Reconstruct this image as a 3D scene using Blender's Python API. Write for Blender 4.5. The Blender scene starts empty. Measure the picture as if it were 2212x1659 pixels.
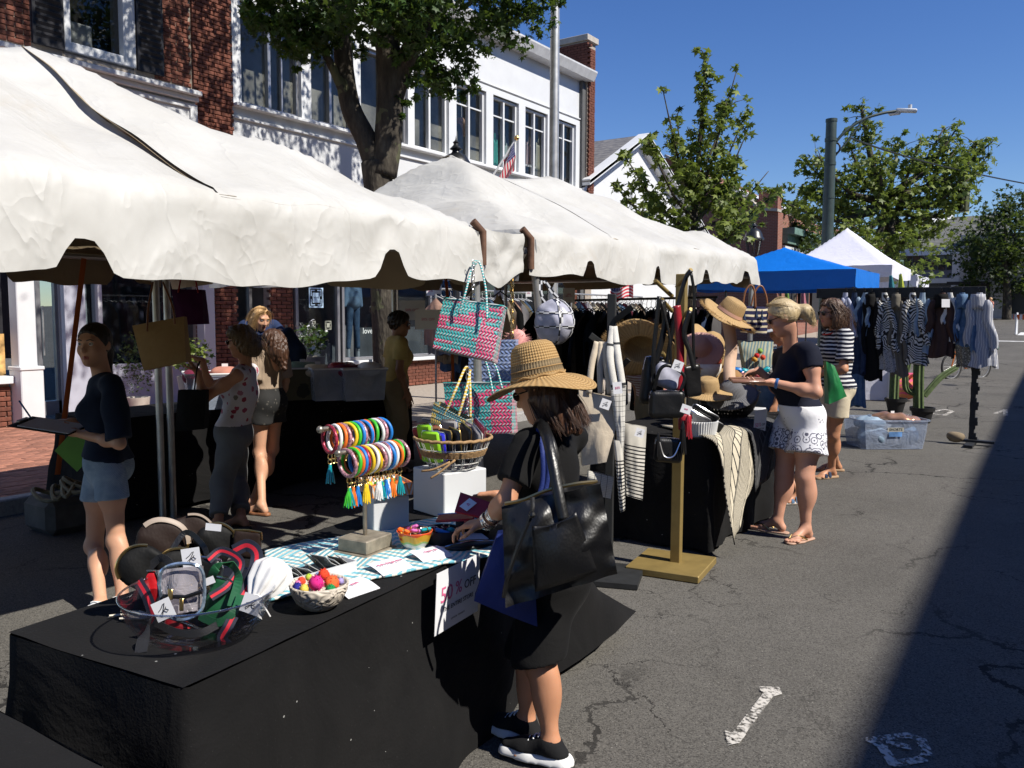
import bpy, math, random
import numpy as np
from mathutils import Vector, Matrix, Euler, noise as mnoise
random.seed(7); RNG = np.random.default_rng(7)
SC = bpy.context.scene
COL = SC.collection
R = math.radians
# ---------------------------------------------------------------- camera
F_PX, CX, CY = 1789.0, 1106.0, 829.5          # focal length in units of a 2212 wide picture
YAW, PITCH, ROLL = R(34.8), R(4.78), R(0.23)
CAM = Vector((0, 0, 1.6))
_fh = Vector((-math.sin(YAW), math.cos(YAW), 0)); _rh = Vector((math.cos(YAW), math.sin(YAW), 0))
_fw = _fh*math.cos(PITCH) - Vector((0, 0, 1))*math.sin(PITCH)
_up0 = _fh*math.sin(PITCH) + Vector((0, 0, 1))*math.cos(PITCH)
_rt = _rh*math.cos(ROLL) - _up0*math.sin(-ROLL)
_up = _up0*math.cos(ROLL) - _rh*math.sin(ROLL)
cam_data = bpy.data.cameras.new('camera'); cam = bpy.data.objects.new('camera', cam_data); COL.objects.link(cam)
cam_data.sensor_width = 36; cam_data.lens = 36*F_PX/2212; cam_data.clip_end = 2000; cam_data.clip_start = .05
_m = Matrix((( _rt.x, _up.x, -_fw.x), (_rt.y, _up.y, -_fw.y), (_rt.z, _up.z, -_fw.z))).to_4x4(); _m.translation = CAM
cam.matrix_world = _m; SC.camera = cam
# ---------------------------------------------------------------- sky, sun, exposure
SUN_EL, SUN_DIR = R(47), Vector((1.0, 0.06, 0)).normalized()
w = bpy.data.worlds.new('World'); SC.world = w; w.use_nodes = True
_nt = w.node_tree; _bg = _nt.nodes['Background']
_sky = _nt.nodes.new('ShaderNodeTexSky'); _sky.sky_type = 'NISHITA'; _sky.sun_disc = False
_sky.sun_elevation = SUN_EL; _sky.sun_rotation = math.atan2(SUN_DIR.x, SUN_DIR.y)
_sky.altitude = 0; _sky.air_density = 1.0; _sky.dust_density = 0.0; _sky.ozone_density = 5.0
_hs = _nt.nodes.new('ShaderNodeHueSaturation'); _hs.inputs['Saturation'].default_value = 1.2; _hs.inputs['Hue'].default_value = .514
_nt.links.new(_sky.outputs[0], _hs.inputs['Color']); _nt.links.new(_hs.outputs[0], _bg.inputs[0]); _bg.inputs[1].default_value = 0.092
_sd = bpy.data.lights.new('sun', 'SUN'); _sd.energy = 5.0; _sd.angle = R(0.53); _sd.color = (1, .95, .865)
sun = bpy.data.objects.new('sun', _sd); COL.objects.link(sun)
_sv = (SUN_DIR*math.cos(SUN_EL) + Vector((0, 0, math.sin(SUN_EL))))
sun.rotation_euler = _sv.to_track_quat('Z', 'Y').to_euler()
SC.view_settings.view_transform = 'Standard'; SC.view_settings.look = 'None'
SC.view_settings.exposure = 0.42; SC.view_settings.gamma = 1; SC.view_settings.use_curve_mapping = False
SC.render.engine = 'CYCLES'; SC.cycles.max_bounces = 8; SC.cycles.transparent_max_bounces = 16
SC.cycles.diffuse_bounces = 3; SC.cycles.glossy_bounces = 3; SC.cycles.caustics_reflective = False; SC.cycles.caustics_refractive = False
SC.cycles.use_denoising = True
def ray(u, v): return _fw + _rt*((u-CX)/F_PX) + _up*((CY-v)/F_PX)
def gp(u, v, z=0.0):
 r = ray(u, v); return CAM + r*((z-CAM.z)/r.z)
def dp(u, v, d):
 r = ray(u, v); return CAM + r*(d/r.dot(_fh))
def xp(u, v, x):
 r = ray(u, v); return CAM + r*(x/r.x)
def yp(u, v, y):
 r = ray(u, v); return CAM + r*(y/r.y)
def depth(p): return Vector(p).dot(_fh)
def gz(y):
 if y < 16: return 0.0
 k = min(y, 36)-16; z = .0009*k*k
 return z + max(0, y-36)*.036
# ---------------------------------------------------------------- object bookkeeping
WL = {}
ORD = ['first','second','third','fourth','fifth','sixth','seventh','eighth','ninth','tenth','eleventh','twelfth','thirteenth','fourteenth','fifteenth','sixteenth','seventeenth','eighteenth','nineteenth','twentieth']
ORD += ['twenty-'+o for o in ORD[:9]] + ['thirtieth'] + ['thirty-'+o for o in ORD[:9]] + ['fortieth'] + ['forty-'+o for o in ORD[:9]]
def tag(o, label=None, cat=None, group=None, kind=None):
 if label: o['label'] = label
 if cat: o['category'] = cat
 if group: o['group'] = group
 if kind: o['kind'] = kind
 return o
def thing(name, label, cat, loc=(0,0,0), rz=0, group=None):
 o = bpy.data.objects.new(name, None); COL.objects.link(o); o.empty_display_size = .05
 o.location = loc; o.rotation_euler = (0,0,rz); WL[o.name] = Vector(loc)
 return tag(o, label, cat, group)
def link(name, me, parent=None):
 o = bpy.data.objects.new(name, me); COL.objects.link(o)
 if parent is not None: o.parent = parent; WL[o.name] = WL[parent.name].copy()
 else: WL[o.name] = Vector((0,0,0))
 return o
KIDS = {}
def copy_tree(o, loc=None, rz=None, label=None, parent=None, group=None):
 c = o.copy(); COL.objects.link(c); WL[c.name] = WL[o.name].copy()
 if parent is not None: c.parent = parent
 if loc is not None: c.location = loc
 if rz is not None: c.rotation_euler = (0,0,rz)
 if label: c['label'] = label
 if group: c['group'] = group
 for ch in list(o.children): copy_tree(ch, parent=c)
 return c
def mesh_np(name, V, Fq, mats, mi=None, smooth=True, uv=None):
 me = bpy.data.meshes.new(name); V = np.asarray(V, np.float32)
 if isinstance(Fq, np.ndarray):
  n, k = Fq.shape
  me.vertices.add(len(V)); me.vertices.foreach_set('co', V.ravel())
  me.loops.add(n*k); me.loops.foreach_set('vertex_index', Fq.astype(np.int32).ravel())
  me.polygons.add(n); me.polygons.foreach_set('loop_start', np.arange(0, n*k, k, dtype=np.int32))
  me.update(calc_edges=True)
 else:
  me.from_pydata(V.tolist(), [], Fq)
 if not isinstance(mats, (list, tuple)): mats = [mats]
 for m in mats: me.materials.append(m)
 if mi is not None: me.polygons.foreach_set('material_index', np.asarray(mi, np.int32))
 if smooth: me.polygons.foreach_set('use_smooth', np.ones(len(me.polygons), bool))
 if uv is not None:
  l = me.uv_layers.new(name='UVMap'); vi = np.empty(len(me.loops), np.int32); me.loops.foreach_get('vertex_index', vi)
  l.data.foreach_set('uv', np.asarray(uv, np.float32)[vi].ravel())
 me.update(); return me
class MB:
 def __init__(s): s.V = []; s.F = []; s.mi = []; s.uv = []; s.m = 0; s.hasuv = False
 def add(s, vs, fs, uv=None):
  b = len(s.V); s.V += [tuple(v) for v in vs]; s.F += [tuple(i+b for i in f) for f in fs]; s.mi += [s.m]*len(fs)
  s.uv += (list(uv) if uv is not None else [(0,0)]*len(vs)); s.hasuv |= uv is not None
  return s
 def box(s, c, size, rz=0, rot=None, bev=0):
  x, y, z = size[0]/2, size[1]/2, size[2]/2; M = rot if rot is not None else Matrix.Rotation(rz, 3, 'Z'); c = Vector(c)
  if bev <= 0:
   vs = [M@Vector((a*x,b*y,d*z))+c for a in(-1,1) for b in(-1,1) for d in(-1,1)]
   fs = [(0,1,3,2),(4,6,7,5),(0,4,5,1),(2,3,7,6),(0,2,6,4),(1,5,7,3)]
   return s.add(vs, fs)
  vs = []; idx = {}
  for a in(-1,1):
   for b in(-1,1):
    for d in(-1,1):
     for k, (bx,by,bz) in enumerate(((1,0,0),(0,1,0),(0,0,1))):
      idx[(a,b,d,k)] = len(vs)
      vs.append(M@Vector((a*(x-bev*(k!=0)), b*(y-bev*(k!=1)), d*(z-bev*(k!=2))))+c)
  fs = []
  for k in range(3):
   o1, o2 = (k+1)%3, (k+2)%3
   for sg in(-1,1):
    q = []
    for p1, p2 in((-1,-1),(1,-1),(1,1),(-1,1)):
     t = [0,0,0]; t[k] = sg; t[o1] = p1; t[o2] = p2; q.append(idx[(t[0],t[1],t[2],k)])
    fs.append(tuple(q if sg > 0 else q[::-1]))
  for k in range(3):
   o1, o2 = (k+1)%3, (k+2)%3
   for p1 in(-1,1):
    for p2 in(-1,1):
     t = [0,0,0]; t[o1] = p1; t[o2] = p2; u = t[:]; t[k] = -1; u[k] = 1
     q = [idx[(*t,o1)], idx[(*u,o1)], idx[(*u,o2)], idx[(*t,o2)]]
     fs.append(tuple(q if p1*p2 < 0 else q[::-1]))
  for a in(-1,1):
   for b in(-1,1):
    for d in(-1,1):
     q = [idx[(a,b,d,k)] for k in range(3)]; fs.append(tuple(q if a*b*d > 0 else q[::-1]))
  return s.add(vs, fs)
 def tube(s, pts, r, n=8, caps=True, flat=None, closed=False):
  pts = [Vector(p) for p in pts]; k = len(pts); rs = r if hasattr(r, '__len__') else [r]*k
  vs = []; up = None
  for i, p in enumerate(pts):
   if closed: t = (pts[(i+1)%k]-pts[i-1])
   else: t = (pts[min(i+1,k-1)]-pts[max(i-1,0)])
   t = t.normalized() if t.length > 1e-9 else Vector((0,0,1))
   if up is None:
    up = Vector((0,0,1)) if abs(t.z) < .9 else Vector((1,0,0))
    if flat is not None: up = Vector(flat[2]) if len(flat) > 2 else up
   a = (up - t*up.dot(t)); a = a.normalized() if a.length > 1e-6 else t.orthogonal().normalized(); up = a
   b = t.cross(a)
   fx, fy = (flat[0], flat[1]) if flat is not None else (1, 1)
   for j in range(n):
    w_ = 2*math.pi*j/n; vs.append(p + a*(math.cos(w_)*rs[i]*fx) + b*(math.sin(w_)*rs[i]*fy))
  fs = [(i*n+j, i*n+(j+1)%n, (i+1)*n+(j+1)%n, (i+1)*n+j) for i in range(k-1) for j in range(n)]
  if closed: fs += [((k-1)*n+j, (k-1)*n+(j+1)%n, (j+1)%n, j) for j in range(n)]
  elif caps: fs += [tuple(range(n-1,-1,-1)), tuple((k-1)*n+j for j in range(n))]
  return s.add(vs, fs)
 def lathe(s, prof, n=24, c=(0,0,0), M=None, sx=1, sy=1, cap=True):
  c = Vector(c); vs = []; uv = []
  for i, (r, z) in enumerate(prof):
   for j in range(n):
    a = 2*math.pi*j/n; p = Vector((r*math.cos(a)*sx, r*math.sin(a)*sy, z)); p = M@p if M is not None else p
    vs.append(p+c)
  k = len(prof); fs = [(i*n+j, i*n+(j+1)%n, (i+1)*n+(j+1)%n, (i+1)*n+j) for i in range(k-1) for j in range(n)]
  if cap:
   if prof[0][0] > 1e-5: fs.append(tuple(range(n-1,-1,-1)))
   if prof[-1][0] > 1e-5: fs.append(tuple((k-1)*n+j for j in range(n)))
  return s.add(vs, fs)
 def grid(s, fn, nu, nv, uvs=True, closed=False):
  vs = []; uv = []
  for i in range(nu+1):
   for j in range(nv+1):
    vs.append(fn(i/nu, j/nv)); uv.append((i/nu, j/nv))
  W = nv+1; fs = [(i*W+j, (i+1)*W+j, (i+1)*W+j+1, i*W+j+1) for i in range(nu) for j in range(nv)]
  return s.add(vs, fs, uv if uvs else None)
 def prism(s, poly, axis_fn, t):
  """poly: 2-D outline; axis_fn(x, y, d) -> point; t: thickness"""
  n = len(poly); vs = [axis_fn(x, y, 0) for x, y in poly] + [axis_fn(x, y, t) for x, y in poly]
  fs = [tuple(range(n-1,-1,-1)), tuple(range(n, 2*n))] + [(i,(i+1)%n,n+(i+1)%n,n+i) for i in range(n)]
  return s.add(vs, fs)
 def ball(s, c, r, n=10, sc=(1,1,1), M=None):
  k = max(4, n//2); c = Vector(c); prof = [(math.sin(math.pi*i/k), -math.cos(math.pi*i/k)) for i in range(k+1)]
  vs = []; fs = []
  def T(p):
   p = Vector((p[0]*sc[0]*r, p[1]*sc[1]*r, p[2]*sc[2]*r)); return (M@p if M is not None else p)+c
  vs.append(T((0,0,-1)))
  for i in range(1, k):
   for j in range(n):
    a = 2*math.pi*j/n; vs.append(T((prof[i][0]*math.cos(a), prof[i][0]*math.sin(a), prof[i][1])))
  vs.append(T((0,0,1))); L = len(vs)-1
  fs += [(0, 1+(j+1)%n, 1+j) for j in range(n)]
  for i in range(k-2):
   b = 1+i*n; fs += [(b+j, b+(j+1)%n, b+n+(j+1)%n, b+n+j) for j in range(n)]
  b = 1+(k-2)*n; fs += [(b+j, b+(j+1)%n, L) for j in range(n)]
  return s.add(vs, fs)
 def build(s, name, mats, parent=None, smooth=True, flip=False, solid=0):
  V = np.array(s.V, np.float32)
  if parent is not None: V = V - np.array(WL[parent.name], np.float32)
  fs = [f[::-1] for f in s.F] if flip else s.F
  me = mesh_np(name, V, fs, mats, s.mi, smooth, s.uv if s.hasuv else None)
  if smooth and smooth != 'all':
   try: me.set_sharp_from_angle(angle=R(40))
   except Exception: pass
  o = link(name, me, parent)
  if solid:
   md = o.modifiers.new('t', 'SOLIDIFY'); md.thickness = solid; md.offset = 0
  return o
def rotm(x, y, z): return Euler((x, y, z)).to_matrix()
def frame(zdir, xdir=None):
 z = Vector(zdir).normalized(); x = Vector(xdir) if xdir is not None else (Vector((0,0,1)) if abs(z.z) < .9 else Vector((1,0,0)))
 x = (x - z*x.dot(z)).normalized(); y = z.cross(x)
 return Matrix(((x.x,y.x,z.x),(x.y,y.y,z.y),(x.z,y.z,z.z)))
def fbm(p, o=3): return mnoise.fractal(Vector(p), 1.0, 2.0, o)
def lerp(a, b, t): return a+(b-a)*t
def smooth01(t): t = max(0, min(1, t)); return t*t*(3-2*t)
def bez(pts, n=16):
 """catmull-rom through the points"""
 P = [Vector(p) for p in pts]; P = [P[0]*2-P[1]] + P + [P[-1]*2-P[-2]]; out = []
 for i in range(1, len(P)-2):
  for k in range(n):
   t = k/n; a, b, c, d = P[i-1:i+3]
   out.append(.5*((2*b) + (c-a)*t + (2*a-5*b+4*c-d)*t*t + (3*b-a-3*c+d)*t**3))
 out.append(P[-2]); return out
# ---------------------------------------------------------------- materials
class NB:
 def __init__(s, name):
  s.mat = bpy.data.materials.new(name); s.mat.use_nodes = True; s.nt = s.mat.node_tree; s.N = s.nt.nodes; s.L = s.nt.links
  s.bsdf = s.N['Principled BSDF']; s.out = s.N['Material Output']; s.tc = None
 def node(s, t, **kw):
  n = s.N.new(t)
  for k, v in kw.items(): setattr(n, k, v)
  return n
 def put(s, sock, v):
  if isinstance(v, E): v = v.o
  if hasattr(v, 'is_linked') or hasattr(v, 'links'): s.L.new(v, sock)
  else:
   if hasattr(sock.default_value, '__len__') and not hasattr(v, '__len__'): v = (v,)*len(sock.default_value)
   if hasattr(sock.default_value, '__len__') and len(sock.default_value) == 4 and len(v) == 3: v = (*v, 1)
   sock.default_value = v
 def coord(s, kind='Object'):
  if s.tc is None: s.tc = s.node('ShaderNodeTexCoord')
  return s.tc.outputs[kind]
 def xyz(s, kind='Object'):
  n = s.node('ShaderNodeSeparateXYZ'); s.L.new(s.coord(kind), n.inputs[0]); return [E(s, o) for o in n.outputs]
 def scaled(s, vec, sc):
  n = s.node('ShaderNodeMapping'); s.put(n.inputs[0], vec); n.inputs['Scale'].default_value = sc if hasattr(sc, '__len__') else (sc,)*3; return n.outputs[0]
 def noise(s, scale=5, detail=3, rough=.55, vec=None, dist=0):
  n = s.node('ShaderNodeTexNoise'); s.put(n.inputs['Vector'], vec if vec is not None else s.coord())
  n.inputs['Scale'].default_value = scale; n.inputs['Detail'].default_value = detail; n.inputs['Roughness'].default_value = rough; n.inputs['Distortion'].default_value = dist
  return E(s, n.outputs['Fac'])
 def voro(s, scale=5, feature='F1', vec=None, rnd=1, out='Distance'):
  n = s.node('ShaderNodeTexVoronoi', feature=feature); s.put(n.inputs['Vector'], vec if vec is not None else s.coord())
  n.inputs['Scale'].default_value = scale; n.inputs['Randomness'].default_value = rnd; return E(s, n.outputs[out])
 def mix(s, f, a, b):
  n = s.node('ShaderNodeMix', data_type='RGBA'); s.put(n.inputs[0], f); s.put(n.inputs[6], a); s.put(n.inputs[7], b); return n.outputs[2]
 def ramp(s, f, stops):
  n = s.node('ShaderNodeValToRGB'); s.put(n.inputs[0], f); e = n.color_ramp.elements
  while len(e) < len(stops): e.new(.5)
  for k, (p, c) in enumerate(stops): e[k].position = p; e[k].color = (*c, 1) if len(c) == 3 else c
  return n.outputs[0]
 def rand(s):
  n = s.node('ShaderNodeObjectInfo'); return E(s, n.outputs['Random'])
 def attr(s, name):
  n = s.node('ShaderNodeAttribute', attribute_name=name); return n
 def backf(s): return E(s, s.node('ShaderNodeNewGeometry').outputs['Backfacing'])
 def bump(s, h, strength=.3, dist=.01):
  n = s.node('ShaderNodeBump'); s.put(n.inputs['Height'], h); n.inputs['Strength'].default_value = strength; n.inputs['Distance'].default_value = dist
  s.L.new(n.outputs[0], s.bsdf.inputs['Normal'])
 def set(s, **kw):
  names = dict(col='Base Color', rough='Roughness', metal='Metallic', spec='Specular IOR Level', sheen='Sheen Weight', alpha='Alpha', trans='Transmission Weight', coat='Coat Weight', sss='Subsurface Weight', emis='Emission Color', estr='Emission Strength')
  for k, v in kw.items(): s.put(s.bsdf.inputs[names[k]], v)
  return s
class E:
 def __init__(s, nb, o): s.nb = nb; s.o = o
 def _m(s, op, *a):
  n = s.nb.node('ShaderNodeMath', operation=op)
  for k, v in enumerate((s,)+a): s.nb.put(n.inputs[k], v)
  return E(s.nb, n.outputs[0])
 def __add__(s, o): return s._m('ADD', o)
 __radd__ = __add__
 def __sub__(s, o): return s._m('SUBTRACT', o)
 def __rsub__(s, o): return (s*-1)+o
 def __mul__(s, o): return s._m('MULTIPLY', o)
 __rmul__ = __mul__
 def __truediv__(s, o): return s._m('DIVIDE', o)
 def __gt__(s, o): return s._m('GREATER_THAN', o)
 def __lt__(s, o): return s._m('LESS_THAN', o)
 def fr(s): return s._m('FRACT')
 def fl(s): return s._m('FLOOR')
 def ab(s): return s._m('ABSOLUTE')
 def sin(s): return s._m('SINE')
 def sqrt(s): return s._m('SQRT')
 def pow(s, o): return s._m('POWER', o)
 def mn(s, o): return s._m('MINIMUM', o)
 def mx(s, o): return s._m('MAXIMUM', o)
 def ping(s, o): return s._m('PINGPONG', o)
 def clamp(s): n = s._m('ADD', 0.0); n.o.node.use_clamp = True; return n
 def step(s, a, b):
  return ((s-a)/(b-a)).clamp()
MATS = {}
def mat(name, col=(.5,.5,.5), rough=.7, metal=0, var=.12, vs=6, bump=0, bs=60, spec=.4, sheen=0, rnd=0, coat=0):
 if name in MATS: return MATS[name]
 b = NB(name); c = tuple(col)
 f = b.noise(vs, 4); lo = tuple(x*(1-var) for x in c); hi = tuple(min(1, x*(1+var)) for x in c)
 cc = b.mix(f.step(.3,.7), lo, hi)
 if rnd:
  n = b.node('ShaderNodeHueSaturation'); b.put(n.inputs['Color'], cc); b.put(n.inputs['Value'], b.rand()*(2*rnd)+(1-rnd)); cc = n.outputs[0]
 b.set(col=cc, rough=rough, metal=metal, spec=spec, sheen=sheen, coat=coat)
 if bump: b.bump(b.noise(bs, 3), bump, .004)
 MATS[name] = b.mat; return b.mat
def done(name, b): MATS[name] = b.mat; return b.mat
# ---------------------------------------------------------------- signed distance modelling
class SDF:
 def __init__(s, lo, hi, h):
  s.lo = np.array(lo, float); s.h = h; s.n = np.ceil((np.array(hi, float)-s.lo)/h).astype(int)+1
  s.v = np.full(s.n, 1.0, np.float32)
 def _sl(s, lo, hi):
  a = np.clip(np.floor((lo-s.lo)/s.h).astype(int), 0, s.n); b = np.clip(np.ceil((hi-s.lo)/s.h).astype(int)+1, 0, s.n)
  sl = tuple(slice(a[i], b[i]) for i in range(3))
  if min(b-a) <= 0: return None, None
  g = np.meshgrid(*[s.lo[i]+s.h*np.arange(a[i], b[i]) for i in range(3)], indexing='ij')
  return sl, np.stack(g, -1)
 def put(s, p):
  kind = p['t']; k = p.get('k', .02); mg = k+3*s.h+p.get('fold', 0)+.01
  if kind == 'cap':
   a, b = np.array(p['a'], float), np.array(p['b'], float); ra, rb = p['r']; mr = max(ra, rb)+mg
   sl, P = s._sl(np.minimum(a,b)-mr, np.maximum(a,b)+mr)
   if sl is None: return
   ab = b-a; L2 = max(ab@ab, 1e-12); t = np.clip(((P-a)@ab)/L2, 0, 1)
   d = np.linalg.norm(P-(a+t[...,None]*ab), axis=-1)-(ra+(rb-ra)*t)
  elif kind == 'ell':
   c = np.array(p['c'], float); r = np.array(p['r'], float); mr = max(r)+mg
   sl, P = s._sl(c-mr, c+mr)
   if sl is None: return
   q = P-c
   if p.get('M') is not None: q = q@np.array(p['M'])
   k0 = np.linalg.norm(q/r, axis=-1); k1 = np.linalg.norm(q/(r*r), axis=-1); d = k0*(k0-1)/np.maximum(k1, 1e-6)
  elif kind == 'box':
   c = np.array(p['c'], float); r = np.array(p['r'], float); rd = p.get('rd', .01); mr = np.linalg.norm(r)+mg
   sl, P = s._sl(c-mr, c+mr)
   if sl is None: return
   q = P-c
   if p.get('M') is not None: q = q@np.array(p['M'])
   q = np.abs(q)-(r-rd); d = np.linalg.norm(np.maximum(q, 0), axis=-1)+np.minimum(q.max(-1), 0)-rd
  for (pt, nr) in p.get('cut', ()):
   d = np.maximum(d, (P-np.array(pt, float))@np.array(nr, float))
  if p.get('fold'):
   f = p.get('ff', 22); d = d + p['fold']*np.sin(P[...,0]*f+2.1*np.sin(P[...,2]*f*.45+P[...,1]*f*.3))*np.sin(P[...,1]*f*.8+P[...,2]*f*.5+1.3)
  v = s.v[sl]
  if p.get('op') == 'sub':
   hh = np.maximum(k-np.abs(v+d), 0)/max(k,1e-6); s.v[sl] = np.maximum(v, -d)+hh*hh*k/4
  else:
   hh = np.maximum(k-np.abs(v-d), 0)/max(k,1e-6); s.v[sl] = np.minimum(v, d)-hh*hh*k/4
 def cut(s, pt, nr):
  sl, P = s._sl(s.lo, s.lo+s.n*s.h); s.v = np.maximum(s.v, ((P-np.array(pt, float))@np.array(nr, float)).astype(np.float32))
 def warp(s, fn):
  sl, P = s._sl(s.lo, s.lo+s.n*s.h); s.v = s.v+fn(P).astype(np.float32)
 def mesh(s, smooth=1):
  v = s.v; n = v.shape; sg = v < 0; c = np.zeros((n[0]-1,n[1]-1,n[2]-1), np.uint8)
  off = [(i,j,k) for i in(0,1) for j in(0,1) for k in(0,1)]
  for i,j,k in off: c += sg[i:n[0]-1+i, j:n[1]-1+j, k:n[2]-1+k]
  act = (c > 0)&(c < 8); ids = np.argwhere(act); idx = np.full(act.shape, -1, np.int64); idx[act] = np.arange(len(ids))
  pos = np.zeros((len(ids),3)); cnt = np.zeros(len(ids))
  for a in off:
   for ax in range(3):
    if a[ax]: continue
    b = list(a); b[ax] = 1
    va = v[ids[:,0]+a[0], ids[:,1]+a[1], ids[:,2]+a[2]]; vb = v[ids[:,0]+b[0], ids[:,1]+b[1], ids[:,2]+b[2]]
    m = (va < 0) != (vb < 0); t = va[m]/(va[m]-vb[m]); q = ids[m]+np.array(a, float); q[:,ax] += t; pos[m] += q; cnt[m] += 1
  pos /= np.maximum(cnt,1)[:,None]; Q = []
  for ax in range(3):
   o1, o2 = (ax+1)%3, (ax+2)%3
   A = [slice(None)]*3; B = [slice(None)]*3; A[ax] = slice(0,-1); B[ax] = slice(1,None)
   ch = sg[tuple(A)] != sg[tuple(B)]; e = np.argwhere(ch); e = e[(e[:,o1] > 0)&(e[:,o2] > 0)&(e[:,o1] < n[o1]-1)&(e[:,o2] < n[o2]-1)]
   ins = sg[e[:,0], e[:,1], e[:,2]]
   def cell(d1, d2):
    q = e.copy(); q[:,o1] -= d1; q[:,o2] -= d2; return idx[q[:,0], q[:,1], q[:,2]]
   f = np.stack([cell(1,1), cell(0,1), cell(0,0), cell(1,0)], 1); f[~ins] = f[~ins][:, ::-1]; Q.append(f)
  Q = np.concatenate(Q) if Q else np.zeros((0,4), int)
  for _ in range(smooth):
   acc = np.zeros_like(pos); ct = np.zeros(len(pos))
   for a in range(4):
    i, j = Q[:,a], Q[:,(a+1)%4]
    np.add.at(acc, i, pos[j]); np.add.at(ct, i, 1); np.add.at(acc, j, pos[i]); np.add.at(ct, j, 1)
   pos = .5*pos+.5*acc/np.maximum(ct,1)[:,None]
  return s.lo+pos*s.h, Q
def bounds(prims):
 lo = np.full(3, 1e9); hi = -lo
 for p in prims:
  if p.get('op') == 'sub': continue
  if p['t'] == 'cap':
   r = max(p['r']); a, b = np.array(p['a']), np.array(p['b']); lo = np.minimum(lo, np.minimum(a,b)-r); hi = np.maximum(hi, np.maximum(a,b)+r)
  else:
   r = np.linalg.norm(p['r']) if p['t'] == 'box' else max(p['r']); c = np.array(p['c']); lo = np.minimum(lo, c-r); hi = np.maximum(hi, c+r)
 return lo, hi
def sdf_obj(name, prims, mats, h, parent=None, M=None, smooth=1, cuts=(), warp=None, matfn=None):
 """one continuous surface from primitives; M moves it into the world"""
 lo, hi = bounds(prims); S = SDF(lo-4*h-.01, hi+4*h+.01, h)
 for p in prims: S.put(p)
 for pt, nr in cuts: S.cut(pt, nr)
 if warp: S.warp(warp)
 V, Q = S.mesh(smooth)
 mi = matfn(V[Q].mean(1)) if matfn else None
 if M is not None: V = V@np.array(M.to_3x3()).T + np.array(M.translation)
 if parent is not None: V = V-np.array(WL[parent.name])
 return link(name, mesh_np(name, V, Q, mats, mi), parent)
def cap(a, b, ra, rb=None, k=.02, **kw): return dict(t='cap', a=tuple(a), b=tuple(b), r=(ra, ra if rb is None else rb), k=k, **kw)
def ell(c, r, k=.02, **kw): return dict(t='ell', c=tuple(c), r=r, k=k, **kw)
def bx(c, r, rd=.01, k=.01, **kw): return dict(t='box', c=tuple(c), r=r, rd=rd, k=k, **kw)
# ---------------------------------------------------------------- lettering
def text_part(name, s, size, mt, parent, o, right, up, align='CENTER', thick=.0006, font_sp=1.0, shear=0):
 cu = bpy.data.curves.new('t', 'FONT'); cu.body = s; cu.size = size; cu.align_x = align; cu.align_y = 'CENTER'; cu.resolution_u = 2; cu.extrude = thick; cu.space_character = font_sp; cu.shear = shear
 tmp = bpy.data.objects.new('t', cu); me = bpy.data.meshes.new_from_object(tmp); bpy.data.objects.remove(tmp); bpy.data.curves.remove(cu)
 r = Vector(right).normalized(); u = (Vector(up)-r*Vector(up).dot(r)).normalized(); n = r.cross(u)
 M = Matrix(((r.x,u.x,n.x),(r.y,u.y,n.y),(r.z,u.z,n.z))).to_4x4(); M.translation = Vector(o)-(WL[parent.name] if parent is not None else Vector())
 me.transform(M); me.materials.clear(); me.materials.append(mt); me.name = name
 return link(name, me, parent)
def card(name, mt, parent, o, right, up, w_, h_, t=.0015, bend=0):
 r = Vector(right).normalized(); u = (Vector(up)-r*Vector(up).dot(r)).normalized(); n = r.cross(u); b = MB(); o = Vector(o)
 for side in (1, -1):
  b.grid(lambda a, c: o+r*((a-.5)*w_)+u*((c-.5)*h_)+n*(bend*math.sin(c*2.2)+side*t/2), 1, 6)
  if side < 0: b.F[-6:] = [f[::-1] for f in b.F[-6:]]
 return b.build(name, mt, parent)
# ================================================================ setting materials
def m_asphalt():
 b = NB('asphalt'); n1 = b.noise(.6, 4); n2 = b.noise(7, 4); sp = b.voro(190, out='Color');
 s = b.node('ShaderNodeSeparateColor'); b.put(s.inputs[0], sp); rnd = E(b, s.outputs[0])
 st_ = b.noise(.35,5,.6,dist=.8); base = b.mix(n1.step(.3,.7), (.104,.098,.087), (.15,.141,.126)); base = b.mix((n2-.5)*.5+.25, base, (.06,.055,.048))
 base = b.mix(st_.step(.56,.68)*.35, base, (.045,.042,.038)); base = b.mix((rnd > .80)*.55, base, (.17,.16,.14)); base = b.mix((rnd < .22)*.6, base, (.03,.028,.025))
 sp2 = b.voro(34); base = b.mix((sp2 < .07)*.7*(b.noise(3,2) > .5), base, (.42,.40,.36))
 wv = b.node('ShaderNodeVectorMath', operation='ADD'); nv = b.node('ShaderNodeTexNoise'); b.put(nv.inputs['Vector'], b.coord()); nv.inputs['Scale'].default_value = 2.2; nv.inputs['Detail'].default_value = 6; nv.inputs['Roughness'].default_value = .7
 sc = b.node('ShaderNodeVectorMath', operation='SCALE'); b.put(sc.inputs[0], nv.outputs['Color']); sc.inputs['Scale'].default_value = .55
 b.put(wv.inputs[0], b.coord()); b.put(wv.inputs[1], sc.outputs[0])
 cr = b.voro(.62, 'DISTANCE_TO_EDGE', vec=wv.outputs[0]); cr2 = b.voro(1.5, 'DISTANCE_TO_EDGE', vec=wv.outputs[0])
 msk = b.noise(.42, 2).step(.42,.56); wob = b.noise(14, 3)
 c1 = (cr < (wob*.018+.001))*msk; c2 = (cr2 < (wob*.014))*b.noise(.8,2).step(.5,.62)
 crack = c1.mx(c2)
 base = b.mix(crack*.85, base, (.012,.011,.01))
 b.set(col=base, rough=.93, spec=.25); b.bump(b.noise(150, 3)*.6+rnd*.3-crack*2.0, .55, .006)
 return done('asphalt', b)
M_ASPH = m_asphalt()
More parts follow.
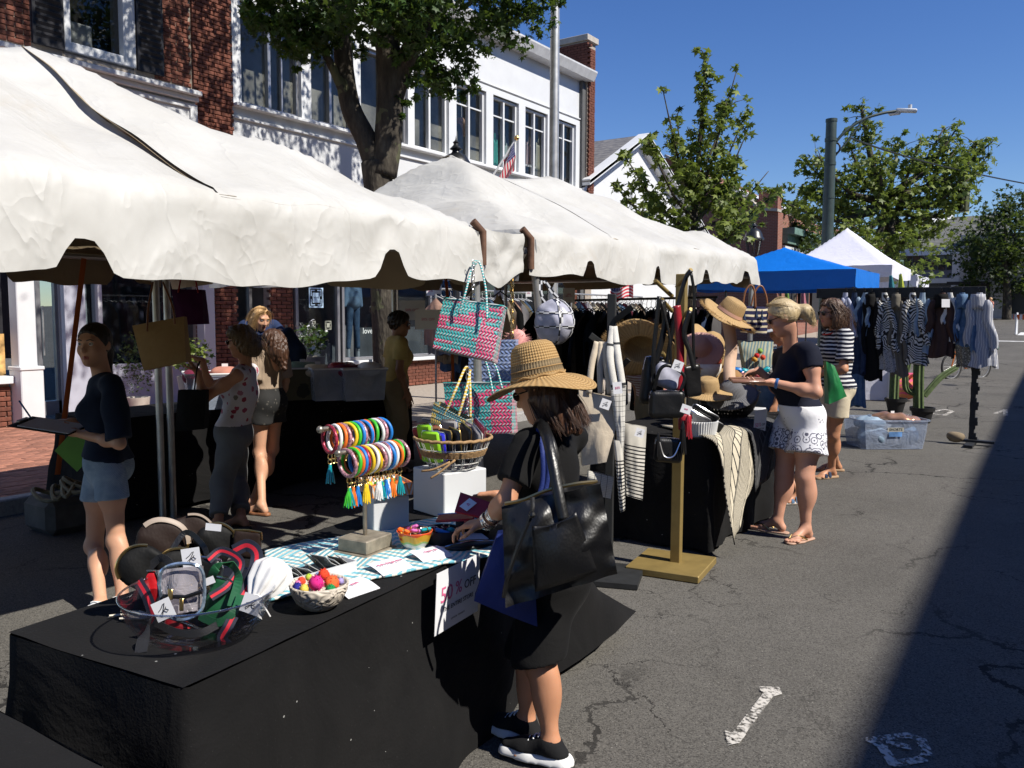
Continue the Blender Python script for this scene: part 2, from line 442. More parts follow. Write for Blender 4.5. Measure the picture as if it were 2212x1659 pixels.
M_PAVER = mat('paver', (.30,.13,.085), .85, var=.25, vs=12, rnd=.28, bump=.3, bs=90)
M_BRICK = mat('brick_face', (.16,.055,.034), .85, var=.3, vs=14, rnd=.3, bump=.5, bs=70)
M_MORTAR = mat('mortar', (.34,.29,.24), .95, var=.15, vs=20, bump=.3)
M_WHITE = mat('white_paint', (.64,.65,.66), .5, var=.04, vs=3, bump=.03)
M_WHITEB = mat('white_board', (.60,.61,.62), .55, var=.05, vs=2)
M_GREYP = mat('grey_panel', (.42,.43,.50), .45, var=.05)
M_METAL = mat('grey_metal', (.38,.38,.40), .4, .7, var=.1)
M_STEEL = mat('galvanised_steel', (.50,.50,.49), .42, .75, var=.18, vs=9)
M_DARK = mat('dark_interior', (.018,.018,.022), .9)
M_SHUT = mat('black_shutter', (.012,.012,.016), .5)
M_GRAN = mat('granite', (.32,.31,.30), .85, var=.25, vs=40)
M_CONC = mat('concrete', (.42,.38,.33), .9, var=.12, vs=6, bump=.2)
M_IRON = mat('black_iron', (.012,.013,.015), .35, spec=.6)
M_GREENP = mat('green_painted_pole', (.035,.055,.052), .5, var=.15)
M_BARK = None
def m_glass(name, tint, fac):
 b = NB(name); N = b.nt.nodes
 tr = b.node('ShaderNodeBsdfTransparent'); tr.inputs[0].default_value = (*tint, 1)
 gl = b.node('ShaderNodeBsdfGlossy'); gl.inputs['Roughness'].default_value = .015; gl.inputs[0].default_value = (.95,.97,1,1)
 fr = b.node('ShaderNodeLayerWeight'); fr.inputs[0].default_value = .5
 mx = b.node('ShaderNodeMixShader'); b.put(mx.inputs[0], (E(b, fr.outputs['Facing']).pow(4)*.55+fac).clamp()); b.put(mx.inputs[1], tr.outputs[0]); b.put(mx.inputs[2], gl.outputs[0])
 b.L.new(mx.outputs[0], b.out.inputs[0]); return done(name, b)
M_GLASS = m_glass('window_glass', (.78,.79,.78), .025)
M_GLASSD = m_glass('shop_glass', (.72,.76,.78), .05)
# ================================================================ ground, kerb, pavement
gb = MB(); ys = list(np.arange(-14, 60, 2.0))+list(np.arange(60, 420, 12.0)); xs = [-260, -60,-30,-18,-11,-7,-5,-3,-1,1,3,5,7,11,18,30,60,260]
vs = [(x, y, gz(y)) for y in ys for x in xs]; W_ = len(xs)
gb.add(vs, [(j*W_+i, j*W_+i+1, (j+1)*W_+i+1, (j+1)*W_+i) for j in range(len(ys)-1) for i in range(W_-1)])
road = gb.build('road', M_ASPH); tag(road, kind='structure')
KX = -6.95                                                     # street face of the kerb
def strip(name, x0, x1, z, mt, y0=-12, y1=64, side=True):
 b = MB(); yy = list(np.arange(y0, y1+.1, 4))
 vs = []
 for y in yy: vs += [(x0,y,gz(y)+z), (x1,y,gz(y)+z), (x1,y,gz(y)-.05)]
 fs = []
 for i in range(len(yy)-1):
  a = i*3; fs += [(a,a+1,a+4,a+3), (a+1,a+2,a+5,a+4)]
 b.add(vs, fs); o = b.build(name, mt, smooth=False); return tag(o, kind='structure')
sw = strip('pavement', -11.62, KX-.13, .112, M_MORTAR)
b = MB(); y = -6.0
kerb = thing('kerb', None, None, (KX, 0, 0)); kerb['kind'] = 'structure'; del kerb['kind']
kerb = bpy.data.objects.get('kerb'); bpy.data.objects.remove(kerb)
kb = MB()
for k in range(26):
 y0 = -6+k*2.2; kb.box((KX-.065, y0+1.1, .05+gz(y0+1.1)), (.13, 2.19, .16), bev=.012)
kerb = kb.build('kerb', M_GRAN, smooth=False); tag(kerb, kind='structure')
# brick pavers: the nearest ones singly, the rest joined
def paver_mesh():
 b = MB(); b.box((0,0,0), (.196,.096,.05), bev=.004); return b.build('paver', M_PAVER, smooth=False)
pv = paver_mesh(); pv.parent = sw; n_pv = 0
cells = []
for i in range(int((11.55-7.12)/.1)):
 x = -7.13-i*.1
 for j in range(int(7/.2)):
  y = 1.6+j*.2+(.1 if i % 2 else 0)
  cells.append((x, y, depth((x,y,0))))
vis = [c for c in cells if c[1] < 6.4 and xp_u(c) ] if False else cells
def scr(p):
 d = Vector(p)-CAM; z = d.dot(_fw); return (CX+F_PX*d.dot(_rt)/z, CY-F_PX*d.dot(_up)/z) if z > .05 else (-9e9,-9e9)
near = [c for c in cells if -40 < scr((c[0],c[1],.13))[0] < 240 and scr((c[0],c[1],.13))[1] < 1130]
near.sort(key=lambda c: c[2]); chosen = set(id(c) for c in near[:280]); rest = MB()
for c in cells:
 x, y, _ = c; z = .112+.006+random.uniform(-.003,.003)-.02
 if id(c) in chosen:
  o = pv if n_pv == 0 else pv.copy()
  if n_pv: COL.objects.link(o); o.parent = sw
  o.location = (x, y, z); o.rotation_euler = (random.uniform(-.01,.01), random.uniform(-.01,.01), math.pi/2+random.uniform(-.012,.012)); n_pv += 1
 else: rest.box((x, y, z), (.096,.196,.05))
rest.m = 0; ro = rest.build('paving_bricks', M_PAVER, sw, smooth=False); ro['kind'] = 'stuff'
# chalk marks and far crossing
def m_chalk():
 b = NB('road_chalk'); n = b.noise(55, 3); n2 = b.noise(9, 2)
 b.set(col=(.55,.52,.47), rough=.95); tr = b.node('ShaderNodeBsdfTransparent'); mx = b.node('ShaderNodeMixShader')
 b.put(mx.inputs[0], (n+n2*.35).step(.57,.76)); b.L.new(tr.outputs[0], mx.inputs[1]); b.L.new(b.bsdf.outputs[0], mx.inputs[2]); b.L.new(mx.outputs[0], b.out.inputs[0])
 return done('road_chalk', b)
M_CHALK = m_chalk()
def flat_poly(b, uvs, z=.005):
 P = [gp(u, v, z) for u, v in uvs]
 if (P[1]-P[0]).cross(P[2]-P[0]).z < 0: P = P[::-1]
 b.add(P, [tuple(range(len(P)))])
def brush(b, uvs, wd, z=.005):
 P = [gp(u, v, z) for u, v in uvs]
 for a, c in zip(P, P[1:]):
  t = (c-a).normalized(); s = Vector((-t.y, t.x, 0))*wd/2; b.add([a-t*wd*.3-s, c+t*wd*.3-s, c+t*wd*.3+s, a-t*wd*.3+s], [(0,1,2,3)]); z += .0006
  for q in (a, c): q.z += .0008
b = MB(); brush(b, [(1668,1489),(1590,1592)], .045); flat_poly(b, [(1634,1482),(1683,1484),(1690,1498),(1660,1508)], .007); flat_poly(b, [(1566,1578),(1612,1586),(1598,1604),(1572,1610)], .0075)
o = b.build('chalk_numeral', M_CHALK, smooth=False); tag(o, kind='structure')
b = MB(); brush(b, [(1880,1598),(1905,1612),(1930,1650),(1990,1640),(2004,1630),(1990,1598),(1962,1588),(1880,1598)], .04); brush(b, [(1922,1606),(1960,1612)], .04, .009)
o = b.build('chalk_numeral', M_CHALK, smooth=False); tag(o, kind='structure')
for uvs in ([(2004,892),(2040,884),(2058,888),(2040,897),(2004,892)], [(2150,893),(2172,885),(2172,897)]):
 b = MB(); brush(b, uvs, .07); o = b.build('chalk_numeral', M_CHALK, smooth=False); tag(o, kind='structure')
M_RPAINT = mat('road_paint', (.62,.62,.6), .8, var=.25, vs=4)
b = MB()
for i in range(14):
 x = -6+i*1.6; y = 46; b.add([(x,y,gz(y)+.012),(x+.55,y,gz(y)+.012),(x+.55,y+2.6,gz(y+2.6)+.012),(x,y+2.6,gz(y+2.6)+.012)], [(0,1,2,3)])
o = b.build('crosswalk', M_RPAINT, smooth=False); tag(o, kind='structure')
b = MB(); y = 41; b.add([(-6.5,y,gz(y)+.012),(8,y,gz(y)+.012),(8,y+.45,gz(y+.45)+.012),(-6.5,y+.45,gz(y+.45)+.012)], [(0,1,2,3)])
o = b.build('stop_line', M_RPAINT, smooth=False); tag(o, kind='structure')
# ================================================================ facades on the left
FX = -11.5
def fy(u): return xp(u, 690, FX).y
def brick_template():
 b = MB(); b.box((0,0,0), (.1,.198,.057), bev=.006); o = b.build('brick', M_BRICK, smooth=False); return o
BRK = brick_template(); BRK_used = [False]
def bricks(parent, x, y0, y1, z0, z1, budget, axis='y', stuff=None, holes=()):
 """running bond; singles until the budget is used, the rest collected in stuff (an MB)"""
 n = 0; row = 0; z = z0+.035
 while z < z1-.02:
  off = (.105 if row % 2 else 0); k = math.floor((y0-off)/.21)
  while True:
   c = k*.21+off+.105; a, e = max(c-.099, y0), min(c+.099, y1)
   if c-.105 > y1: break
   k += 1
   if e-a < .03: continue
   px = x+random.uniform(-.004,.005)-.05
   if n < budget:
    o = BRK if not BRK_used[0] else BRK.copy()
    if BRK_used[0]: COL.objects.link(o)
    BRK_used[0] = True; o.parent = parent; o.location = Vector((px,(a+e)/2,z))-WL[parent.name]; o.scale = (1,(e-a)/.198,1); n += 1
   elif stuff is not None: stuff.box((px,(a+e)/2,z), (.1,e-a,.057))
  z += .0655; row += 1
 return n
# ---- brick building on the left (upper window, shutters, sign band)
Y_SPLIT = fy(513)
bb = thing('brick_building', 'red brick shop building with black shuttered upper window, at the far left', 'building', (FX, 5, 0))
b = MB()
wy0, wy1 = xp(140,150,FX).y, xp(293,150,FX).y
b.box((FX-.32, (-6+wy0)/2, 5+2.5), (.6, wy0+6, 5)); b.box((FX-.32, (wy1+Y_SPLIT)/2, 5+2.5), (.6, Y_SPLIT-wy1, 5)); b.box((FX-.32, (wy0+wy1)/2, 9.4), (.6, wy1-wy0-.01, 1.2)); b.box((FX-.32,(wy0+wy1)/2,4.95), (.6, wy1-wy0-.01,.3))
pil_y0 = fy(428)
b.box((FX-.26,(pil_y0+Y_SPLIT)/2, 2.5), (.44, Y_SPLIT-pil_y0, 4.99))
b.build('wall', M_MORTAR, bb, smooth=False)
st = MB(); nb = 0
nb += bricks(bb, FX, xp(-10,60,FX).y, xp(66,60,FX).y, 5.05, 6.6, 100)
nb += bricks(bb, FX+.03, pil_y0, Y_SPLIT, .3, 2.6, 120, stuff=st)
nb += bricks(bb, FX+.03, pil_y0+.02, Y_SPLIT, 4.2, 6.9, 160, stuff=st)
bricks(bb, FX, fy(352), pil_y0, 5.05, 6.9, 60, stuff=st)
if st.V: o = st.build('brickwork', M_BRICK, bb, smooth=False); o['kind'] = 'stuff'
# upper window
wz0, wz1 = 5.12, 8.3
b = MB(); t = .09
for (ya, yb, za, zb) in ((wy0,wy0+t,wz0,wz1),(wy1-t*2,wy1,wz0,wz1),(wy0+t,wy1-2*t,wz0,wz0+t*1.4),(wy0+t,wy1-2*t,wz0+1.45,wz0+1.52)):
 b.box((FX-.04,(ya+yb)/2,(za+zb)/2), (.14,yb-ya,zb-za), bev=.008)
wf = b.build('window', M_WHITE, bb, smooth=False)
b = MB(); b.box((FX-.1,(wy0+wy1)/2,(wz0+wz1)/2), (.008, wy1-wy0-.2, wz1-wz0-.1)); b.build('pane', M_GLASS, wf, smooth=False)
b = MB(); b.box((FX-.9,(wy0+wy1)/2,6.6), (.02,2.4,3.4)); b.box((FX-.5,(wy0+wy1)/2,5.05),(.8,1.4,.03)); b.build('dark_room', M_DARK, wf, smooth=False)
b = MB(); b.box((FX-.42,wy0+.45,5.42), (.05,.34,.5), bev=.02); b.box((FX-.36,wy0+.2,5.4), (.05,.14,.4), bev=.02); b.build('chair_back', M_WHITE, wf, smooth=False)
for ya, yb in ((xp(68,100,FX).y, wy0-.01), (wy1+.01, xp(352,180,FX).y)):
 b = MB(); b.box((FX+.03,(ya+yb)/2,6.65), (.04,yb-ya,3.1), bev=.005)
 for k in range(38): b.box((FX+.052,(ya+yb)/2,5.22+k*.078), (.018,yb-ya-.09,.05), rot=rotm(0,.5,0))
 b.build('shutter', M_SHUT, bb, smooth=False)
b = MB(); e = fy(428)
b.box((FX+.1,(e-6)/2,4.92), (.34,e+6,.07), bev=.008); b.box((FX+.06,(e-6)/2,4.845), (.24,e+6,.07), bev=.008); b.box((FX+.02,(e-6)/2,4.42), (.14,e+6,.77), bev=.008)
b.box((FX+.105,(e-6)/2,4.06), (.05,e+6,.06)); b.box((FX+.105,(e-6)/2,4.74), (.05,e+6,.06)); b.box((FX+.105,e-.06,4.4), (.05,.12,.62))
b.build('sign_band', M_WHITE, bb, smooth=False)
# ground floor of the left shop
b = MB(); y0, y1 = xp(22,760,FX).y, xp(72,760,FX).y; cyc = (y0+y1)/2; wd = y1-y0
b.box((FX+.06,cyc,2.25), (.22,wd*.8,3.6), bev=.01); b.box((FX+.1,cyc,.47), (.32,wd,.78), bev=.012); b.box((FX+.1,cyc,.88), (.35,wd*1.07,.05), bev=.01)
b.build('column', M_WHITE, bb, smooth=False)
b = MB(); b.box((FX+.06,fy(440),1.75),(.2,.2,2.9), bev=.01); b.build('column', M_WHITE, bb, smooth=False)
b = MB(); yy0, yy1 = xp(78,700,FX-.6).y, xp(135,700,FX-.9).y
for yv, tw in ((xp(82,700,FX-.7).y,.07),(xp(122,700,FX-.7).y,.06)): b.box((FX-.7,yv,1.35), (.06,tw,2.4), bev=.005)
b.box((FX-.7,(yy0+yy1)/2,.24), (.06,yy1-yy0,.2)); b.box((FX-.7,(yy0+yy1)/2,2.5), (.06,yy1-yy0,.14))
dr = b.build('door', M_METAL, bb, smooth=False)
b = MB(); b.box((FX-.71,(yy0+yy1)/2,1.4), (.01,yy1-yy0-.1,2.1)); b.build('door_glass', M_GLASSD, dr, smooth=False)
b = MB(); b.tube([(FX-.63,xp(88,700,FX-.7).y,1.0),(FX-.63,xp(88,700,FX-.7).y,1.7)],.012); b.build('handle', M_STEEL, dr)
b = MB(); ye = xp(140,700,FX-.3).y
for k in range(4): b.box((FX-.75+k*.2, xp(126,700,FX-.7).y+.02+k*.085, 1.4), (.19,.06,2.6), bev=.006)
b.build('door_jamb', M_WHITE, bb, smooth=False)
pa, pb, pc = xp(140,700,FX-.12).y, xp(185,700,FX-.12).y, fy(430)
b = MB(); b.box((FX-.16,(pa+pb)/2,1.4), (.1,pb-pa,2.7)); b.box((FX-.16,(pb+pc)/2,.47), (.1,pc-pb,.78)); b.box((FX-.3,(pb+pc)/2+.2,3.0),(.1,pc-pb+1.4,.5))
b.build('display_panel', M_GREYP, bb, smooth=False)
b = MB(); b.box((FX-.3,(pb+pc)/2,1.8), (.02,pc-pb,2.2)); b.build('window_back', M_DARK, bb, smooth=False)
def m_mural():
 b = NB('crowd_photo_print'); co = b.scaled(b.coord(), (1,3.2,2.4)); v = b.voro(2.4, vec=co, out='Distance'); n = b.noise(2.6,5,.6,vec=co,dist=1.2); z = b.xyz()[2]
 g = ((1-v*1.5)*.62+n*.85-.42+(.45-(z-1.5).ab()*.35)*.4).clamp()
 b.set(col=b.ramp(g, [(.3,(.008,.01,.01)),(.5,(.10,.11,.105)),(.68,(.42,.44,.42)),(.85,(.72,.74,.71))]), rough=.35); return done('crowd_photo_print', b)
ma, mb_ = xp(190,700,FX-.24).y, xp(312,700,FX-.24).y
b = MB(); b.box((FX-.26,(ma+mb_)/2,1.46), (.015,mb_-ma,1.15)); b.build('photo_mural', m_mural(), bb, smooth=False)
b = MB(); b.box((FX-.14,(pb+pc)/2,1.9), (.008,pc-pb,2.1)); b.build('display_window', M_GLASSD, bb, smooth=False)
M_POSTER = mat('poster', (.55,.32,.12), .4, var=.9, vs=5)
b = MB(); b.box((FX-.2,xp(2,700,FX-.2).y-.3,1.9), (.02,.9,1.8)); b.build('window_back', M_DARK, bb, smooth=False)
b = MB(); b.box((FX-.17,xp(0,760,FX).y-.02,1.05), (.01,.3,.55)); b.build('poster', M_POSTER, bb, smooth=False)
b = MB(); b.box((FX-.17,xp(0,660,FX).y-.04,1.86), (.01,.2,.62)); b.build('poster', mat('poster_white',(.7,.72,.7),.4,var=.3,vs=9), bb, smooth=False)
b = MB(); b.box((FX-.03,xp(5,880,FX).y-.6,.73), (.25,1.45,.1), bev=.01); b.build('sill', M_WHITE, bb, smooth=False)
yb0, yb1 = xp(22,860,FX).y-1.3, xp(24,880,FX).y
b = MB(); b.box((FX-.1,(yb0+yb1)/2,.4), (.14,yb1-yb0,.62)); b.build('plinth', M_MORTAR, bb, smooth=False)
bricks(bb, FX+.005, yb0+.6, yb1, .12, .67, 40)
# ---- white building: upper floor with a row of windows
wb = thing('white_shop_building', 'white shop building with a row of upper windows full of clothes', 'building', (FX, 14, 0))
YE = fy(1255)
WIN = [(524,652),(673,764),(779,880),(894,968),(984,1048),(1063,1118),(1132,1180),(1197,1241)]
ZS, ZT = 5.0, 6.62
b = MB(); b.box((FX-.1,(Y_SPLIT+YE)/2,4.4), (.2,YE-Y_SPLIT,1.1)); b.box((FX-.1,(Y_SPLIT+YE)/2,7.28), (.2,YE-Y_SPLIT,1.08)); b.build('wall', M_WHITEB, wb, smooth=False)
b = MB(); edges = [Y_SPLIT]
for u0, u1 in WIN: edges += [xp(u0,400,FX).y, xp(u1,400,FX).y]
edges.append(YE)
for k in range(0, len(edges), 2):
 a, e = edges[k], edges[k+1]; b.box((FX-.05,(a+e)/2,(ZS+ZT)/2), (.16,e-a,ZT-ZS+.12))
b.box((FX+.05,(Y_SPLIT+YE)/2,ZS-.045), (.16,YE-Y_SPLIT,.06), bev=.01); b.box((FX+.02,(Y_SPLIT+YE)/2,ZS-.24), (.06,YE-Y_SPLIT,.03)); b.box((FX+.02,(Y_SPLIT+YE)/2,ZT+.2), (.06,YE-Y_SPLIT,.035), bev=.006)
b.box((FX+.012,(Y_SPLIT+YE)/2,ZT+.08), (.03,YE-Y_SPLIT,.14)); b.build('window_trim', M_WHITE, wb, smooth=False)
b = MB(); prof = [(.0,7.82),(.3,7.82),(.34,7.9),(.4,8.02),(.40,8.06),(.0,8.06)]
n = len(prof); vs = [(FX+p,yy,z) for yy in (Y_SPLIT,YE+.05) for p, z in prof]; b.add(vs, [(i,(i+1)%n,n+(i+1)%n,n+i) for i in range(n)]+[tuple(range(n))[::-1], tuple(range(n,2*n))])
b.build('gutter', mat('gutter_paint',(.55,.55,.55),.45), wb, smooth=False, flip=True)
for k, (u0, u1) in enumerate(WIN):
 a, e = xp(u0,400,FX).y, xp(u1,400,FX).y; b = MB(); t = .055
 for (ya, yb, za, zb) in ((a,a+t,ZS,ZT),(e-t,e,ZS,ZT),(a+t,e-t,ZS,ZS+t),(a+t,e-t,ZT-t,ZT),((a+e)/2-.03,(a+e)/2+.03,ZS+t,ZT-t)): b.box((FX-.09,(ya+yb)/2,(za+zb)/2), (.1,yb-ya,zb-za), bev=.006)
 if k == 0: b.box((FX-.09,(a+e)/2+.28,(ZS+ZT)/2), (.05,.03,ZT-ZS-.12))
 if k >= 4: b.box((FX-.09,(a+e)/2,ZT-.42), (.03,e-a-.1,.03))
 wf = b.build('window', M_WHITE if k > 2 else M_METAL, wb, smooth=False)
 b = MB(); b.box((FX-.12,(a+e)/2,(ZS+ZT)/2), (.006,e-a-.1,ZT-ZS-.1)); b.build('pane', M_GLASS, wf, smooth=False)
b = MB(); b.box((FX-.75,(Y_SPLIT+YE)/2,5.8), (.05,YE-Y_SPLIT,2.2)); b.box((FX-1.2,(Y_SPLIT+YE)/2,4.93), (2,YE-Y_SPLIT,.05)); b.box((FX-1.2,(Y_SPLIT+YE)/2,6.8), (2,YE-Y_SPLIT,.05)); b.build('room', mat('upper_room',(.34,.33,.31),.9,var=.5,vs=1.6), wb, smooth=False)
b = MB(); b.box((FX-3,YE-.02,4), (6.2,.4,8)); b.box((FX-3,(YE+Y_SPLIT)/2,8.0), (5.9,YE-Y_SPLIT,.1)); b.build('roof', mat('roof_felt',(.1,.1,.1),.9), wb, smooth=False)
b = MB(); b.box((FX-.02,YE+.12,4.3), (.34,.34,8.9)); b.box((FX-.3,YE+.2,8.4), (.8,.5,1.0)); b.build('brick_pier', M_MORTAR, wb, smooth=False)
st = MB(); bricks(wb, FX+.2, YE-.04, YE+.28, 3.0, 8.75, 0, stuff=st)
z = 7.9; row = 0
while z < 8.85:
 for k in range(5):
  st.box((FX-.78+k*.21+(.1 if row % 2 else 0), YE-.045+random.uniform(0,.004), z), (.198,.09,.057))
 z += .0655; row += 1
o = st.build('brickwork', M_BRICK, wb, smooth=False); o['kind'] = 'stuff'
b = MB(); b.box((FX-.3,YE+.2,8.98), (.95,.6,.16), bev=.01); b.build('chimney_cap', M_CONC, wb, smooth=False)
# ground floor of the white building
gy = lambda u: fy(u)
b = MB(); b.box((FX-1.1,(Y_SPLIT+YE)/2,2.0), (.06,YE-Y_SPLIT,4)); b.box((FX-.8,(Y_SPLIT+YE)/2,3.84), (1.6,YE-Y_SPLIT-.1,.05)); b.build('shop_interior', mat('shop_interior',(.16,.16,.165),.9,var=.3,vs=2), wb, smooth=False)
b = MB(); b.box((FX-.05,(Y_SPLIT+YE)/2,3.2), (.16,YE-Y_SPLIT,1.3)); b.build('shop_fascia', M_WHITEB, wb, smooth=False)
b = MB(); st = MB(); n_b = 0
for u0, u1 in ((585,634),(1238,1262)):
 a, e = gy(u0), gy(u1); b.box((FX-.11,(a+e)/2,1.3), (.14,e-a,2.6))
 n_b += bricks(wb, FX-.005, a, e, .12, 2.5, 90, stuff=st)
for u0, u1 in ((738,850),(850,1238)):
 a, e = gy(u0), gy(u1); b.box((FX-.11,(a+e)/2,.38), (.14,e-a,.55)); n_b += bricks(wb, FX-.005, a, e, .12, .64, 70, stuff=st)
b.build('brick_base', M_MORTAR, wb, smooth=False); o = st.build('brickwork', M_BRICK, wb, smooth=False); o['kind'] = 'stuff'
def shopwin(u0, u1, z0, z1, x=FX-.02, fr=M_METAL, mull=()):
 a, e = gy(u0), gy(u1); t = .06; b = MB()
 for (ya, yb, za, zb) in [(a,a+t,z0,z1),(e-t,e,z0,z1),(a+t,e-t,z0,z0+t),(a+t,e-t,z1-t,z1)]+[(gy(m)-.03,gy(m)+.03,z0+t,z1-t) for m in mull]: b.box((x,(ya+yb)/2,(za+zb)/2), (.09,yb-ya,zb-za), bev=.006)
 f = b.build('shop_window', fr, wb, smooth=False)
 b = MB(); b.box((x-.02,(a+e)/2,(z0+z1)/2), (.008,e-a-.06,z1-z0-.06)); b.build('pane', M_GLASSD, f, smooth=False)
 b = MB(); b.box((x+.03,(a+e)/2,z0-.04), (.2,e-a,.07), bev=.01); b.build('sill', M_WHITE, f, smooth=False)
 return f
shopwin(531,583,.2,2.55,FX-.5); sw1 = shopwin(638,733,.25,2.55); sw2 = shopwin(738,824,.72,2.55); shopwin(850,1010,.72,2.55,mull=(930,)); shopwin(1012,1236,.72,2.55,mull=(1085,1160))
# emblem on the window: nested bright rectangles
ga, ge = gy(668), gy(699); gc = (ga+ge)/2; gw = ge-ga; zc = xp(683,643,FX).z; gh = .36; M_EMB = mat('window_decal',(.45,.62,.80),.4)
def rect_frame(b, cy_, cz, w_, h_, t, x, gaps=False):
 g = .03 if gaps else 0
 for s in (-1,1):
  if gaps:
   b.box((x,cy_-w_/4-g/2,cz+s*(h_-t)/2), (.003,w_/2-g,t)); b.box((x,cy_+w_/4+g/2,cz+s*(h_-t)/2), (.003,w_/2-g,t)); b.box((x,cy_+s*(w_-t)/2,cz+h_/4), (.003,t,h_/2-t-g)); b.box((x,cy_+s*(w_-t)/2,cz-h_/4), (.003,t,h_/2-t-g))
  else: b.box((x,cy_,cz+s*(h_-t)/2), (.003,w_,t)); b.box((x,cy_+s*(w_-t)/2,cz), (.003,t,h_-2*t))
for (cy_, cz, sc_, mt) in ((gc,zc,1,M_EMB),(gc-.1,zc-.5,.45,mat('pale_decal',(.3,.31,.26),.5)),(gc+.28,zc-.5,.45,mat('pale_decal',(.3,.31,.26),.5))):
 b = MB(); rect_frame(b,cy_,cz,gw*sc_,gh*sc_,.025*sc_,FX+.0); rect_frame(b,cy_,cz,gw*.74*sc_,gh*.78*sc_,.022*sc_,FX+.0,True); b.box((FX,cy_,cz), (.003,gw*.48*sc_,gh*.5*sc_)); b.build('emblem', mt, sw1, smooth=False)
text_part('emblem_lettering','WAVE',.045,mat('decal_ink',(.02,.05,.1),.5),sw1,(FX+.004,gc,zc),(0,1,0),(0,0,1))
text_part('lettering','love.',.16,mat('pale_letter',(.6,.66,.66),.5),sw2,(FX+.005,gy(795),xp(795,715,FX).z),(0,1,0),(0,0,1))
text_part('lettering','Uniqueness is the spirit of the town',.075,mat('pale_letter',(.6,.66,.66),.5),wb,(FX-.1,(xp(1066,650,FX).y+xp(1178,650,FX).y)/2+.25,5.28),(0,1,0),(0,0,1))
# ---- white gabled building
ga0, ga1 = YE+.4, 28.0; gp_y = 23.2
gbld = thing('gabled_building', 'white building with a pediment gable and dark slate roof behind the young tree', 'building', (FX, 24, 0))
b = MB(); b.add([(FX,ga0,0),(FX,ga1,0),(FX,ga1,4.2),(FX,gp_y+.2,6.75),(FX,ga0,5.3)], [(0,1,2,3,4)]); b.box((FX-3,ga0+.05,2.4), (6,.1,4.8)); b.build('wall', M_WHITE, gbld, smooth=False)
pk = Vector((FX+.35,gp_y,6.98)); e0 = Vector((FX+.35,ga0-.6,5.15)); e1 = Vector((FX+.35,ga1+.4,4.3))
b = MB()
for p, q in ((pk,e0),(pk,e1)):
 for dx, dz, t in ((0,0,.16),(-.18,-.2,.12)):
  a, c = p+Vector((dx,0,dz)), q+Vector((dx,0,dz)); dirv = (c-a).normalized(); up = Vector((1,0,0)).cross(dirv)
  b.add([a+Vector((0,0,t/2)),c+Vector((0,0,t/2)),c-Vector((0,0,t/2)),a-Vector((0,0,t/2)),a+Vector((-.35,0,t/2)),c+Vector((-.35,0,t/2)),c+Vector((-.35,0,-t/2)),a+Vector((-.35,0,-t/2))], [(0,1,2,3),(4,7,6,5),(0,4,5,1),(3,2,6,7),(0,3,7,4),(1,5,6,2)])
b.box((FX+.1,(ga0+ga1)/2,4.05), (.4,ga1-ga0,.22)); b.box((FX+.1,(ga0+ga1)/2,3.75), (.25,ga1-ga0,.2)); b.build('cornice', M_WHITE, gbld, smooth=False)
b = MB()
for k in range(11):
 a0 = math.pi*k/10; b.box((FX+.03,gp_y+math.cos(a0)*.42,5.35+math.sin(a0)*.42), (.07,.14,.1), rot=Matrix.Rotation(a0-math.pi/2,3,'X'))
b.box((FX+.03,gp_y-.42,5.0),(.07,.08,.7)); b.box((FX+.03,gp_y+.42,5.0),(.07,.08,.7)); b.box((FX+.05,gp_y,5.86),(.09,.12,.18)); b.box((FX+.03,gp_y,4.62),(.09,1.1,.08)); b.build('arched_vent', M_WHITE, gbld, smooth=False)
def m_slate():
 b = NB('slate'); x, y, z = b.xyz(); n = b.noise(5,3,vec=b.scaled(b.coord(),(1,1,6))); row = ((z*9).fr() < .12)
 b.set(col=b.mix(row*.6, b.mix(n.step(.35,.65),(.10,.10,.11),(.22,.21,.20)), (.04,.04,.045)), rough=.8); return done('slate', b)
M_SLATE = m_slate()
b = MB(); b.add([pk,e0,e0+Vector((-9,0,0)),pk+Vector((-9,0,0)),e1,e1+Vector((-9,0,0))], [(0,3,2,1),(0,4,5,3)]); o = b.build('roof', M_SLATE, gbld, smooth=False, solid=.08)
# ---- distant brick building with raking parapet
M_BRKFAR = None
def m_brickfar():
 b = NB('far_brickwork'); br = b.node('ShaderNodeTexBrick'); x, y, z = b.xyz(); cb = b.node('ShaderNodeCombineXYZ'); b.put(cb.inputs[0], x+y); b.put(cb.inputs[1], z)
 b.put(br.inputs['Vector'], cb.outputs[0]); br.inputs['Scale'].default_value = 1; br.inputs['Brick Width'].default_value = .21; br.inputs['Row Height'].default_value = .07; br.inputs['Mortar Size'].default_value = .008
 br.inputs['Color1'].default_value = (.26,.085,.055,1); br.inputs['Color2'].default_value = (.18,.06,.042,1); br.inputs['Mortar'].default_value = (.28,.22,.18,1)
 b.set(col=b.mix(b.noise(2,3)*.5, br.outputs[0], (.30,.12,.08)), rough=.9); b.bump(E(b,br.outputs['Fac'])*-1, .4, .01); return done('far_brickwork', b)
M_BRKFAR = m_brickfar()
fb = thing('brick_building', 'distant red brick building with raking parapet and chimney behind the lantern', 'building', (FX-1, 38, gz(38)))
ys_ = 38.2
def fbp(u, v): return yp(u, v, ys_)
b = MB()
out = [fbp(1380,560),fbp(1681,560),fbp(1681,457),fbp(1640,455),fbp(1628,442),fbp(1500,372),fbp(1440,340),fbp(1380,372)]
base_l = Vector((out[0].x,ys_,0)); base_r = Vector((out[1].x,ys_,0)); pts = [base_l, base_r]+out[2:]
b.prism([(p.x,p.z) for p in pts], lambda x,z,d: Vector((x,ys_+d,z)), 9.5)
b.build('wall', M_BRKFAR, fb, smooth=False, flip=True)
b = MB(); rx = out[1].x
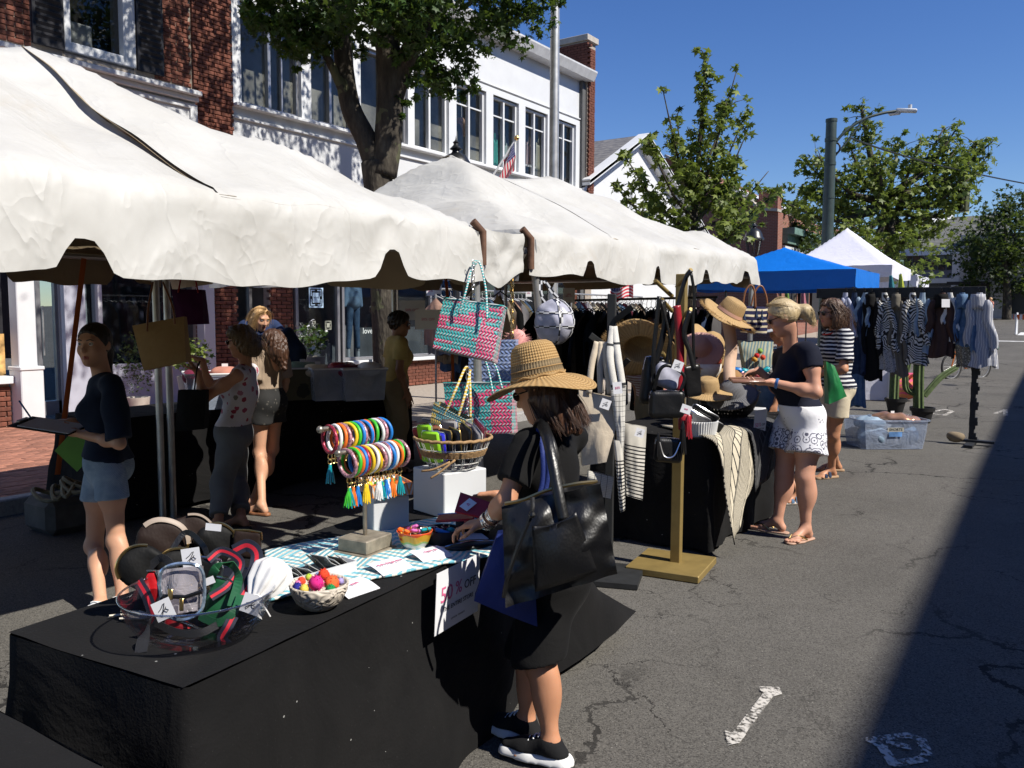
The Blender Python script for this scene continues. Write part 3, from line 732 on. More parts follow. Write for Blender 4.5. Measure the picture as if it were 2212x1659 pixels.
for p, q in ((out[2],out[3]),(out[3],out[4]),(out[4],out[5]),(out[5],out[6])):
 m = (p+q)/2; L = (q-p).length; an = math.atan2(q.z-p.z, q.x-p.x); b.box((m.x,ys_+.1,m.z+.06), (L+.06,.6,.12), rot=Matrix.Rotation(-an,3,'Y'))
b.build('coping', M_CONC, fb, smooth=False)
b = MB(); c0 = fbp(1652,420); b.box((c0.x,ys_+.8,c0.z-.6), (.9,.6,1.6)); b.build('chimney', M_BRKFAR, fb, smooth=False)
b = MB(); b.box((c0.x,ys_+.8,c0.z+.25), (1.05,.75,.12)); b.build('chimney_cap', M_CONC, fb, smooth=False)
b = MB(); q0, q1 = fbp(1580,410), fbp(1622,432); b.add([q0,q1,q1+Vector((0,8,0)),q0+Vector((0,8,0))],[(0,1,2,3)]); b.build('roof_light', M_WHITE, fb, smooth=False, solid=.3)
M_VERD = mat('verdigris_cornice',(.12,.2,.17),.6,var=.3)
gz_ = thing('green_corniced_building', 'distant low brick row with a green cornice beyond the stepped brick building', 'building', (rx-.6, 46, gz(46)))
b = MB(); y0, y1 = ys_+9.6, 66; b.box((rx-3.2,(y0+y1)/2,3.4), (6,y1-y0,6.2)); b.build('wall', M_BRKFAR, gz_, smooth=False)
b = MB(); b.box((rx+.15,(ys_+y1)/2+.4,5.5), (.7,y1-ys_-.6,.3)); b.box((rx+.02,(ys_+y1)/2+.4,5.15), (.35,y1-ys_-.6,.4)); b.box((rx-.3,(ys_+y1)/2+.4,6.1), (.3,y1-ys_-.6,.12)); b.build('cornice', M_VERD, gz_, smooth=False)
b = MB(); b.box((rx-.02,(ys_+y1)/2+.4,4.2), (.2,y1-ys_-.7,1.3)); b.build('shop_fascia', M_WHITEB, gz_, smooth=False)
for k in range(12): b = MB(); b.box((rx+.06,ys_+2+k*2.1,2.4), (.1,1.5,2.0)); b.build('shop_window', M_DARK, gz_, smooth=False)
# ---- grey building at the street's end, white building on its right
gy0 = 68.0
def gpp(u, v): return yp(u, v, gy0)
gr = thing('grey_building', 'grey two storey building with white cornice at the end of the street', 'building', (gpp(2030,650).x, gy0, gz(gy0)))
M_GREYW = mat('grey_clapboard',(.15,.16,.2),.7,var=.08)
a, c = gpp(1900,500), gpp(2062,660); xr = c.x; xl = gpp(1880,500).x
zt = gpp(2000,548).z; zb = gz(gy0)
b = MB(); b.box(((xl+xr)/2,gy0+4,(zt+zb)/2), (xr-xl,8,zt-zb)); b.build('wall', M_GREYW, gr, smooth=False)
b = MB(); b.box(((xl+xr)/2,gy0-.1,zt+.1), (xr-xl+.4,.8,.5)); zq = gpp(2000,607).z; b.box(((xl+xr)/2,gy0-.06,zq), (xr-xl,.25,.35)); b.box((xr,gy0-.1,(zt+zb)/2),(.5,.3,zt-zb)); b.build('cornice', M_WHITE, gr, smooth=False)
b = MB(); r0 = gpp(2130,470); b.add([(xl-1,gy0-.4,zt+.35),(xr+3,gy0-.4,zt+.35),(xr+3,gy0+5,r0.z+.6),(xl+5,gy0+5,r0.z+.6)],[(0,1,2,3)]); b.build('roof', mat('grey_shingle',(.13,.13,.12),.9,var=.2,vs=3), gr, smooth=False, solid=.2)
b = MB(); b.add([(xl-1,gy0-.5,zt+.4),(xl-1.4,gy0-.5,zt+.7),(xl+4.6,gy0+5,r0.z+1.0),(xl+5,gy0+5,r0.z+.6)],[(0,1,2,3)]); b.build('rake_board', M_WHITE, gr, smooth=False, solid=.3)
for k in range(6):
 p = gpp(1962+k*18.2-(0 if k < 5 else -1), 566); b = MB(); b.box((p.x,gy0-.03,p.z), (.5,.1,1.15)); f = b.build('window', mat('window_black',(.02,.022,.025),.3), gr, smooth=False)
 b = MB(); b.box((p.x,gy0-.09,p.z), (.42,.02,1.05)); b.build('pane', M_GLASS, f, smooth=False)
for u in (1953,1992,2015,2040):
 p = gpp(u,632); b = MB(); b.box((p.x,gy0-.03,p.z-.1), (.75,.1,1.5)); b.build('shop_window', mat('window_black',(.02,.022,.025),.3), gr, smooth=False)
wr = thing('white_street_end_building', 'white painted shopfront building behind the dark tree at the right', 'building', (gpp(2140,650).x, gy0-3, gz(gy0)))
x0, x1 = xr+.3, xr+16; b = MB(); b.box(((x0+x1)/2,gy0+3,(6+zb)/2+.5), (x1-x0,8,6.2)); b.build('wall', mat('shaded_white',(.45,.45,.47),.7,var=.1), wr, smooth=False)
for k in range(6):
 for zz, w_, h_ in ((1.4,1.6,2.2),(4.6,1.0,1.4)): b = MB(); b.box((x0+1.2+k*2.5,gy0-1.05,zb+zz), (w_,.1,h_)); b.build('window', mat('window_black',(.02,.022,.025),.3), wr, smooth=False)
b = MB(); p = gpp(2092,613); b.box((p.x,gy0-1.3,p.z), (2.4,.6,.22)); b.build('awning', M_SHUT, wr, smooth=False)
b = MB(); p = gpp(2085,630); b.box((p.x,gy0-1.1,p.z), (.8,.08,.5)); b.build('sign_board', mat('ochre_sign',(.28,.2,.05),.6), wr, smooth=False)
# ---- building across the street, behind the photographer: its roof edge throws the long shadow
sh = thing('brick_building', 'tall brick building across the street whose roof edge shades the road at the right', 'building', (8.6, 8, 0))
Hs = 10.4; xe = -.89+Hs/math.tan(SUN_EL)
b = MB(); b.box((xe+5,9.5,Hs/2), (10,46,Hs), rz=R(2.0)); b.build('wall', M_BRKFAR, sh, smooth=False)
for k in range(14):
 for zz in (1.7,5.0,8.2): b = MB(); b.box((xe-.05-math.sin(R(2.0))*(-11+k*3.0-9.5),-11+k*3.0,zz), (.12,1.3,1.9), rz=R(2.0)); b.build('window', M_DARK, sh, smooth=False)
# ================================================================ trees, lamps, poles
def m_bark():
 b = NB('bark'); n = b.noise(9,5,.65,vec=b.scaled(b.coord(),(1,1,.35))); v = b.voro(26,vec=b.scaled(b.coord(),(1,1,.4))); n2 = b.noise(3,3)
 b.set(col=b.mix((n2 > .6)*.5, b.ramp(n,[(.3,(.018,.014,.010)),(.55,(.055,.045,.033)),(.8,(.13,.115,.085))]), (.12,.13,.06)), rough=.95); b.bump(n+v*.5, .9, .02); return done('bark', b)
M_BARK = m_bark()
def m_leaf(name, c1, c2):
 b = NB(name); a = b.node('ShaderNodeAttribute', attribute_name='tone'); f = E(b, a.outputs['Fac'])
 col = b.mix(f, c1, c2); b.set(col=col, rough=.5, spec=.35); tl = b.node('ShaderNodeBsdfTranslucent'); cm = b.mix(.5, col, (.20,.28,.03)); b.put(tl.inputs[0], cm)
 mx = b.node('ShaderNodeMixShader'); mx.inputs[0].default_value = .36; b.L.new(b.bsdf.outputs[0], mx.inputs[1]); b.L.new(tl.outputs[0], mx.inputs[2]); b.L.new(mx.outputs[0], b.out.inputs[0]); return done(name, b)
ML_MAPLE = m_leaf('maple_leaf', (.014,.036,.009), (.05,.11,.02))
ML_PLANE = m_leaf('plane_leaf', (.075,.115,.024), (.26,.31,.07))
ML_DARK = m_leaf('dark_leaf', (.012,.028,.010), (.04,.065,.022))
_lt = [(0,0,0)]
for i in range(5):
 a = math.pi*2*i/5+math.pi/2; tip = (1.0,.82,.62,.62,.82)[i]; va = a+math.pi/5
 _lt.append((math.cos(a)*tip, math.sin(a)*tip, -.12)); _lt.append((math.cos(va)*.36, math.sin(va)*.36, .05))
_lt = np.array(_lt, np.float32); _lf = np.array([(0, ((2*i-1)%10)+1 if i else 10, 2*i+1, 2*i+2) for i in range(5)])
def leaves(name, P, size, mt, parent, rng, droop=.35):
 N = len(P); P = np.asarray(P, np.float32); ax = rng.normal(size=(N,3)); ax[:,2] = np.abs(ax[:,2])+droop; ax /= np.linalg.norm(ax,axis=1)[:,None]
 t = rng.normal(size=(N,3)); t -= ax*(t*ax).sum(1)[:,None]; t /= np.linalg.norm(t,axis=1)[:,None]; bt = np.cross(ax,t); sz = size*rng.uniform(.6,1.25,N)
 V = P[:,None]+(_lt[None,:,0:1]*t[:,None]+_lt[None,:,1:2]*bt[:,None]+_lt[None,:,2:3]*ax[:,None])*sz[:,None,None]*.5
 Fq = (_lf[None]+np.arange(N)[:,None,None]*11).reshape(-1,4); me = mesh_np(name, V.reshape(-1,3)-np.array(WL[parent.name],np.float32), Fq, mt, smooth=False)
 at = me.attributes.new('tone','FLOAT','POINT'); at.data.foreach_set('value', np.repeat(rng.uniform(0,1,N).astype(np.float32)**1.3, 11))
 return link(name, me, parent)
def blob_pts(rng, c, r, n, sq=.8):
 q = rng.normal(size=(n,3)); q /= np.linalg.norm(q,axis=1)[:,None]; q *= (rng.uniform(0,1,n)**.45)[:,None]*r; q[:,2] *= sq; return np.array(c)+q
def tree(name, label, base, limbs, mt, leaf, per, rng, extra=(), rad=.5, bark=M_BARK, fillers=(), cat='tree'):
 """limbs: [(points, r0, r1, leafy_from)] ; leaves gather round the outer part of every limb"""
 t = thing(name, label, cat, base); b = MB(); P = []
 for k, (pts, r0, r1, lf) in enumerate(limbs):
  pp = bez(pts, 6); n = len(pp); b.tube(pp, [lerp(r0,r1,i/(n-1)) for i in range(n)], 10 if r0 > .1 else 6)
  if lf is None: continue
  L = sum((pp[i+1]-pp[i]).length for i in range(n-1))
  m = max(3,int(L*per));
  for _ in range(m):
   f = rng.uniform(lf,1.0); i = min(int(f*(n-1)), n-2); q = pp[i].lerp(pp[i+1], f*(n-1)-i); rr = rad*(1.25-f*.8)
   P.append(blob_pts(rng, q, rr*.8, 7)); tip = Vector(q)+Vector(rng.normal(size=3)*rr*.7)
   if rng.uniform() < .35: b.tube([q, (Vector(q)+tip)/2+Vector((0,0,.05)), tip], [.012*leaf/.2,.008*leaf/.2,.003], 4); P.append(blob_pts(rng, tip, rr*.35, 6))
 b.build('trunk', bark, t, smooth='all')
 for c, r, n in fillers:
  m = max(1, n//14)
  cs = blob_pts(rng, c, r, m)
  for q in cs: P.append(blob_pts(rng, q, r*.28, 14))
 leaves('crown', np.concatenate(P), leaf, mt, t, rng); return t
rg = np.random.default_rng(3)
D1 = 11.2
q = lambda u, v, d=D1: dp(u, v, d)
base1 = Vector(gp(834, 838, .1)); base1 = Vector((q(834,700).x, q(834,700).y, .1))
limbs = [([base1, q(832,700), q(824,480), q(812,350)], .17, .20, None),
         ([q(815,370), q(790,300), q(757,230), q(742,130), q(735,20), q(722,-120)], .155, .10, .9),
         ([q(825,380), q(838,300), q(842,200), q(838,90), q(842,-60), q(850,-220)], .20, .13, .9),
         ([q(848,210), q(872,140), q(905,70,10.8), q(950,0,10.6), q(1010,-90,10.3)], .15, .07, .6),
         ([q(862,170), q(900,130,11.6), q(960,95,11.9), q(1040,60,12)], .05, .015, .4),
         ([q(735,60), q(690,-10,10.9), q(640,-70,10.6)], .1, .04, .4), ([q(760,235), q(715,140,11), q(670,60,10.8)], .09,.03,.7)]
fil = [(q(930,60,11.5),.55,560),(q(985,120,11.8),.5,420),(q(905,140,11.3),.42,300),(q(950,175,11.8),.36,190),(q(1010,190,12),.28,110),(q(1050,40,12),.7,700),(q(1120,20,12.2),.55,380),(q(1165,0,12.3),.36,170),(q(1090,-50,12.3),.9,800),(q(880,205,11.2),.2,70),(q(868,250,11.1),.13,26),
       (q(620,30,10.6),.42,420),(q(575,55,10.8),.3,190),(q(655,90,10.7),.38,300),(q(690,30,10.5),.5,520),(q(625,120,10.9),.22,90),(q(560,5,10.8),.32,200),(q(600,-60,10.6),.7,500),(q(780,-20,10.2),.75,800),(q(850,0,10.0),.6,560),(q(790,90,11.6),.3,150),(q(900,10,10.2),.6,560),(q(870,90,10.6),.35,210),
       ((-7.2,4.0,9.8),2.2,1800),((-7.6,5.4,10.4),2.5,2300),((-8.6,7.0,8.9),1.6,1100),((-6.1,8.5,6.9),1.25,1500),((-5.6,7.4,7.6),1.5,1300),((-5.8,9.6,7.4),1.4,1100),((-7.8,8.2,9.2),3.3,3600),((-7.4,6.3,8.2),2.0,1500),((-7.6,10.6,8.6),2.2,1700),((-9.2,8.4,7.6),1.6,900)]  # unseen crown masses above the view, added to shade trunk and brick wall
tree('shade_tree', 'large forked maple with dark bark standing between the tents and the white shop building', base1, limbs, ML_MAPLE, .15, 5, rg, fillers=fil, rad=.35)
# young plane tree
D2 = 18.2; q2 = lambda u, v, d=D2: dp(u, v, d)
b2 = Vector((q2(1490,600).x, q2(1490,600).y, .1+gz(17)))
st2 = q2(1500,470)
L2 = [([b2, q2(1497,600), st2, q2(1510,330), q2(1520,220), q2(1524,112)], .11, .02, .42)]
for (u, v, du, f) in ((1592,150,.6,330),(1432,195,-.5,400),(1615,235,.8,380),(1612,290,0,420),(1660,370,.9,440),(1690,400,.4,470),(1322,395,-.6,470),(1345,330,.4,450),(1400,300,-1,420),(1460,250,.7,400),(1335,455,.2,500),(1640,440,-.8,480),(1410,430,1,500),(1570,220,-.7,360),(1375,475,-.8,520),(1600,490,.9,520)):
 a = q2(1505+ (f-400)*-.04, f+60); e = q2(u, v, D2+du); m = (a+e)/2+Vector((0,0,-.25)); L2.append(([a, m, e], .045, .01, .35))
tree('plane_tree', 'young plane tree with upright branches in front of the white gable', b2, L2, ML_PLANE, .25, 6.2, np.random.default_rng(5), rad=.42,
     fillers=[(q2(1480,460),1.0,260),(q2(1420,470),.8,160),(q2(1560,470),.8,170),(q2(1500,380),.9,200),(q2(1580,400),.7,110),(q2(1530,290),.45,70),(q2(1500,530),.8,120),(q2(1380,500),.5,60)])
# large plane tree further on
D3 = 34; q3 = lambda u, v, d=D3: dp(u, v, d)
b3 = Vector((q3(1925,650).x, q3(1925,650).y, gz(36)+.1)); st3 = q3(1925,490)
L3 = [([b3, q3(1925,600), st3, q3(1890,380), q3(1860,230)], .42, .06, .45)]
for (u, v, du) in ((1830,300,1),(1765,335,-1),(1735,345,1),(1745,410,0),(1700,440,-1),(1780,420,1.5),(1940,300,1),(1990,300,-1),(2040,275,1),(2075,265,0),(2120,300,1),(2150,300,-.5),(2130,350,1),(2095,385,-1),(2085,430,1),(2020,500,-1),(1990,460,1),(1900,330,-1.5),(1960,520,-2),(1870,520,-2),(2060,330,0),(1830,480,-2)):
 a = q3(1915+(u-1920)*.12, 470-(490-v)*.25); e = q3(u, v, D3+du); m = (a+e)/2+Vector((0,0,-.5)); L3.append(([a, m, e], .14, .02, .45))
fil3 = [(q3(1850,480),2.4,420),(q3(1920,520),2.4,420),(q3(1960,440),2.2,360),(q3(1880,400),2.0,330),(q3(1800,440),1.8,260),(q3(2030,400),1.8,230),(q3(2010,470),1.6,200),(q3(1860,560),1.6,200),(q3(1950,590,33),1.2,120),(q3(2080,350),1.4,150),(q3(1850,290),.9,110),(q3(1750,380),1.1,130)]
tree('plane_tree', 'large spreading plane tree behind the white canopy and the green pole', b3, L3, ML_PLANE, .36, 5.2, np.random.default_rng(6), rad=.95, fillers=fil3)
D5 = 40; q5 = lambda u, v, d=D5: dp(u, v, d)
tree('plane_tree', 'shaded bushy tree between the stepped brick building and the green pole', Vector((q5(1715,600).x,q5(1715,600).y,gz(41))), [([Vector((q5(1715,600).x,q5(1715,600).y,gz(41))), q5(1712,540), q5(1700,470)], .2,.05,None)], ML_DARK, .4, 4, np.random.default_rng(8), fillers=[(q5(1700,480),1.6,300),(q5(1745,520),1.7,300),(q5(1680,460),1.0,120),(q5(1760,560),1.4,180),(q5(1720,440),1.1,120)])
D4 = 56; q4 = lambda u, v, d=D4: dp(u, v, d)
b4 = Vector((q4(2175,680).x, q4(2175,680).y, gz(60)))
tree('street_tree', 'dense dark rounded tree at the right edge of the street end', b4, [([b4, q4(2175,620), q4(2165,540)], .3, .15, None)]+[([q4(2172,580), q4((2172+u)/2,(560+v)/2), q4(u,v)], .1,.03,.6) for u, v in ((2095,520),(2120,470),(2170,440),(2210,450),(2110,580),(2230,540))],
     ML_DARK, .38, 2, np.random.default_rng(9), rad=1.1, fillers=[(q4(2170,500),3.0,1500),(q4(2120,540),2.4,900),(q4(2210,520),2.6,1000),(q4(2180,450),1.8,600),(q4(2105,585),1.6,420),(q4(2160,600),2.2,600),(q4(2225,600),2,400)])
# silver lamp column
b = MB(); p = dp(1196, 420, 13.5); t = thing('lamp_column', 'tall silver street light column rising behind the second tent', 'street light', (p.x, p.y, .1))
b.lathe([(.095,.0),(.095,.9),(.085,1.0),(.062,11.0)], 20, (p.x,p.y,.1)); b.build('column', M_STEEL, t)
b = MB(); b.lathe([(.17,0),(.17,.03),(.12,.06),(.11,.25)], 16, (p.x,p.y,.1)); b.build('base_plate', M_STEEL, t)
b = MB(); b.tube([(p.x,p.y,10.9),(p.x+.8,p.y,11.2),(p.x+1.8,p.y,11.25)], .04); b.box((p.x+2.1,p.y,11.24),(.7,.28,.12),bev=.03); b.build('lamp_arm', M_STEEL, t)
# black lantern posts
M_LGLASS = m_glass('lantern_glass', (.75,.75,.72), .08)
def lantern(label, p, top_z):
 t = thing('lantern_post', label, 'street lamp', (p.x, p.y, gz(p.y)+.1), group='black lantern posts on the kerb'); z = top_z
 b = MB(); b.lathe([(.14,0),(.14,.12),(.1,.2),(.075,.7),(.05,.8),(.045,z-1.1-gz(p.y)-.1),(.07,z-1.08-gz(p.y)-.1),(.05,z-1.0-gz(p.y)-.1)], 14, (p.x,p.y,gz(p.y)+.1)); b.build('post', M_IRON, t)
 b = MB(); b.lathe([(.05,0),(.10,.03),(.11,.08),(.13,.1)], 12, (p.x,p.y,z-1.0))
 for k in range(6):
  a = k*math.pi/3; b.tube([(p.x+.12*math.cos(a),p.y+.12*math.sin(a),z-.9),(p.x+.2*math.cos(a),p.y+.2*math.sin(a),z-.45)], .012, 5)
 b.build('cage', M_IRON, t)
 b = MB(); b.lathe([(.115,z-.9),(.19,z-.45)], 6, (p.x,p.y,0), cap=False); b.build('lantern_glass', M_LGLASS, t, smooth=False)
 b = MB(); b.lathe([(.25,z-.46),(.25,z-.42),(.22,z-.38),(.2,z-.3),(.15,z-.22),(.06,z-.17),(.05,z-.14),(.09,z-.12),(.04,z-.07),(.03,z-.05),(.045,z-.03),(.012,z+.0),(.0,z+.07)], 18, (p.x,p.y,0)); b.build('lantern_cap', M_IRON, t)
 return t
p = dp(985, 330, 11.65); lantern('black lantern post whose domed cap shows over the peak of the second tent', p, dp(985,303,11.65).z)
p = dp(1628, 520, 20.8); lantern('black lantern post in front of the distant brick building', p, dp(1628,478,20.8).z)
# green traffic pole with mast arm, span wire and signal
p = dp(1787, 520, 27); t = thing('traffic_pole', 'thick dark green traffic pole with a curved lamp arm', 'utility pole', (p.x, p.y, gz(p.y))); zt_ = dp(1788,264,27).z
b = MB(); b.lathe([(.2,0),(.165,zt_-gz(p.y)),(.18,zt_-gz(p.y)+.01),(.18,zt_-gz(p.y)+.1),(.0,zt_-gz(p.y)+.13)], 16, (p.x,p.y,gz(p.y))); b.build('pole', M_GREENP, t)
b = MB()
for dz in (.55,1.3,2.35): b.lathe([(.19,-.05),(.19,.05)], 14, (p.x,p.y,zt_-dz))
b.build('bands', M_GREENP, t)
D = 27; b = MB(); b.tube(bez([dp(1797,318,D),dp(1825,285,D),dp(1865,258,D),dp(1905,245,D),dp(1935,240,D)],8), .045, 8); b.tube(bez([dp(1797,345,D),dp(1830,305,D),dp(1862,262,D)],6), .03, 6); b.build('lamp_arm', M_GREENP, t)
c = dp(1958,239,D); b = MB(); b.box(c, (.62,.28,.1), rot=rotm(0,.12,.2), bev=.03); b.box(c+Vector((-.35,0,-.02)),(.35,.2,.14),bev=.03); b.lathe([(.06,0),(.06,.12)],10,c+Vector((.1,0,.05))); b.build('lamp_head', mat('lamp_grey',(.5,.52,.54),.4), t)
b = MB(); b.tube([dp(1806,320,D)+Vector((.12*math.cos(a),0,.16*math.sin(a))) for a in np.linspace(0,6.2,14)], .03, 6, closed=True); b.build('cable_coil', M_IRON, t)
b = MB(); b.tube(bez([dp(1835,297,D),dp(1905,322,D+2),dp(2000,350,D+4),dp(2075,368,D+6),dp(2160,386,D+9),dp(2260,405,D+12)],8), .03, 5); o = b.build('span_wire', M_IRON, None); tag(o,'black overhead span wire running from the green pole to the right','cable')
s0 = dp(2083,372,D+6.2); sgp = dp(2083,430,D+6.2); t = thing('traffic_signal', 'olive traffic signal hanging from the overhead span wire', 'traffic light', sgp)
b = MB(); b.tube([s0, s0+Vector((0,0,-.55))], .03); b.build('hanger', M_IRON, t)
M_OLIVE = mat('olive_paint',(.07,.075,.03),.5)
b = MB(); b.box(sgp, (.33,.26,.98), bev=.03, rz=R(-30)); b.build('housing', M_OLIVE, t, smooth=False)
for k, cl in enumerate(((.25,.02,.01),(.25,.14,.01),(.01,.18,.08))):
 b = MB(); M = Matrix.Rotation(R(-30),3,'Z')@rotm(math.pi/2,0,0); b.lathe([(.12,0),(.12,.14),(.11,.14),(.11,.01)],14,sgp+Matrix.Rotation(R(-30),3,'Z')@Vector((0,-.12,.32-.32*k)),M=M); b.build('visor', M_OLIVE, t)
# ================================================================ canvas tents
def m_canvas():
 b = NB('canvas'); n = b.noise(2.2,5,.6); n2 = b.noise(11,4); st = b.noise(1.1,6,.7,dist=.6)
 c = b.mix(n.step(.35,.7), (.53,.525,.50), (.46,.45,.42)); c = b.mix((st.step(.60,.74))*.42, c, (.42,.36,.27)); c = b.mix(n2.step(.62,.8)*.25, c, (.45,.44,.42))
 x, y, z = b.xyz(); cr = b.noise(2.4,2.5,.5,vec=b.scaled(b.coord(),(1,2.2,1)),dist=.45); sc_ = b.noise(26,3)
 b.set(col=b.mix(b.backf(), c, (.30,.235,.15)), rough=.55, spec=.35); r_ = b.noise(1.5,3,.55,vec=b.scaled(b.coord(),(1,2.4,1.3)),dist=.3); rg = (1-(r_-.5).ab()*11).clamp(); r2 = b.noise(4.2,2,.5,vec=b.scaled(b.coord(),(1.6,1,1)),dist=.4); rg2 = (1-(r2-.5).ab()*13).clamp(); b.bump(cr*.9+rg*rg*.16+rg2*rg2*.04+sc_*.02, .36, .06); return done('canvas', b)  # back faces tan: brown shade under the roof put into the colour
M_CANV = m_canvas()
M_SEAM = mat('canvas_underside',(.33,.26,.17),.8,var=.2)  # seam strips take the same painted-in shade brown as the back faces
M_WEB = mat('orange_webbing',(.42,.10,.02),.7,var=.1)
EAVE, VAL = 2.12, .325
def tent(label, y0, y1, x0, x1, zr, yr0, yr1, seams, seed, slack, lift=(.02,.02), front=(1.63,.27,.11)):
 t = thing('canvas_tent', label, 'tent', ((x0+x1)/2, (y0+y1)/2, 0)); xc = (x0+x1)/2; hd = (x0-x1)/2; rise = zr-EAVE
 def hz(x, y):
  d = max(abs(x-xc)/hd, (yr0-y)/(yr0-y0) if y < yr0 else 0, (y-yr1)/(y1-yr1) if y > yr1 else 0); d = min(max(d,0),1)
  z = EAVE+(rise-lift[1])*(max(0,1-d)**1.12)+lerp(lift[0],lift[1],(y-y0)/(y1-y0))-(.03*(1-(y-y0)/(y1-y0)) if front[2] else 0)
  wr = .05*fbm((x*.5+seed, y*2.0, seed), 2)+.035*math.sin(y*8+4*fbm((x*.6,y*.6,seed),2))*(1-d)*d*2+.05*abs(fbm((x*.55+seed*3, y*1.5+x*.4, 8.7), 2))+.025*math.sin(y*14+x*2.2+5*fbm((x*.5,y*.5,seed+2),2))*max(0,d-.45)
  z += wr*(.35+1.2*min(1,4*d*(1-d)+.15)); z -= (.09*math.sin(math.pi*min(1,max(0,(y-yr0)/(yr1-yr0))))*max(0,1-d*1.3) if yr0 < y < yr1 else 0)
  return z
 def edge(j): return lerp(x0+.006,x1-.006,j)
 cuts = [y0]+list(seams)+[y1]
 for k in range(len(cuts)-1):
  a, e = cuts[k], cuts[k+1]; top = (k == 1)
  if top: a -= .04; e += .04
  sl = slack[k]
  nu, nv = max(6,int((e-a)/.055)), int((x0-x1)/.055)
  def fn(i, j, a=a, e=e):
   y = lerp(a,e,i); x = edge(j); z = hz(x,y)-(.03 if j in (0,1) or (i == 0 and k == 0) or (i == 1 and k == len(cuts)-2) else 0)
   d = abs(x-xc)/hd
   if top: z += .004+.008*fbm((x*3,y*1.0,seed+9),2)*(1 if (i < .04 or i > .96) else 0)
   else:
    ed = min(abs(y-c) for c in seams); z -= sl*math.exp(-(ed/.45)**2)*(max(0,math.sin(math.pi*min(1,d*1.05)))+.15)*(1 if x > xc else .3)
   return Vector((x,y,z))
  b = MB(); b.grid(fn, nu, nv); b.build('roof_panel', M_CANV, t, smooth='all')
 for sy in seams:
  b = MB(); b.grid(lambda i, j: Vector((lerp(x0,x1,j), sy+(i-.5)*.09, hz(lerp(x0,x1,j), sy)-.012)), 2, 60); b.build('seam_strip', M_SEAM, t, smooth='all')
 # valances with scalloped hems
 def valance(p, q, nrm, sd, scal, ph0, va):
  p, q = Vector(p), Vector(q); L = (q-p).length; d = (q-p)/L; n = Vector(nrm)
  ph = [i*scal+scal*ph0 for i in range(int(L/scal)+1)]
  def fn(i, j):
   s = i*L; h = VAL+va*(1-s/L)+.022*math.sin(s*1.7+sd)+.03*fbm((s*1.1,sd,0),2)
   notch = 0
   for c_ in ph: notch = max(notch, .125*math.exp(-((s-c_)/.085)**4)+.02*math.exp(-((s-c_)/.2)**2))
   drop = (h-notch)*j; bil = .045*fbm((s*1.1,sd+j*.5,3),2)*j+.022*math.sin(s*6+sd+3*fbm((s*.6,sd,1),2))*j+.022*abs(fbm((s*3.2+j*.8,j*.7,sd),2))
   z = hz(min(max((p+d*s).x,x1),x0), min(max((p+d*s).y,y0),y1))
   return p+d*s+n*(bil*min(1,j*3)+.03*j-.004+.022*smooth01(j*8))+Vector((0,0,z-drop-.01))
  b = MB(); b.grid(fn, int(L/.035), 9); return b
 for (p, q, n, sc_, ph_, va_) in (((x0,y0,0),(x0,y1,0),(1,0,0),*front),((x0,y1,0),(x1,y1,0),(0,1,0),1.1,.35,0),((x1,y1,0),(x1,y0,0),(-1,0,0),.95,.35,0),((x1,y0,0),(x0,y0,0),(0,-1,0),1.1,.35,0)):
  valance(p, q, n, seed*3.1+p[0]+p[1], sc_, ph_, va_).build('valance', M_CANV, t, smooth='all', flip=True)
 # frame
 b = MB()
 for (p, q) in (((x0,y0),(x0,y1)),((x1,y0),(x1,y1)),((x0,y0),(x1,y0)),((x0,y1),(x1,y1))): ins = lambda c: (c[0]+(.05 if c[0] == x1 else -.05), c[1]+(.05 if c[1] == y0 else -.05), EAVE-.09); b.tube([ins(p), ins(q)], .022, 8)
 for (cx_, cy_, ry) in ((x0,y0,yr0),(x1,y0,yr0),(x0,y1,yr1),(x1,y1,yr1)): b.tube([(cx_,cy_,EAVE-.1),((cx_+xc)/2,(cy_+ry)/2,(EAVE+zr)/2-.22),(xc,ry,zr-.26)], .022, 8)
 b.tube([(xc,yr0,zr-.27),(xc,yr1,zr-.27)], .022, 8); b.build('frame', M_STEEL, t)
 return t
def leg(t, top, foot):
 b = MB(); b.tube([Vector(top), Vector(foot)], .026, 14); b.lathe([(.06,0),(.06,.008)],12,foot); return b.build('leg', M_STEEL, t)
X0, X1 = -3.08, -6.4
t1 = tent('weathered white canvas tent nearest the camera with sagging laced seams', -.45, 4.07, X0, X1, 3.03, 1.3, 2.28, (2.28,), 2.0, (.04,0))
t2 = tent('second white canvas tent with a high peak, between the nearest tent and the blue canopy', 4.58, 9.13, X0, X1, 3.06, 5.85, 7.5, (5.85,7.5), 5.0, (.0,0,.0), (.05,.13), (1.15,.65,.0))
leg(t1,(X0,-.4,2.1),(X0,-.4,0)); pA = dp(1041,700,5.12); leg(t1,(X0+.0,4.03,2.1),(pA.x,pA.y,0)); leg(t1,(X1,-.4,2.1),(X1,-.4,0)); pq = gp(352,1128); leg(t1,(pq.x,pq.y,2.1),pq)
leg(t2,(X0,4.66,2.1),(X0+.02,5.0,0)); leg(t2,(X0,9.05,2.1),(X0,9.05,0)); pq = gp(375,1120); leg(t2,(pq.x,pq.y,2.1),pq); leg(t2,(X1,9.05,2.1),(X1,9.05,0)); pB = dp(851,640,8.7); leg(t2,(pB.x,pB.y,2.1),(pB.x,pB.y,0))
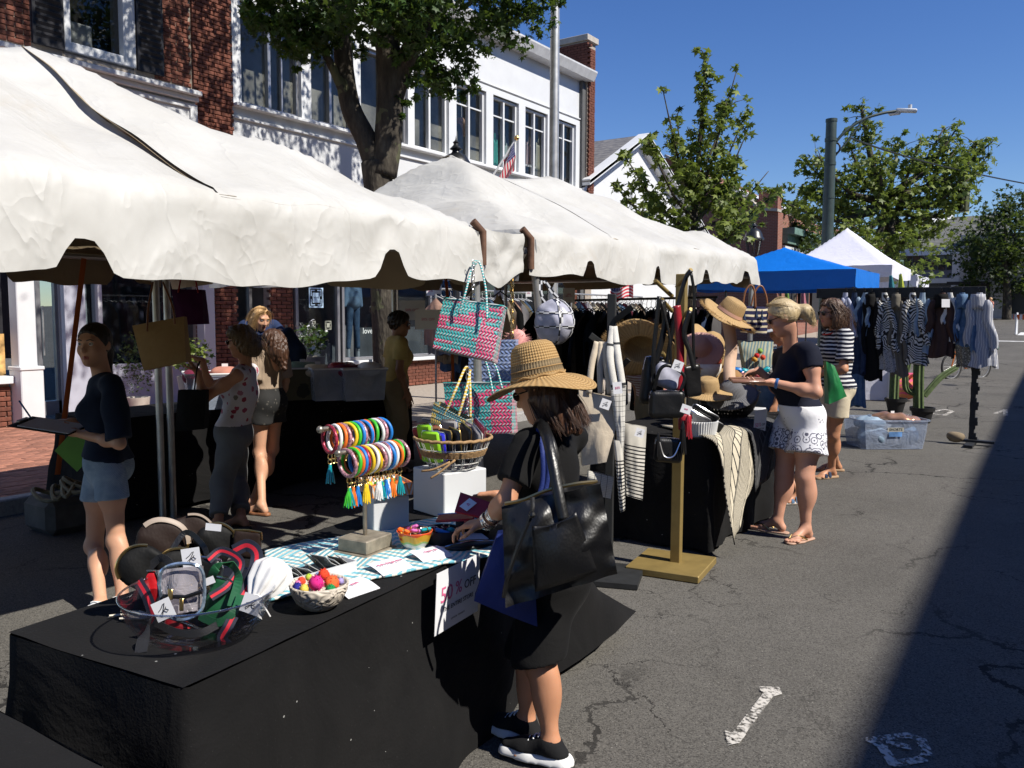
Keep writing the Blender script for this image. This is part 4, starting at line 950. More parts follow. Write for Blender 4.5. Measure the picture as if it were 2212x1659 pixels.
# corner bracket caps and loose corner flaps
for t, y in ((t1,4.07),(t2,4.6)):
 b = MB(); b.tube([(X0+.03,y,1.9),(X0+.03,y,2.1),(X0+.0,y-.06,2.16)], .024, 10); b.build('corner_sleeve', mat('rusty_sleeve',(.12,.06,.035),.7,var=.3,vs=20), t)
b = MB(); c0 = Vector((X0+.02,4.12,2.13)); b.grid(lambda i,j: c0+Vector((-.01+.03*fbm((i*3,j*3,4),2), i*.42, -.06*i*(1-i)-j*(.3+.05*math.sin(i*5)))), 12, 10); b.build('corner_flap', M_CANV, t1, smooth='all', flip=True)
# ratchet straps holding the tents down to a concrete weight
b = MB(); p0, p1 = Vector((-6.1,3.25,2.0)), Vector((-6.15,3.02,.42)); b.tube([p0, (p0+p1)/2, p1], .02, 6, flat=(1,.18,(0,1,0))); o = b.build('tie_down_strap', M_WEB); tag(o,'orange webbing strap running from the tent frame down to the concrete weight','strap')
b = MB(); b.tube([(-6.2,3.6,.42),(-6.05,3.5,.3),(-6.1,3.15,.2)], .02, 6, flat=(1,.2)); b.tube(bez([(-6.24,3.58,.46),(-6.1,3.9,.44),(-6.04,3.9,.1)],5), .02, 6, flat=(1,.2)); o = b.build('tie_down_strap', M_WEB); tag(o,'orange strap wrapped low around the paired tent legs','strap')
b = MB(); p0, p1 = dp(963,600,6.9), dp(982,905,7.0); b.tube([p0,(p0+p1)/2+Vector((.02,0,0)),p1], .02, 6, flat=(1,.18,(0,1,0))); o = b.build('tie_down_strap', M_WEB); tag(o,'orange strap hanging behind the woven tote bags','strap')
b = MB(); b.box((-6.2,3.05,.13), (.40,.36,.26), bev=.05); o = b.build('concrete_weight', mat('dirty_concrete',(.10,.095,.085),.95,var=.3), smooth=False); tag(o,'rough concrete block weighing down the tent legs','weight')  # block's base colour is darker than the other concrete
b = MB();
for k in range(5): b.tube([Vector((-6.1+.15*math.cos(a+k)+.05*k, 2.95+.11*math.sin(a)+.04*k, .30+.02*k+.03*math.sin(a*2+k))) for a in np.linspace(0,6.28,18)], .016, 6, closed=True)
o = b.build('rope_coil', mat('pale_rope',(.20,.18,.12),.9,var=.2,vs=40,bump=.4)); tag(o,'pale rope bundled on the concrete weight','rope')
# pop-up canopies further along
def canopy(name, label, P, w_, l_, zb, zt, zpk, mt, legs=True, fold=1):
 """P: near front corner (street side); w_: depth away from the street; l_: length along it"""
 x, y = P; t = thing(name, label, 'canopy', (x-w_/2, y+l_/2, gz(y)))
 cx_, cy_ = x-w_/2, y+l_/2
 def roof(i, j):
  px, py = lerp(x,x-w_,i), lerp(y,y+l_,j); d = max(abs(px-cx_)/(w_/2), abs(py-cy_)/(l_/2)); return Vector((px,py,zt+(zpk-zt)*max(0,1-d)**1.12-.06*fold*math.sin(math.pi*i)*math.sin(math.pi*j)*d+.015*fbm((px*2,py*2,1),2)))
 b = MB(); b.grid(roof, 30, 30); b.build('roof', mt, t, smooth='all')
 for (p, q, n) in (((x,y),(x,y+l_),(1,0)),((x,y),(x-w_,y),(0,-1)),((x-w_,y),(x-w_,y+l_),(-1,0)),((x,y+l_),(x-w_,y+l_),(0,1))):
  b = MB(); b.grid(lambda i, j: Vector((lerp(p[0],q[0],i)+n[0]*(.012+.02*fbm((i*6,j,2),2)*j), lerp(p[1],q[1],i)+n[1]*(.012+.02*fbm((i*6,j,3),2)*j), zt-.002-(zt-zb)*j-.06*math.sin(math.pi*i)*j)), 26, 4); b.build('valance', mt, t, smooth='all')
 if legs:
  for a in (0,1):
   for c in (0,1): b = MB(); xx, yy = x-.04-(w_-.08)*a, y+.04+(l_-.08)*c; b.box((xx,yy,(zt+gz(y))/2-.02), (.04,.04,zt-gz(y)-.04)); b.build('leg', M_IRON, t, smooth=False)
 return t
def m_cloth(name, col, back=None, bump=.3, sc=5, rough=.7, sheen=0):
 b = NB(name); n = b.noise(sc,4,.6,dist=.8); c = b.mix(n, tuple(k*.9 for k in col), tuple(min(1,k*1.08) for k in col))
 if back: c = b.mix(b.backf(), c, back)
 b.set(col=c, rough=rough, spec=.3, sheen=sheen); b.bump(n, bump, .03); return done(name, b)
M_BLUE = m_cloth('blue_canopy',(.004,.15,.60),bump=.5,rough=.45); M_WTENT = m_cloth('white_canopy',(.70,.70,.78),bump=.35,rough=.6)
canopy('blue_canopy', 'bright blue pop-up canopy beyond the second white tent', (-3.97,17.96), 3.6, 2.3, 2.2, 2.56, 3.15, M_BLUE)
canopy('white_canopy', 'pointed white pop-up canopy rising behind the blue canopy', (-4.74,25.9), 3.2, 3.0, 2.74, 3.08, 4.35, M_WTENT)
canopy('white_canopy', 'small low white canopy furthest along the row of stalls', (-5.6,35.5), 3.2, 3.0, 2.75, 3.2, 3.9, M_WTENT)
# ================================================================ people
def m_skin(name, c):
 b = NB(name); n = b.noise(9,3); x = b.mix(n.step(.3,.7), tuple(k*.9 for k in c), c); x = b.mix(b.noise(60,2).step(.55,.8)*.12, x, (c[0]*.9,c[1]*.6,c[2]*.55))
 b.set(col=x, rough=.5, spec=.35, sss=.08); b.bsdf.inputs['Subsurface Radius'].default_value = (.01,.004,.002); b.bump(b.noise(180,2), .06, .002); return done(name, b)
SK_F = m_skin('fair_skin',(.60,.33,.21)); SK_T = m_skin('tanned_skin',(.52,.25,.14)); SK_R = m_skin('ruddy_skin',(.58,.30,.20)); SK_B = m_skin('brown_skin',(.32,.16,.09))
M_LIP = mat('lips',(.42,.13,.11),.45)
def m_hair(name, c1, c2):
 b = NB(name); n = b.noise(7,4,.6,vec=b.scaled(b.coord(),(26,26,2.2))); n2 = b.noise(3.5,2)
 b.set(col=b.mix((n*.8+n2*.4-.1).step(.3,.75), c1, c2), rough=.42, spec=.5); b.bump(n, .5, .008); return done(name, b)
H_BRN = m_hair('brown_hair',(.026,.012,.007),(.13,.058,.03)); H_BLD = m_hair('blonde_hair',(.34,.24,.11),(.66,.53,.32)); H_DRK = m_hair('dark_hair',(.008,.006,.005),(.03,.02,.014))
H_MIX = m_hair('highlighted_hair',(.07,.042,.022),(.34,.23,.11)); H_GOLD = m_hair('golden_hair',(.40,.22,.08),(.74,.50,.24)); H_CHE = m_hair('chestnut_hair',(.045,.022,.013),(.15,.08,.045))
M_SUNG = mat('sunglass_plastic',(.012,.010,.010),.15,spec=.7); M_EYEW = mat('eye_white',(.6,.58,.55),.3); M_EYED = mat('iris',(.03,.02,.015),.2)
class Fig:
 def __init__(s, label, loc, rz, H, vox=.009, J={}, skin=SK_F, fat=1.0, head=(0,0), hands={}, lean=0, bust=1, group=None, hs=1.0, feet=(0,0), bare=True):
  s.loc = Vector(loc); s.rz = rz; s.k = k = H/1.70; s.M = Matrix.Translation(s.loc)@Matrix.Rotation(rz,4,'Z'); s.Mi = s.M.inverted(); s.vox = vox; s.fat = fat; s.skin = skin
  s.root = thing('person', label, 'person', s.loc, 0, group)
  d = dict(pelvis=(0,0,.95), waist=(0,0,1.09), chest=(0,.005,1.26), neck=(0,-.015,1.43), head=(0,.02,1.575), shR=(.162,-.01,1.375), shL=(-.162,-.01,1.375), elR=(.205,-.03,1.10), elL=(-.205,-.03,1.10), wrR=(.215,.06,.87), wrL=(-.215,.06,.87), hiR=(.085,0,.93), hiL=(-.085,0,.93), knR=(.088,.025,.49), knL=(-.088,.025,.49), anR=(.09,-.03,.075), anL=(-.09,-.03,.075))
  J0 = {}
  for n, v in d.items():
   v = Vector(v)
   if lean and n in ('waist','chest','neck','head','shR','shL','elR','elL','wrR','wrL'):
    v = Matrix.Rotation(-lean*(1 if n != 'waist' else .4),3,'X')@(v-Vector((0,0,.95)))+Vector((0,0,.95))
   J0[n] = v*k
  for n, v in J.items():
   v = Vector(v); J0[n] = s.Mi@v if v.length > -1 else v
  s.J = J0; s.hc = J0['head']; s.hs = hs*max(k,.9); s.hm = Matrix.Rotation(head[0],3,'Z')@Matrix.Rotation(-head[1],3,'X')
  P = []; f = fat; J = J0; g = {}
  def add(tagn, *ps): g.setdefault(tagn,[]).extend(ps); P.extend(ps)
  add('torso', ell(J['pelvis'],(.158*k*f,.112*k*f,.125*k),.05), ell(J['waist'],(.128*k*f,.092*k*f,.13*k),.06), ell(J['chest'],(.150*k*f,.102*k*f,.17*k),.06), cap(J['shL']*.8+J['neck']*.2,J['shR']*.8+J['neck']*.2,.048*k*f,k=.05))
  ax = (J['chest']-J['waist']).normalized(); fw = Vector((0,1,0)); fw = (fw-ax*fw.dot(ax)).normalized()
  if bust:
   for sx in(-1,1): add('torso', ell(J['chest']+fw*.082*k*f+Vector((sx*.068*k,0,0))-ax*.02*k,(.058*k*f,.05*k*f*bust,.055*k),.04))
  for sx in(-1,1): add('torso', ell(J['pelvis']+Vector((sx*.07*k,-.055*k,-.03*k)),(.08*k*f,.075*k*f,.09*k),.05))
  add('neck', cap(J['neck']-Vector((0,0,.03*k)),J['head']+s.hm@Vector((0,-.03,-.06))*s.hs,.052*k,.047*k,.03))
  for sd in 'LR':
   sh, el, wr, hi, kn, an = (J[n+sd] for n in('sh','el','wr','hi','kn','an')); sg = 1 if sd == 'R' else -1
   add('uarm'+sd, cap(sh,el,.047*k*f,.036*k*f,.04), ell(sh*.6+el*.4,(.045*k*f,)*3,.04)); add('farm'+sd, cap(el,wr,.037*k*f,.0245*k*(.5+.5*f),.025), ell(el*.72+wr*.28,(.0395*k*f,)*3,.035))
   add('thigh'+sd, cap(hi,kn,.083*k*f,.053*k*f,.04), ell(hi*.7+kn*.3,(.083*k*f,)*3,.05)); add('calf'+sd, cap(kn,an,.049*k*f,.033*k,.03), ell(kn*.70+an*.30+Vector((0,-.018*k,0)),(.047*k*f,.053*k*f,.095*k),.05), ell(kn+Vector((0,.016*k,0)),(.042*k,.038*k,.045*k),.03))
   fy_ = Matrix.Rotation(feet[0 if sd == 'L' else 1],3,'Z')@Vector((0,1,0)); fx_ = Vector((fy_.y,-fy_.x,0)); hl = an+Vector((0,0,-.045*k))-fy_*.03*k
   s.__dict__['foot'+sd] = (hl, fy_, fx_)
   add('foot'+sd, cap(an,hl+Vector((0,0,.005)),.033*k,.031*k,.02), cap(an+fy_*.02*k,an+fy_*.11*k+Vector((0,0,-.05*k)),.032*k,.026*k,.03), cap(an+fy_*.11*k+Vector((0,0,-.053*k)),an+fy_*.15*k+Vector((0,0,-.058*k))-fx_*sg*.004,.032*k,.018*k,.03))
   for t in range(5): b0 = an+fy_*(.145-.008*abs(t-1))*k+fx_*sg*((t-1.6)*.0165)*k+Vector((0,0,-.06*k)); add('foot'+sd, cap(b0,b0+fy_*(.045-.006*t)*k,(.0125 if t == 0 else .009)*k,k=.006))
   hd = hands.get(sd); fd = (wr-el).normalized(); pn = Vector((-sg,0,0)); curl = .35; spread = 1.0; thumb = 1
   if hd:
    if hd.get('d') is not None: fd = (s.Mi.to_3x3()@Vector(hd['d'])).normalized()
    if hd.get('p') is not None: pn = s.Mi.to_3x3()@Vector(hd['p'])
    curl = hd.get('curl',curl); spread = hd.get('spread',1.0)
   pn = (pn-fd*pn.dot(fd)).normalized(); lt = pn.cross(fd)*sg         # towards the thumb
   pc = wr+fd*.045*k
   add('hand'+sd, cap(wr,wr+fd*.02*k,.0245*k,.024*k,.015), bx(pc+fd*.005*k,(.039*k,.047*k,.0135*k),.012*k,.015,M=np.array(Matrix((lt,fd,pn)).transposed())))
   for t in range(4):
    b0 = wr+fd*(.088-.004*abs(t-1))*k+lt*((1.5-t)*.0205*spread)*k; L = (.041,.046,.043,.034)[t]*k; dd = (fd+lt*(1.5-t)*.07*spread).normalized(); r = (.0088 if t < 3 else .0078)*k; a = 0
    for q in range(3):
     a += curl*(.55 if q == 0 else 1.0); dq = dd*math.cos(a)+pn*math.sin(a); e = b0+dq*L*(1,.72,.58)[q]; add('hand'+sd, cap(b0,e,r*(1-.07*q),r*(.95-.1*q),.004)); b0 = e
   b0 = wr+fd*.022*k+lt*.028*k; d1 = (fd*.55+lt*.75+pn*.35).normalized(); e = b0+d1*.042*k; d2 = (fd*.85+lt*.25+pn*.5).normalized(); e2 = e+d2*.032*k; add('hand'+sd, cap(b0-lt*.012*k,e,.013*k,.0105*k,.012), cap(e,e2,.0105*k,.0095*k,.004), cap(e2,e2+(d2*.8+fd*.3).normalized()*.024*k,.0095*k,.008*k,.004))
  h = s.h; S_ = s.hs; R3 = lambda r: tuple(x*S_ for x in r); hmx = np.array(s.hm)
  add('head', ell(h(0,-.012,.028),R3((.074,.093,.088)),.03,M=hmx), ell(h(0,.028,-.045),R3((.057,.062,.074)),.035,M=hmx), ell(h(0,.066,-.098),R3((.022,.018,.018)),.03), cap(h(-.036,.078,.028),h(.036,.078,.028),.0125*S_,k=.02),
   ell(h(-.036,.06,-.028),R3((.024,.022,.022)),.025), ell(h(.036,.06,-.028),R3((.024,.022,.022)),.025), ell(h(-.031,.1,.008),R3((.017,.014,.011)),.012,op='sub'), ell(h(.031,.1,.008),R3((.017,.014,.011)),.012,op='sub'),
   cap(h(0,.085,.015),h(0,.108,-.03),.0075*S_,.0125*S_,.012), ell(h(-.011,.097,-.034),R3((.008,.009,.007)),.008), ell(h(.011,.097,-.034),R3((.008,.009,.007)),.008), ell(h(0,.084,-.064),R3((.023,.012,.0065)),.006), ell(h(0,.081,-.073),R3((.02,.012,.0065)),.006), cap(h(-.02,.094,-.0685),h(.02,.094,-.0685),.002*S_,k=.004,op='sub'))
  for sx in(-1,1): add('head', ell(h(sx*.076,-.012,-.004),R3((.011,.02,.031)),.008,M=hmx))
  s.g = g; s.P = P; hl_ = np.array(h(0,.088,-.068))
  def mf(c): return (np.linalg.norm((c-hl_)/np.array([.026,.02,.013])/S_,axis=1) < 1).astype(int) if vox < .011 else np.zeros(len(c),int)
  s.body = sdf_obj('body', P, [skin, M_LIP], vox, s.root, s.M, 1, matfn=mf)
 def h(s, x, y, z): return s.hc+s.hm@Vector((x,y,z))*s.hs
 def w(s, v): return s.M@Vector(v)
 def cloth(s, name, mt, parts, infl=.014, cuts=(), subs=(), extra=(), fold=.004, ff=24, vox=None, parent=None, smooth=1):
  out = []
  for p in parts:
   fr = None
   if isinstance(p, tuple): p, fr = p
   if p[:4] in('uarm','thig','farm','calf') and fr is not None:
    sd = p[-1]; a, b_ = {'uarm':('sh','el'),'farm':('el','wr'),'thig':('hi','kn'),'calf':('kn','an')}[p[:4]]; A, B = s.J[a+sd], s.J[b_+sd]; e = A.lerp(B, fr[0]); d = (B-A).normalized(); src = s.g[p][0]
    r0 = src['r'][0]; r1 = lerp(src['r'][0],src['r'][1],fr[0]); q = cap(A,e+d*(.05 if fr[0] < .99 else 0),r0+infl,r1+infl+fr[1],.035,fold=fold,ff=ff,cut=[(tuple(e),tuple(d))] if fr[0] < .99 else []); out.append(q); out += [dict(z_,r=tuple(v_+infl for v_ in z_['r'])) for z_ in s.g[p][1:] if fr[0] > .75]; continue
   for q in s.g[p]:
    q = dict(q); q['r'] = tuple(x+infl for x in q['r']); q['fold'] = fold; q['ff'] = ff; q.pop('cut',None); out.append(q)
  out += list(extra)+[dict(x, op='sub') for x in subs]
  return sdf_obj(name, out, mt, vox or s.vox, parent or s.root, s.M, smooth, cuts=cuts)
 def hair(s, mt, prims=(), cap_r=(.084,.104,.097), line=(.058,.055), name='hair', nape=-.085, n=None, vox=None, amp=.0016, slope=(.78,-.63), freq=46, cutx=True):
  S_ = s.hs; out = []
  fn = s.hm@Vector((0,slope[0],slope[1])); fp = s.h(0,line[0],line[1]); nn = s.hm@Vector((0,.35,-.94)); npt = s.h(0,-.05,nape)
  out.append(ell(s.h(0,-.016,.03),tuple(x*S_ for x in cap_r),.02,M=np.array(s.hm),cut=[(tuple(fp),tuple(fn)),(tuple(npt),tuple(nn))]))
  for p in prims:
   if p[0] == 'c': out.append(cap(s.h(*p[1]),s.h(*p[2]),p[3]*S_,p[4]*S_,.03))
   else: out.append(ell(s.h(*p[1]),tuple(x*S_ for x in p[2]),.03,M=np.array(s.hm)))
  hc = np.array(s.hc); mi = np.array(s.hm)
  def warp(P):
   q = (P-hc)@mi; a = np.arctan2(q[...,0],q[...,1]+.02); return amp*np.sin(a*freq+9*np.sin(q[...,2]*17)+4*np.sin(a*5))+amp*.8*np.sin(a*17+q[...,2]*25)
  return sdf_obj(name, out, mt, vox or max(.0055,s.vox*.75), s.root, s.M, 1, warp=warp)
 def strands(s, mt, paths, n, jit=.012, r=.0011, sd=1):
  rg_ = np.random.default_rng(sd); b = MB()
  for k in range(n):
   p = paths[k%len(paths)]; o = Vector(rg_.normal(size=3)*jit); pts = [s.w(s.h(*(Vector(q)+o*(.5+.5*i)+Vector(rg_.normal(size=3)*jit*.25*(i+.3))))) for i, q in enumerate(p)]
   pp = bez(pts,4); m = len(pp)-1; b.tube(pp,[r*s.hs*(1-.6*i/m) for i in range(m+1)],4,caps=False)
  return b.build('hair_strands', mt, s.root, smooth='all')
 def glasses(s, big=1.0):
  b = MB()
  for sx in(-1,1):
   b.ball(s.w(s.h(sx*.034,.093,.008)), s.hs, 12, (.027*big,.010,.02*big), M=(s.M.to_3x3()@s.hm)); b.tube([s.w(s.h(sx*.058,.086,.014)),s.w(s.h(sx*.077,.05,.014)),s.w(s.h(sx*.082,-.02,.012))], .003*s.hs, 5)
  b.tube([s.w(s.h(-.02,.1,.014)),s.w(s.h(.02,.1,.014))], .003*s.hs, 5); return b.build('sunglasses', M_SUNG, s.root)
 def eyes(s, brow=H_BRN):
  for sx in(-1,1):
   b = MB(); b.ball(s.w(s.h(sx*.031,.077,.008)), .0125*s.hs, 10); b.m = 1; b.ball(s.w(s.h(sx*.031,.0835,.008)), .0072*s.hs, 8); b.build('eye', [M_EYEW,M_EYED], s.root)
   b = MB(); b.tube([s.w(s.h(sx*.014,.092,.026)),s.w(s.h(sx*.033,.092,.032)),s.w(s.h(sx*.05,.082,.026))], [.003*s.hs,.0035*s.hs,.0018*s.hs], 5); b.build('eyebrow', brow, s.root)
 def foot_shell(s, sd, name, mt, sole_mt, kind):
  hl, fy_, fx_ = s.__dict__['foot'+sd]; k = s.k; sg = 1 if sd == 'R' else -1; an = s.J['an'+sd]; z0 = an.z-.076*k
  g0 = Vector((an.x,an.y,0))
  if kind == 'sneaker':
   ps = [cap(an+Vector((0,0,-.005)),hl,.043*k,.043*k,.03), cap(an+fy_*.02*k+Vector((0,0,-.01*k)),an+fy_*.12*k+Vector((0,0,-.04*k)),.045*k,.038*k,.03), cap(an+fy_*.12*k+Vector((0,0,-.042*k)),an+fy_*.19*k+Vector((0,0,-.045*k)),.041*k,.03*k,.03), dict(ell(an+Vector((0,0,.06*k)),(.037*k,.042*k,.06*k),.01),op='sub')]
   sh = sdf_obj(name, ps, mt, .006, s.root, s.M, 1, cuts=[((0,0,z0+.034*k),(0,0,-1))])
   ps = [cap(g0+Vector((0,0,z0+.0*k))-fy_*.045*k,g0+fy_*.10*k+Vector((0,0,z0)),.050*k,.051*k,.02), cap(g0+fy_*.10*k+Vector((0,0,z0)),g0+fy_*.19*k+Vector((0,0,z0+.004)),.051*k,.042*k,.02)]
   so = sdf_obj('sole', ps, sole_mt, .006, sh, s.M, 1, cuts=[((0,0,z0-.001),(0,0,-1)),((0,0,z0+.037*k),(0,0,1))])
   b = MB()
   for q in range(4): c = an+fy_*(.05+.022*q)*k+Vector((0,0,.028*k-.011*q)); b.tube([s.w(c-fx_*.024*k),s.w(c+Vector((0,0,.007))),s.w(c+fx_*.024*k)], .0035, 5)
   b.build('laces', sole_mt if mt != sole_mt else mt, sh); return sh
  ps = [cap(g0-fy_*.05*k+Vector((0,0,z0)),g0+fy_*.08*k+Vector((0,0,z0)),.034*k,.04*k,.02), cap(g0+fy_*.08*k+Vector((0,0,z0)),g0+fy_*.165*k+Vector((0,0,z0)),.043*k,.034*k,.02)]
  th = .016 if kind == 'flip' else .026
  so = sdf_obj(name, ps, sole_mt, .006, s.root, s.M, 1, cuts=[((0,0,z0-.006),(0,0,-1)),((0,0,z0-.006+th),(0,0,1))])
  b = MB(); tw = an+fy_*.165*k-fx_*sg*.012*k+Vector((0,0,-.048*k))
  if kind == 'flip':
   for sx in(-1,1): b.tube([s.w(p) for p in bez([tw, an+fy_*.11*k+fx_*sx*.026*k+Vector((0,0,-.028*k)), an+fy_*.04*k+fx_*sx*.043*k+Vector((0,0,-.062*k))],5)], .0055*k, 6, flat=(1,.6))
  else:
   for dy in((.095,.05) if kind == 'sandal' else (.11,)):
    pts = [an+fy_*dy*k+fx_*(-math.cos(a))*.043*k+Vector((0,0,-.066*k+.058*k*math.sin(a)*(1.15 if dy < .08 else .75))) for a in np.linspace(0,math.pi,9)]; b.tube([s.w(p) for p in pts], .016*k, 6, flat=(.25,1,(0,0,1)))
  b.build('strap', mt, so); return so
# ---- cloth materials
def m_fab(name, col, rough=.85, bump=.25, sc=9, sheen=.015, var=.12):
 b = NB(name); n = b.noise(sc,4,.6,dist=.7); w_ = b.noise(260,2); b.set(col=b.mix(n.step(.25,.75), tuple(k*(1-var) for k in col), tuple(min(1,k*(1+var)) for k in col)), rough=rough, spec=.2, sheen=sheen); b.bump(n+w_*.12, bump, .02); return done(name, b)
F_BLACK = m_fab('black_jersey',(.006,.0058,.006)); F_NAVY = m_fab('navy_jersey',(.008,.010,.022)); F_KHAKI = m_fab('khaki_cotton',(.26,.21,.13)); F_YEL = m_fab('yellow_cotton',(.48,.36,.13)); F_GREY = m_fab('grey_trousers',(.15,.155,.16)); F_TAN = m_fab('tan_knit',(.33,.25,.18)); F_CREAM = m_fab('cream_cotton',(.60,.52,.38)); F_DENIM = None
def m_denim(name, c1, c2):
 b = NB(name); n = b.noise(7,4,.65,dist=.5); x, y, z = b.xyz(); tw = ((x+y+z)*520).sin(); b.set(col=b.mix((n+tw*.05).step(.3,.7), c1, c2), rough=.9, spec=.15); b.bump(n+tw*.15, .3, .012); return done(name, b)
DEN_L = m_denim('light_denim',(.16,.24,.33),(.36,.45,.54)); DEN_M = m_denim('mid_denim',(.055,.11,.20),(.14,.22,.34)); DEN_D = m_denim('dark_denim',(.015,.025,.055),(.04,.06,.11))
def m_stripes(name, ca, cb, freq, duty=.5, axis=2, wob=.004, rough=.85):
 b = NB(name); c = b.xyz()[axis]; n = b.noise(6,3); f = ((c+(n-.5)*wob*6)*freq).fr() < duty; b.set(col=b.mix(f, ca, cb), rough=rough, spec=.2); b.bump(n, .25, .02); return done(name, b)
F_STRIPE = m_stripes('navy_and_white_stripe',(.62,.62,.62),(.012,.014,.03),27,.58)
F_PINKS = m_stripes('pink_and_white_stripe',(.62,.55,.54),(.32,.10,.12),40,.35)
def m_floral():
 b = NB('floral_print'); co = b.scaled(b.coord(),(1,1,1)); v = b.node('ShaderNodeTexVoronoi'); b.put(v.inputs['Vector'], co); v.inputs['Scale'].default_value = 15; v.inputs['Randomness'].default_value = .75
 sp = b.node('ShaderNodeSeparateColor'); b.put(sp.inputs[0], v.outputs['Color']); r = E(b, sp.outputs[0]); d = E(b, v.outputs['Distance']); n = b.noise(48,3)
 c = b.mix((d+(n-.5)*.35) < .30, (.60,.56,.57), b.ramp(r,[(.0,(.36,.03,.08)),(.34,(.30,.05,.10)),(.36,(.14,.16,.10)),(.55,(.42,.20,.24)),(.75,(.33,.02,.05)),(1,(.20,.03,.06))]))
 b.set(col=c, rough=.7); b.bump(b.noise(7,4), .3, .02); return done('floral_print', b)
def m_embro():
 b = NB('embroidered_cotton'); x, y, z = b.xyz(); zz = z; n = b.noise(10,3); t = x*.55+y*.83
 v1 = b.voro(17); v2 = b.voro(42); ring = ((v1*24).sin() > .0)*(v1 < .6); low = zz < .78; mid = (zz < .88)*(b.noise(9,1) > .45)
 c = b.mix((ring*low).mx((v2 < .25)*mid).clamp()*.9, (.72,.72,.75), (.045,.045,.09)); b.set(col=c, rough=.85); b.bump(n, .35, .02); return done('embroidered_cotton', b)
def m_spots(name, base, dots, sc, r):
 b = NB(name); v = b.voro(sc); n = b.noise(30,2); b.set(col=b.mix((v+(n-.5)*.3) < r, base, dots), rough=.85); b.bump(b.noise(8,3),.25,.02); return done(name,b)
M_GOLD = mat('gold_metal',(.75,.52,.2),.28,1.0,var=.1); M_SILV = mat('silver_metal',(.7,.7,.72),.25,1.0); M_LEATH = None
def m_leather(name, c, rough=.38, sc=130, sp=.5):
 b = NB(name); v = b.voro(sc,vec=b.scaled(b.coord(),(1,1,.6))); n = b.noise(5,4,.6,dist=1); b.set(col=b.mix(n, tuple(k*.8 for k in c), tuple(k*1.2 for k in c)), rough=(n*.2+rough-.08), spec=sp); b.bump(v*.12+n*.9, .3, .012); return done(name,b)
L_BLACK = m_leather('black_leather',(.006,.006,.0065)); L_TAN = m_leather('tan_leather',(.26,.11,.05)); L_RED = m_leather('red_leather',(.30,.012,.022)); L_GREEN = m_leather('green_leather',(.015,.17,.05)); L_BROWN = m_leather('brown_leather',(.022,.013,.010),.6,sp=.2); L_MAT = m_leather('matte_black_leather',(.006,.006,.006),.62,sp=.2); L_GREY = m_leather('grey_leather',(.33,.31,.29))
M_SNK = m_fab('black_mesh',(.011,.011,.012)); M_WSOLE = mat('white_sole',(.75,.75,.74),.6); M_BSOLE = mat('tan_sole',(.34,.22,.13),.8)
SU = lambda v: Vector(v)
LEFT = -_rh; AWAY = _fh.copy()
# ---- the woman in the straw hat at the front table
D = 3.0; loc = Vector((-1.52, 2.56, 0));
hw = Fig('woman in a wide straw hat and black clothes browsing the front table', loc, R(96), 1.50, .0065, dict(head=dp(1166,845,2.98), neck=dp(1188,935,3.0), shL=dp(1138,962,2.88), shR=dp(1238,945,3.15), chest=dp(1185,1020,3.0), waist=dp(1195,1130,3.0), pelvis=dp(1195,1230,3.0), elL=dp(1092,1085,2.80), wrL=dp(1052,1128,2.93), elR=dp(1135,1075,3.3), wrR=dp(1078,1072,3.36),
  hiL=dp(1180,1260,2.95), hiR=dp(1195,1255,3.08), knL=dp(1168,1440,2.87), knR=dp(1144,1425,3.0), anL=gp(1192,1606,.085), anR=gp(1138,1560,.085)), SK_T, 1.0, (R(6),R(20)), dict(L=dict(d=dp(1018,1132,2.95)-dp(1052,1128,2.93), p=(0,0,-1), curl=.55), R=dict(d=LEFT*.9+Vector((0,0,-.1)), p=(0,-.7,-.5), curl=.5)), hs=.98, feet=(R(6),R(-4)))
hw.cloth('t_shirt', F_BLACK, ['torso',('uarmL',(.66,.012)),('uarmR',(.6,.012))], .014, cuts=[((0,0,.80),(0,0,-1))], subs=[ell(hw.J['neck']+Vector((0,.03,.05)),(.075,.085,.055),.01)], fold=.005)
z0 = hw.J['pelvis'].z; pz = hw.J['pelvis']
hw.cloth('skirt', F_BLACK, [], extra=[cap(pz+Vector((0,0,.10)),pz+Vector((0,.01,-.02)),.125,.155,.04,fold=.006), cap(hw.J['hiL']+Vector((0,0,-.02)),hw.J['knL']+Vector((0,.01,.02)),.105,.10,.06,fold=.008), cap(hw.J['hiR']+Vector((0,0,-.02)),hw.J['knR']+Vector((0,0,.02)),.105,.10,.06,fold=.008)], cuts=[((0,0,hw.J['knL'].z+.035),(0,-.25,-1))])
hw.hair(H_BRN, [('e',(0,-.05,-.06),(.085,.06,.10)),('c',(-.05,-.06,-.05),(-.05,-.075,-.19),.045,.02),('c',(.05,-.06,-.05),(.05,-.075,-.19),.045,.02),('c',(0,-.08,-.05),(0,-.10,-.20),.05,.022),('c',(-.07,.0,-.03),(-.075,.0,-.15),.03,.014),('c',(.07,.0,-.03),(.075,.0,-.15),.03,.014)], nape=-.2, amp=.002)
hw.glasses()
hw.strands(H_BRN,[((x*.085,y,-.02),(x*.1,y-.02,-.10),(x*.09,y-.03,-.185)) for x, y in ((-1,.02),(-.9,-.03),(-.6,-.09),(-.2,-.12),(.2,-.12),(.6,-.09),(.9,-.03),(1,.02))],460,.0065,.0012)
for sd in 'LR': hw.foot_shell(sd, 'sneaker', M_SNK, M_WSOLE, 'sneaker')
b = MB(); wl = hw.w(hw.J['wrL']); ad = (hw.w(hw.J['wrL'])-hw.w(hw.J['elL'])).normalized()
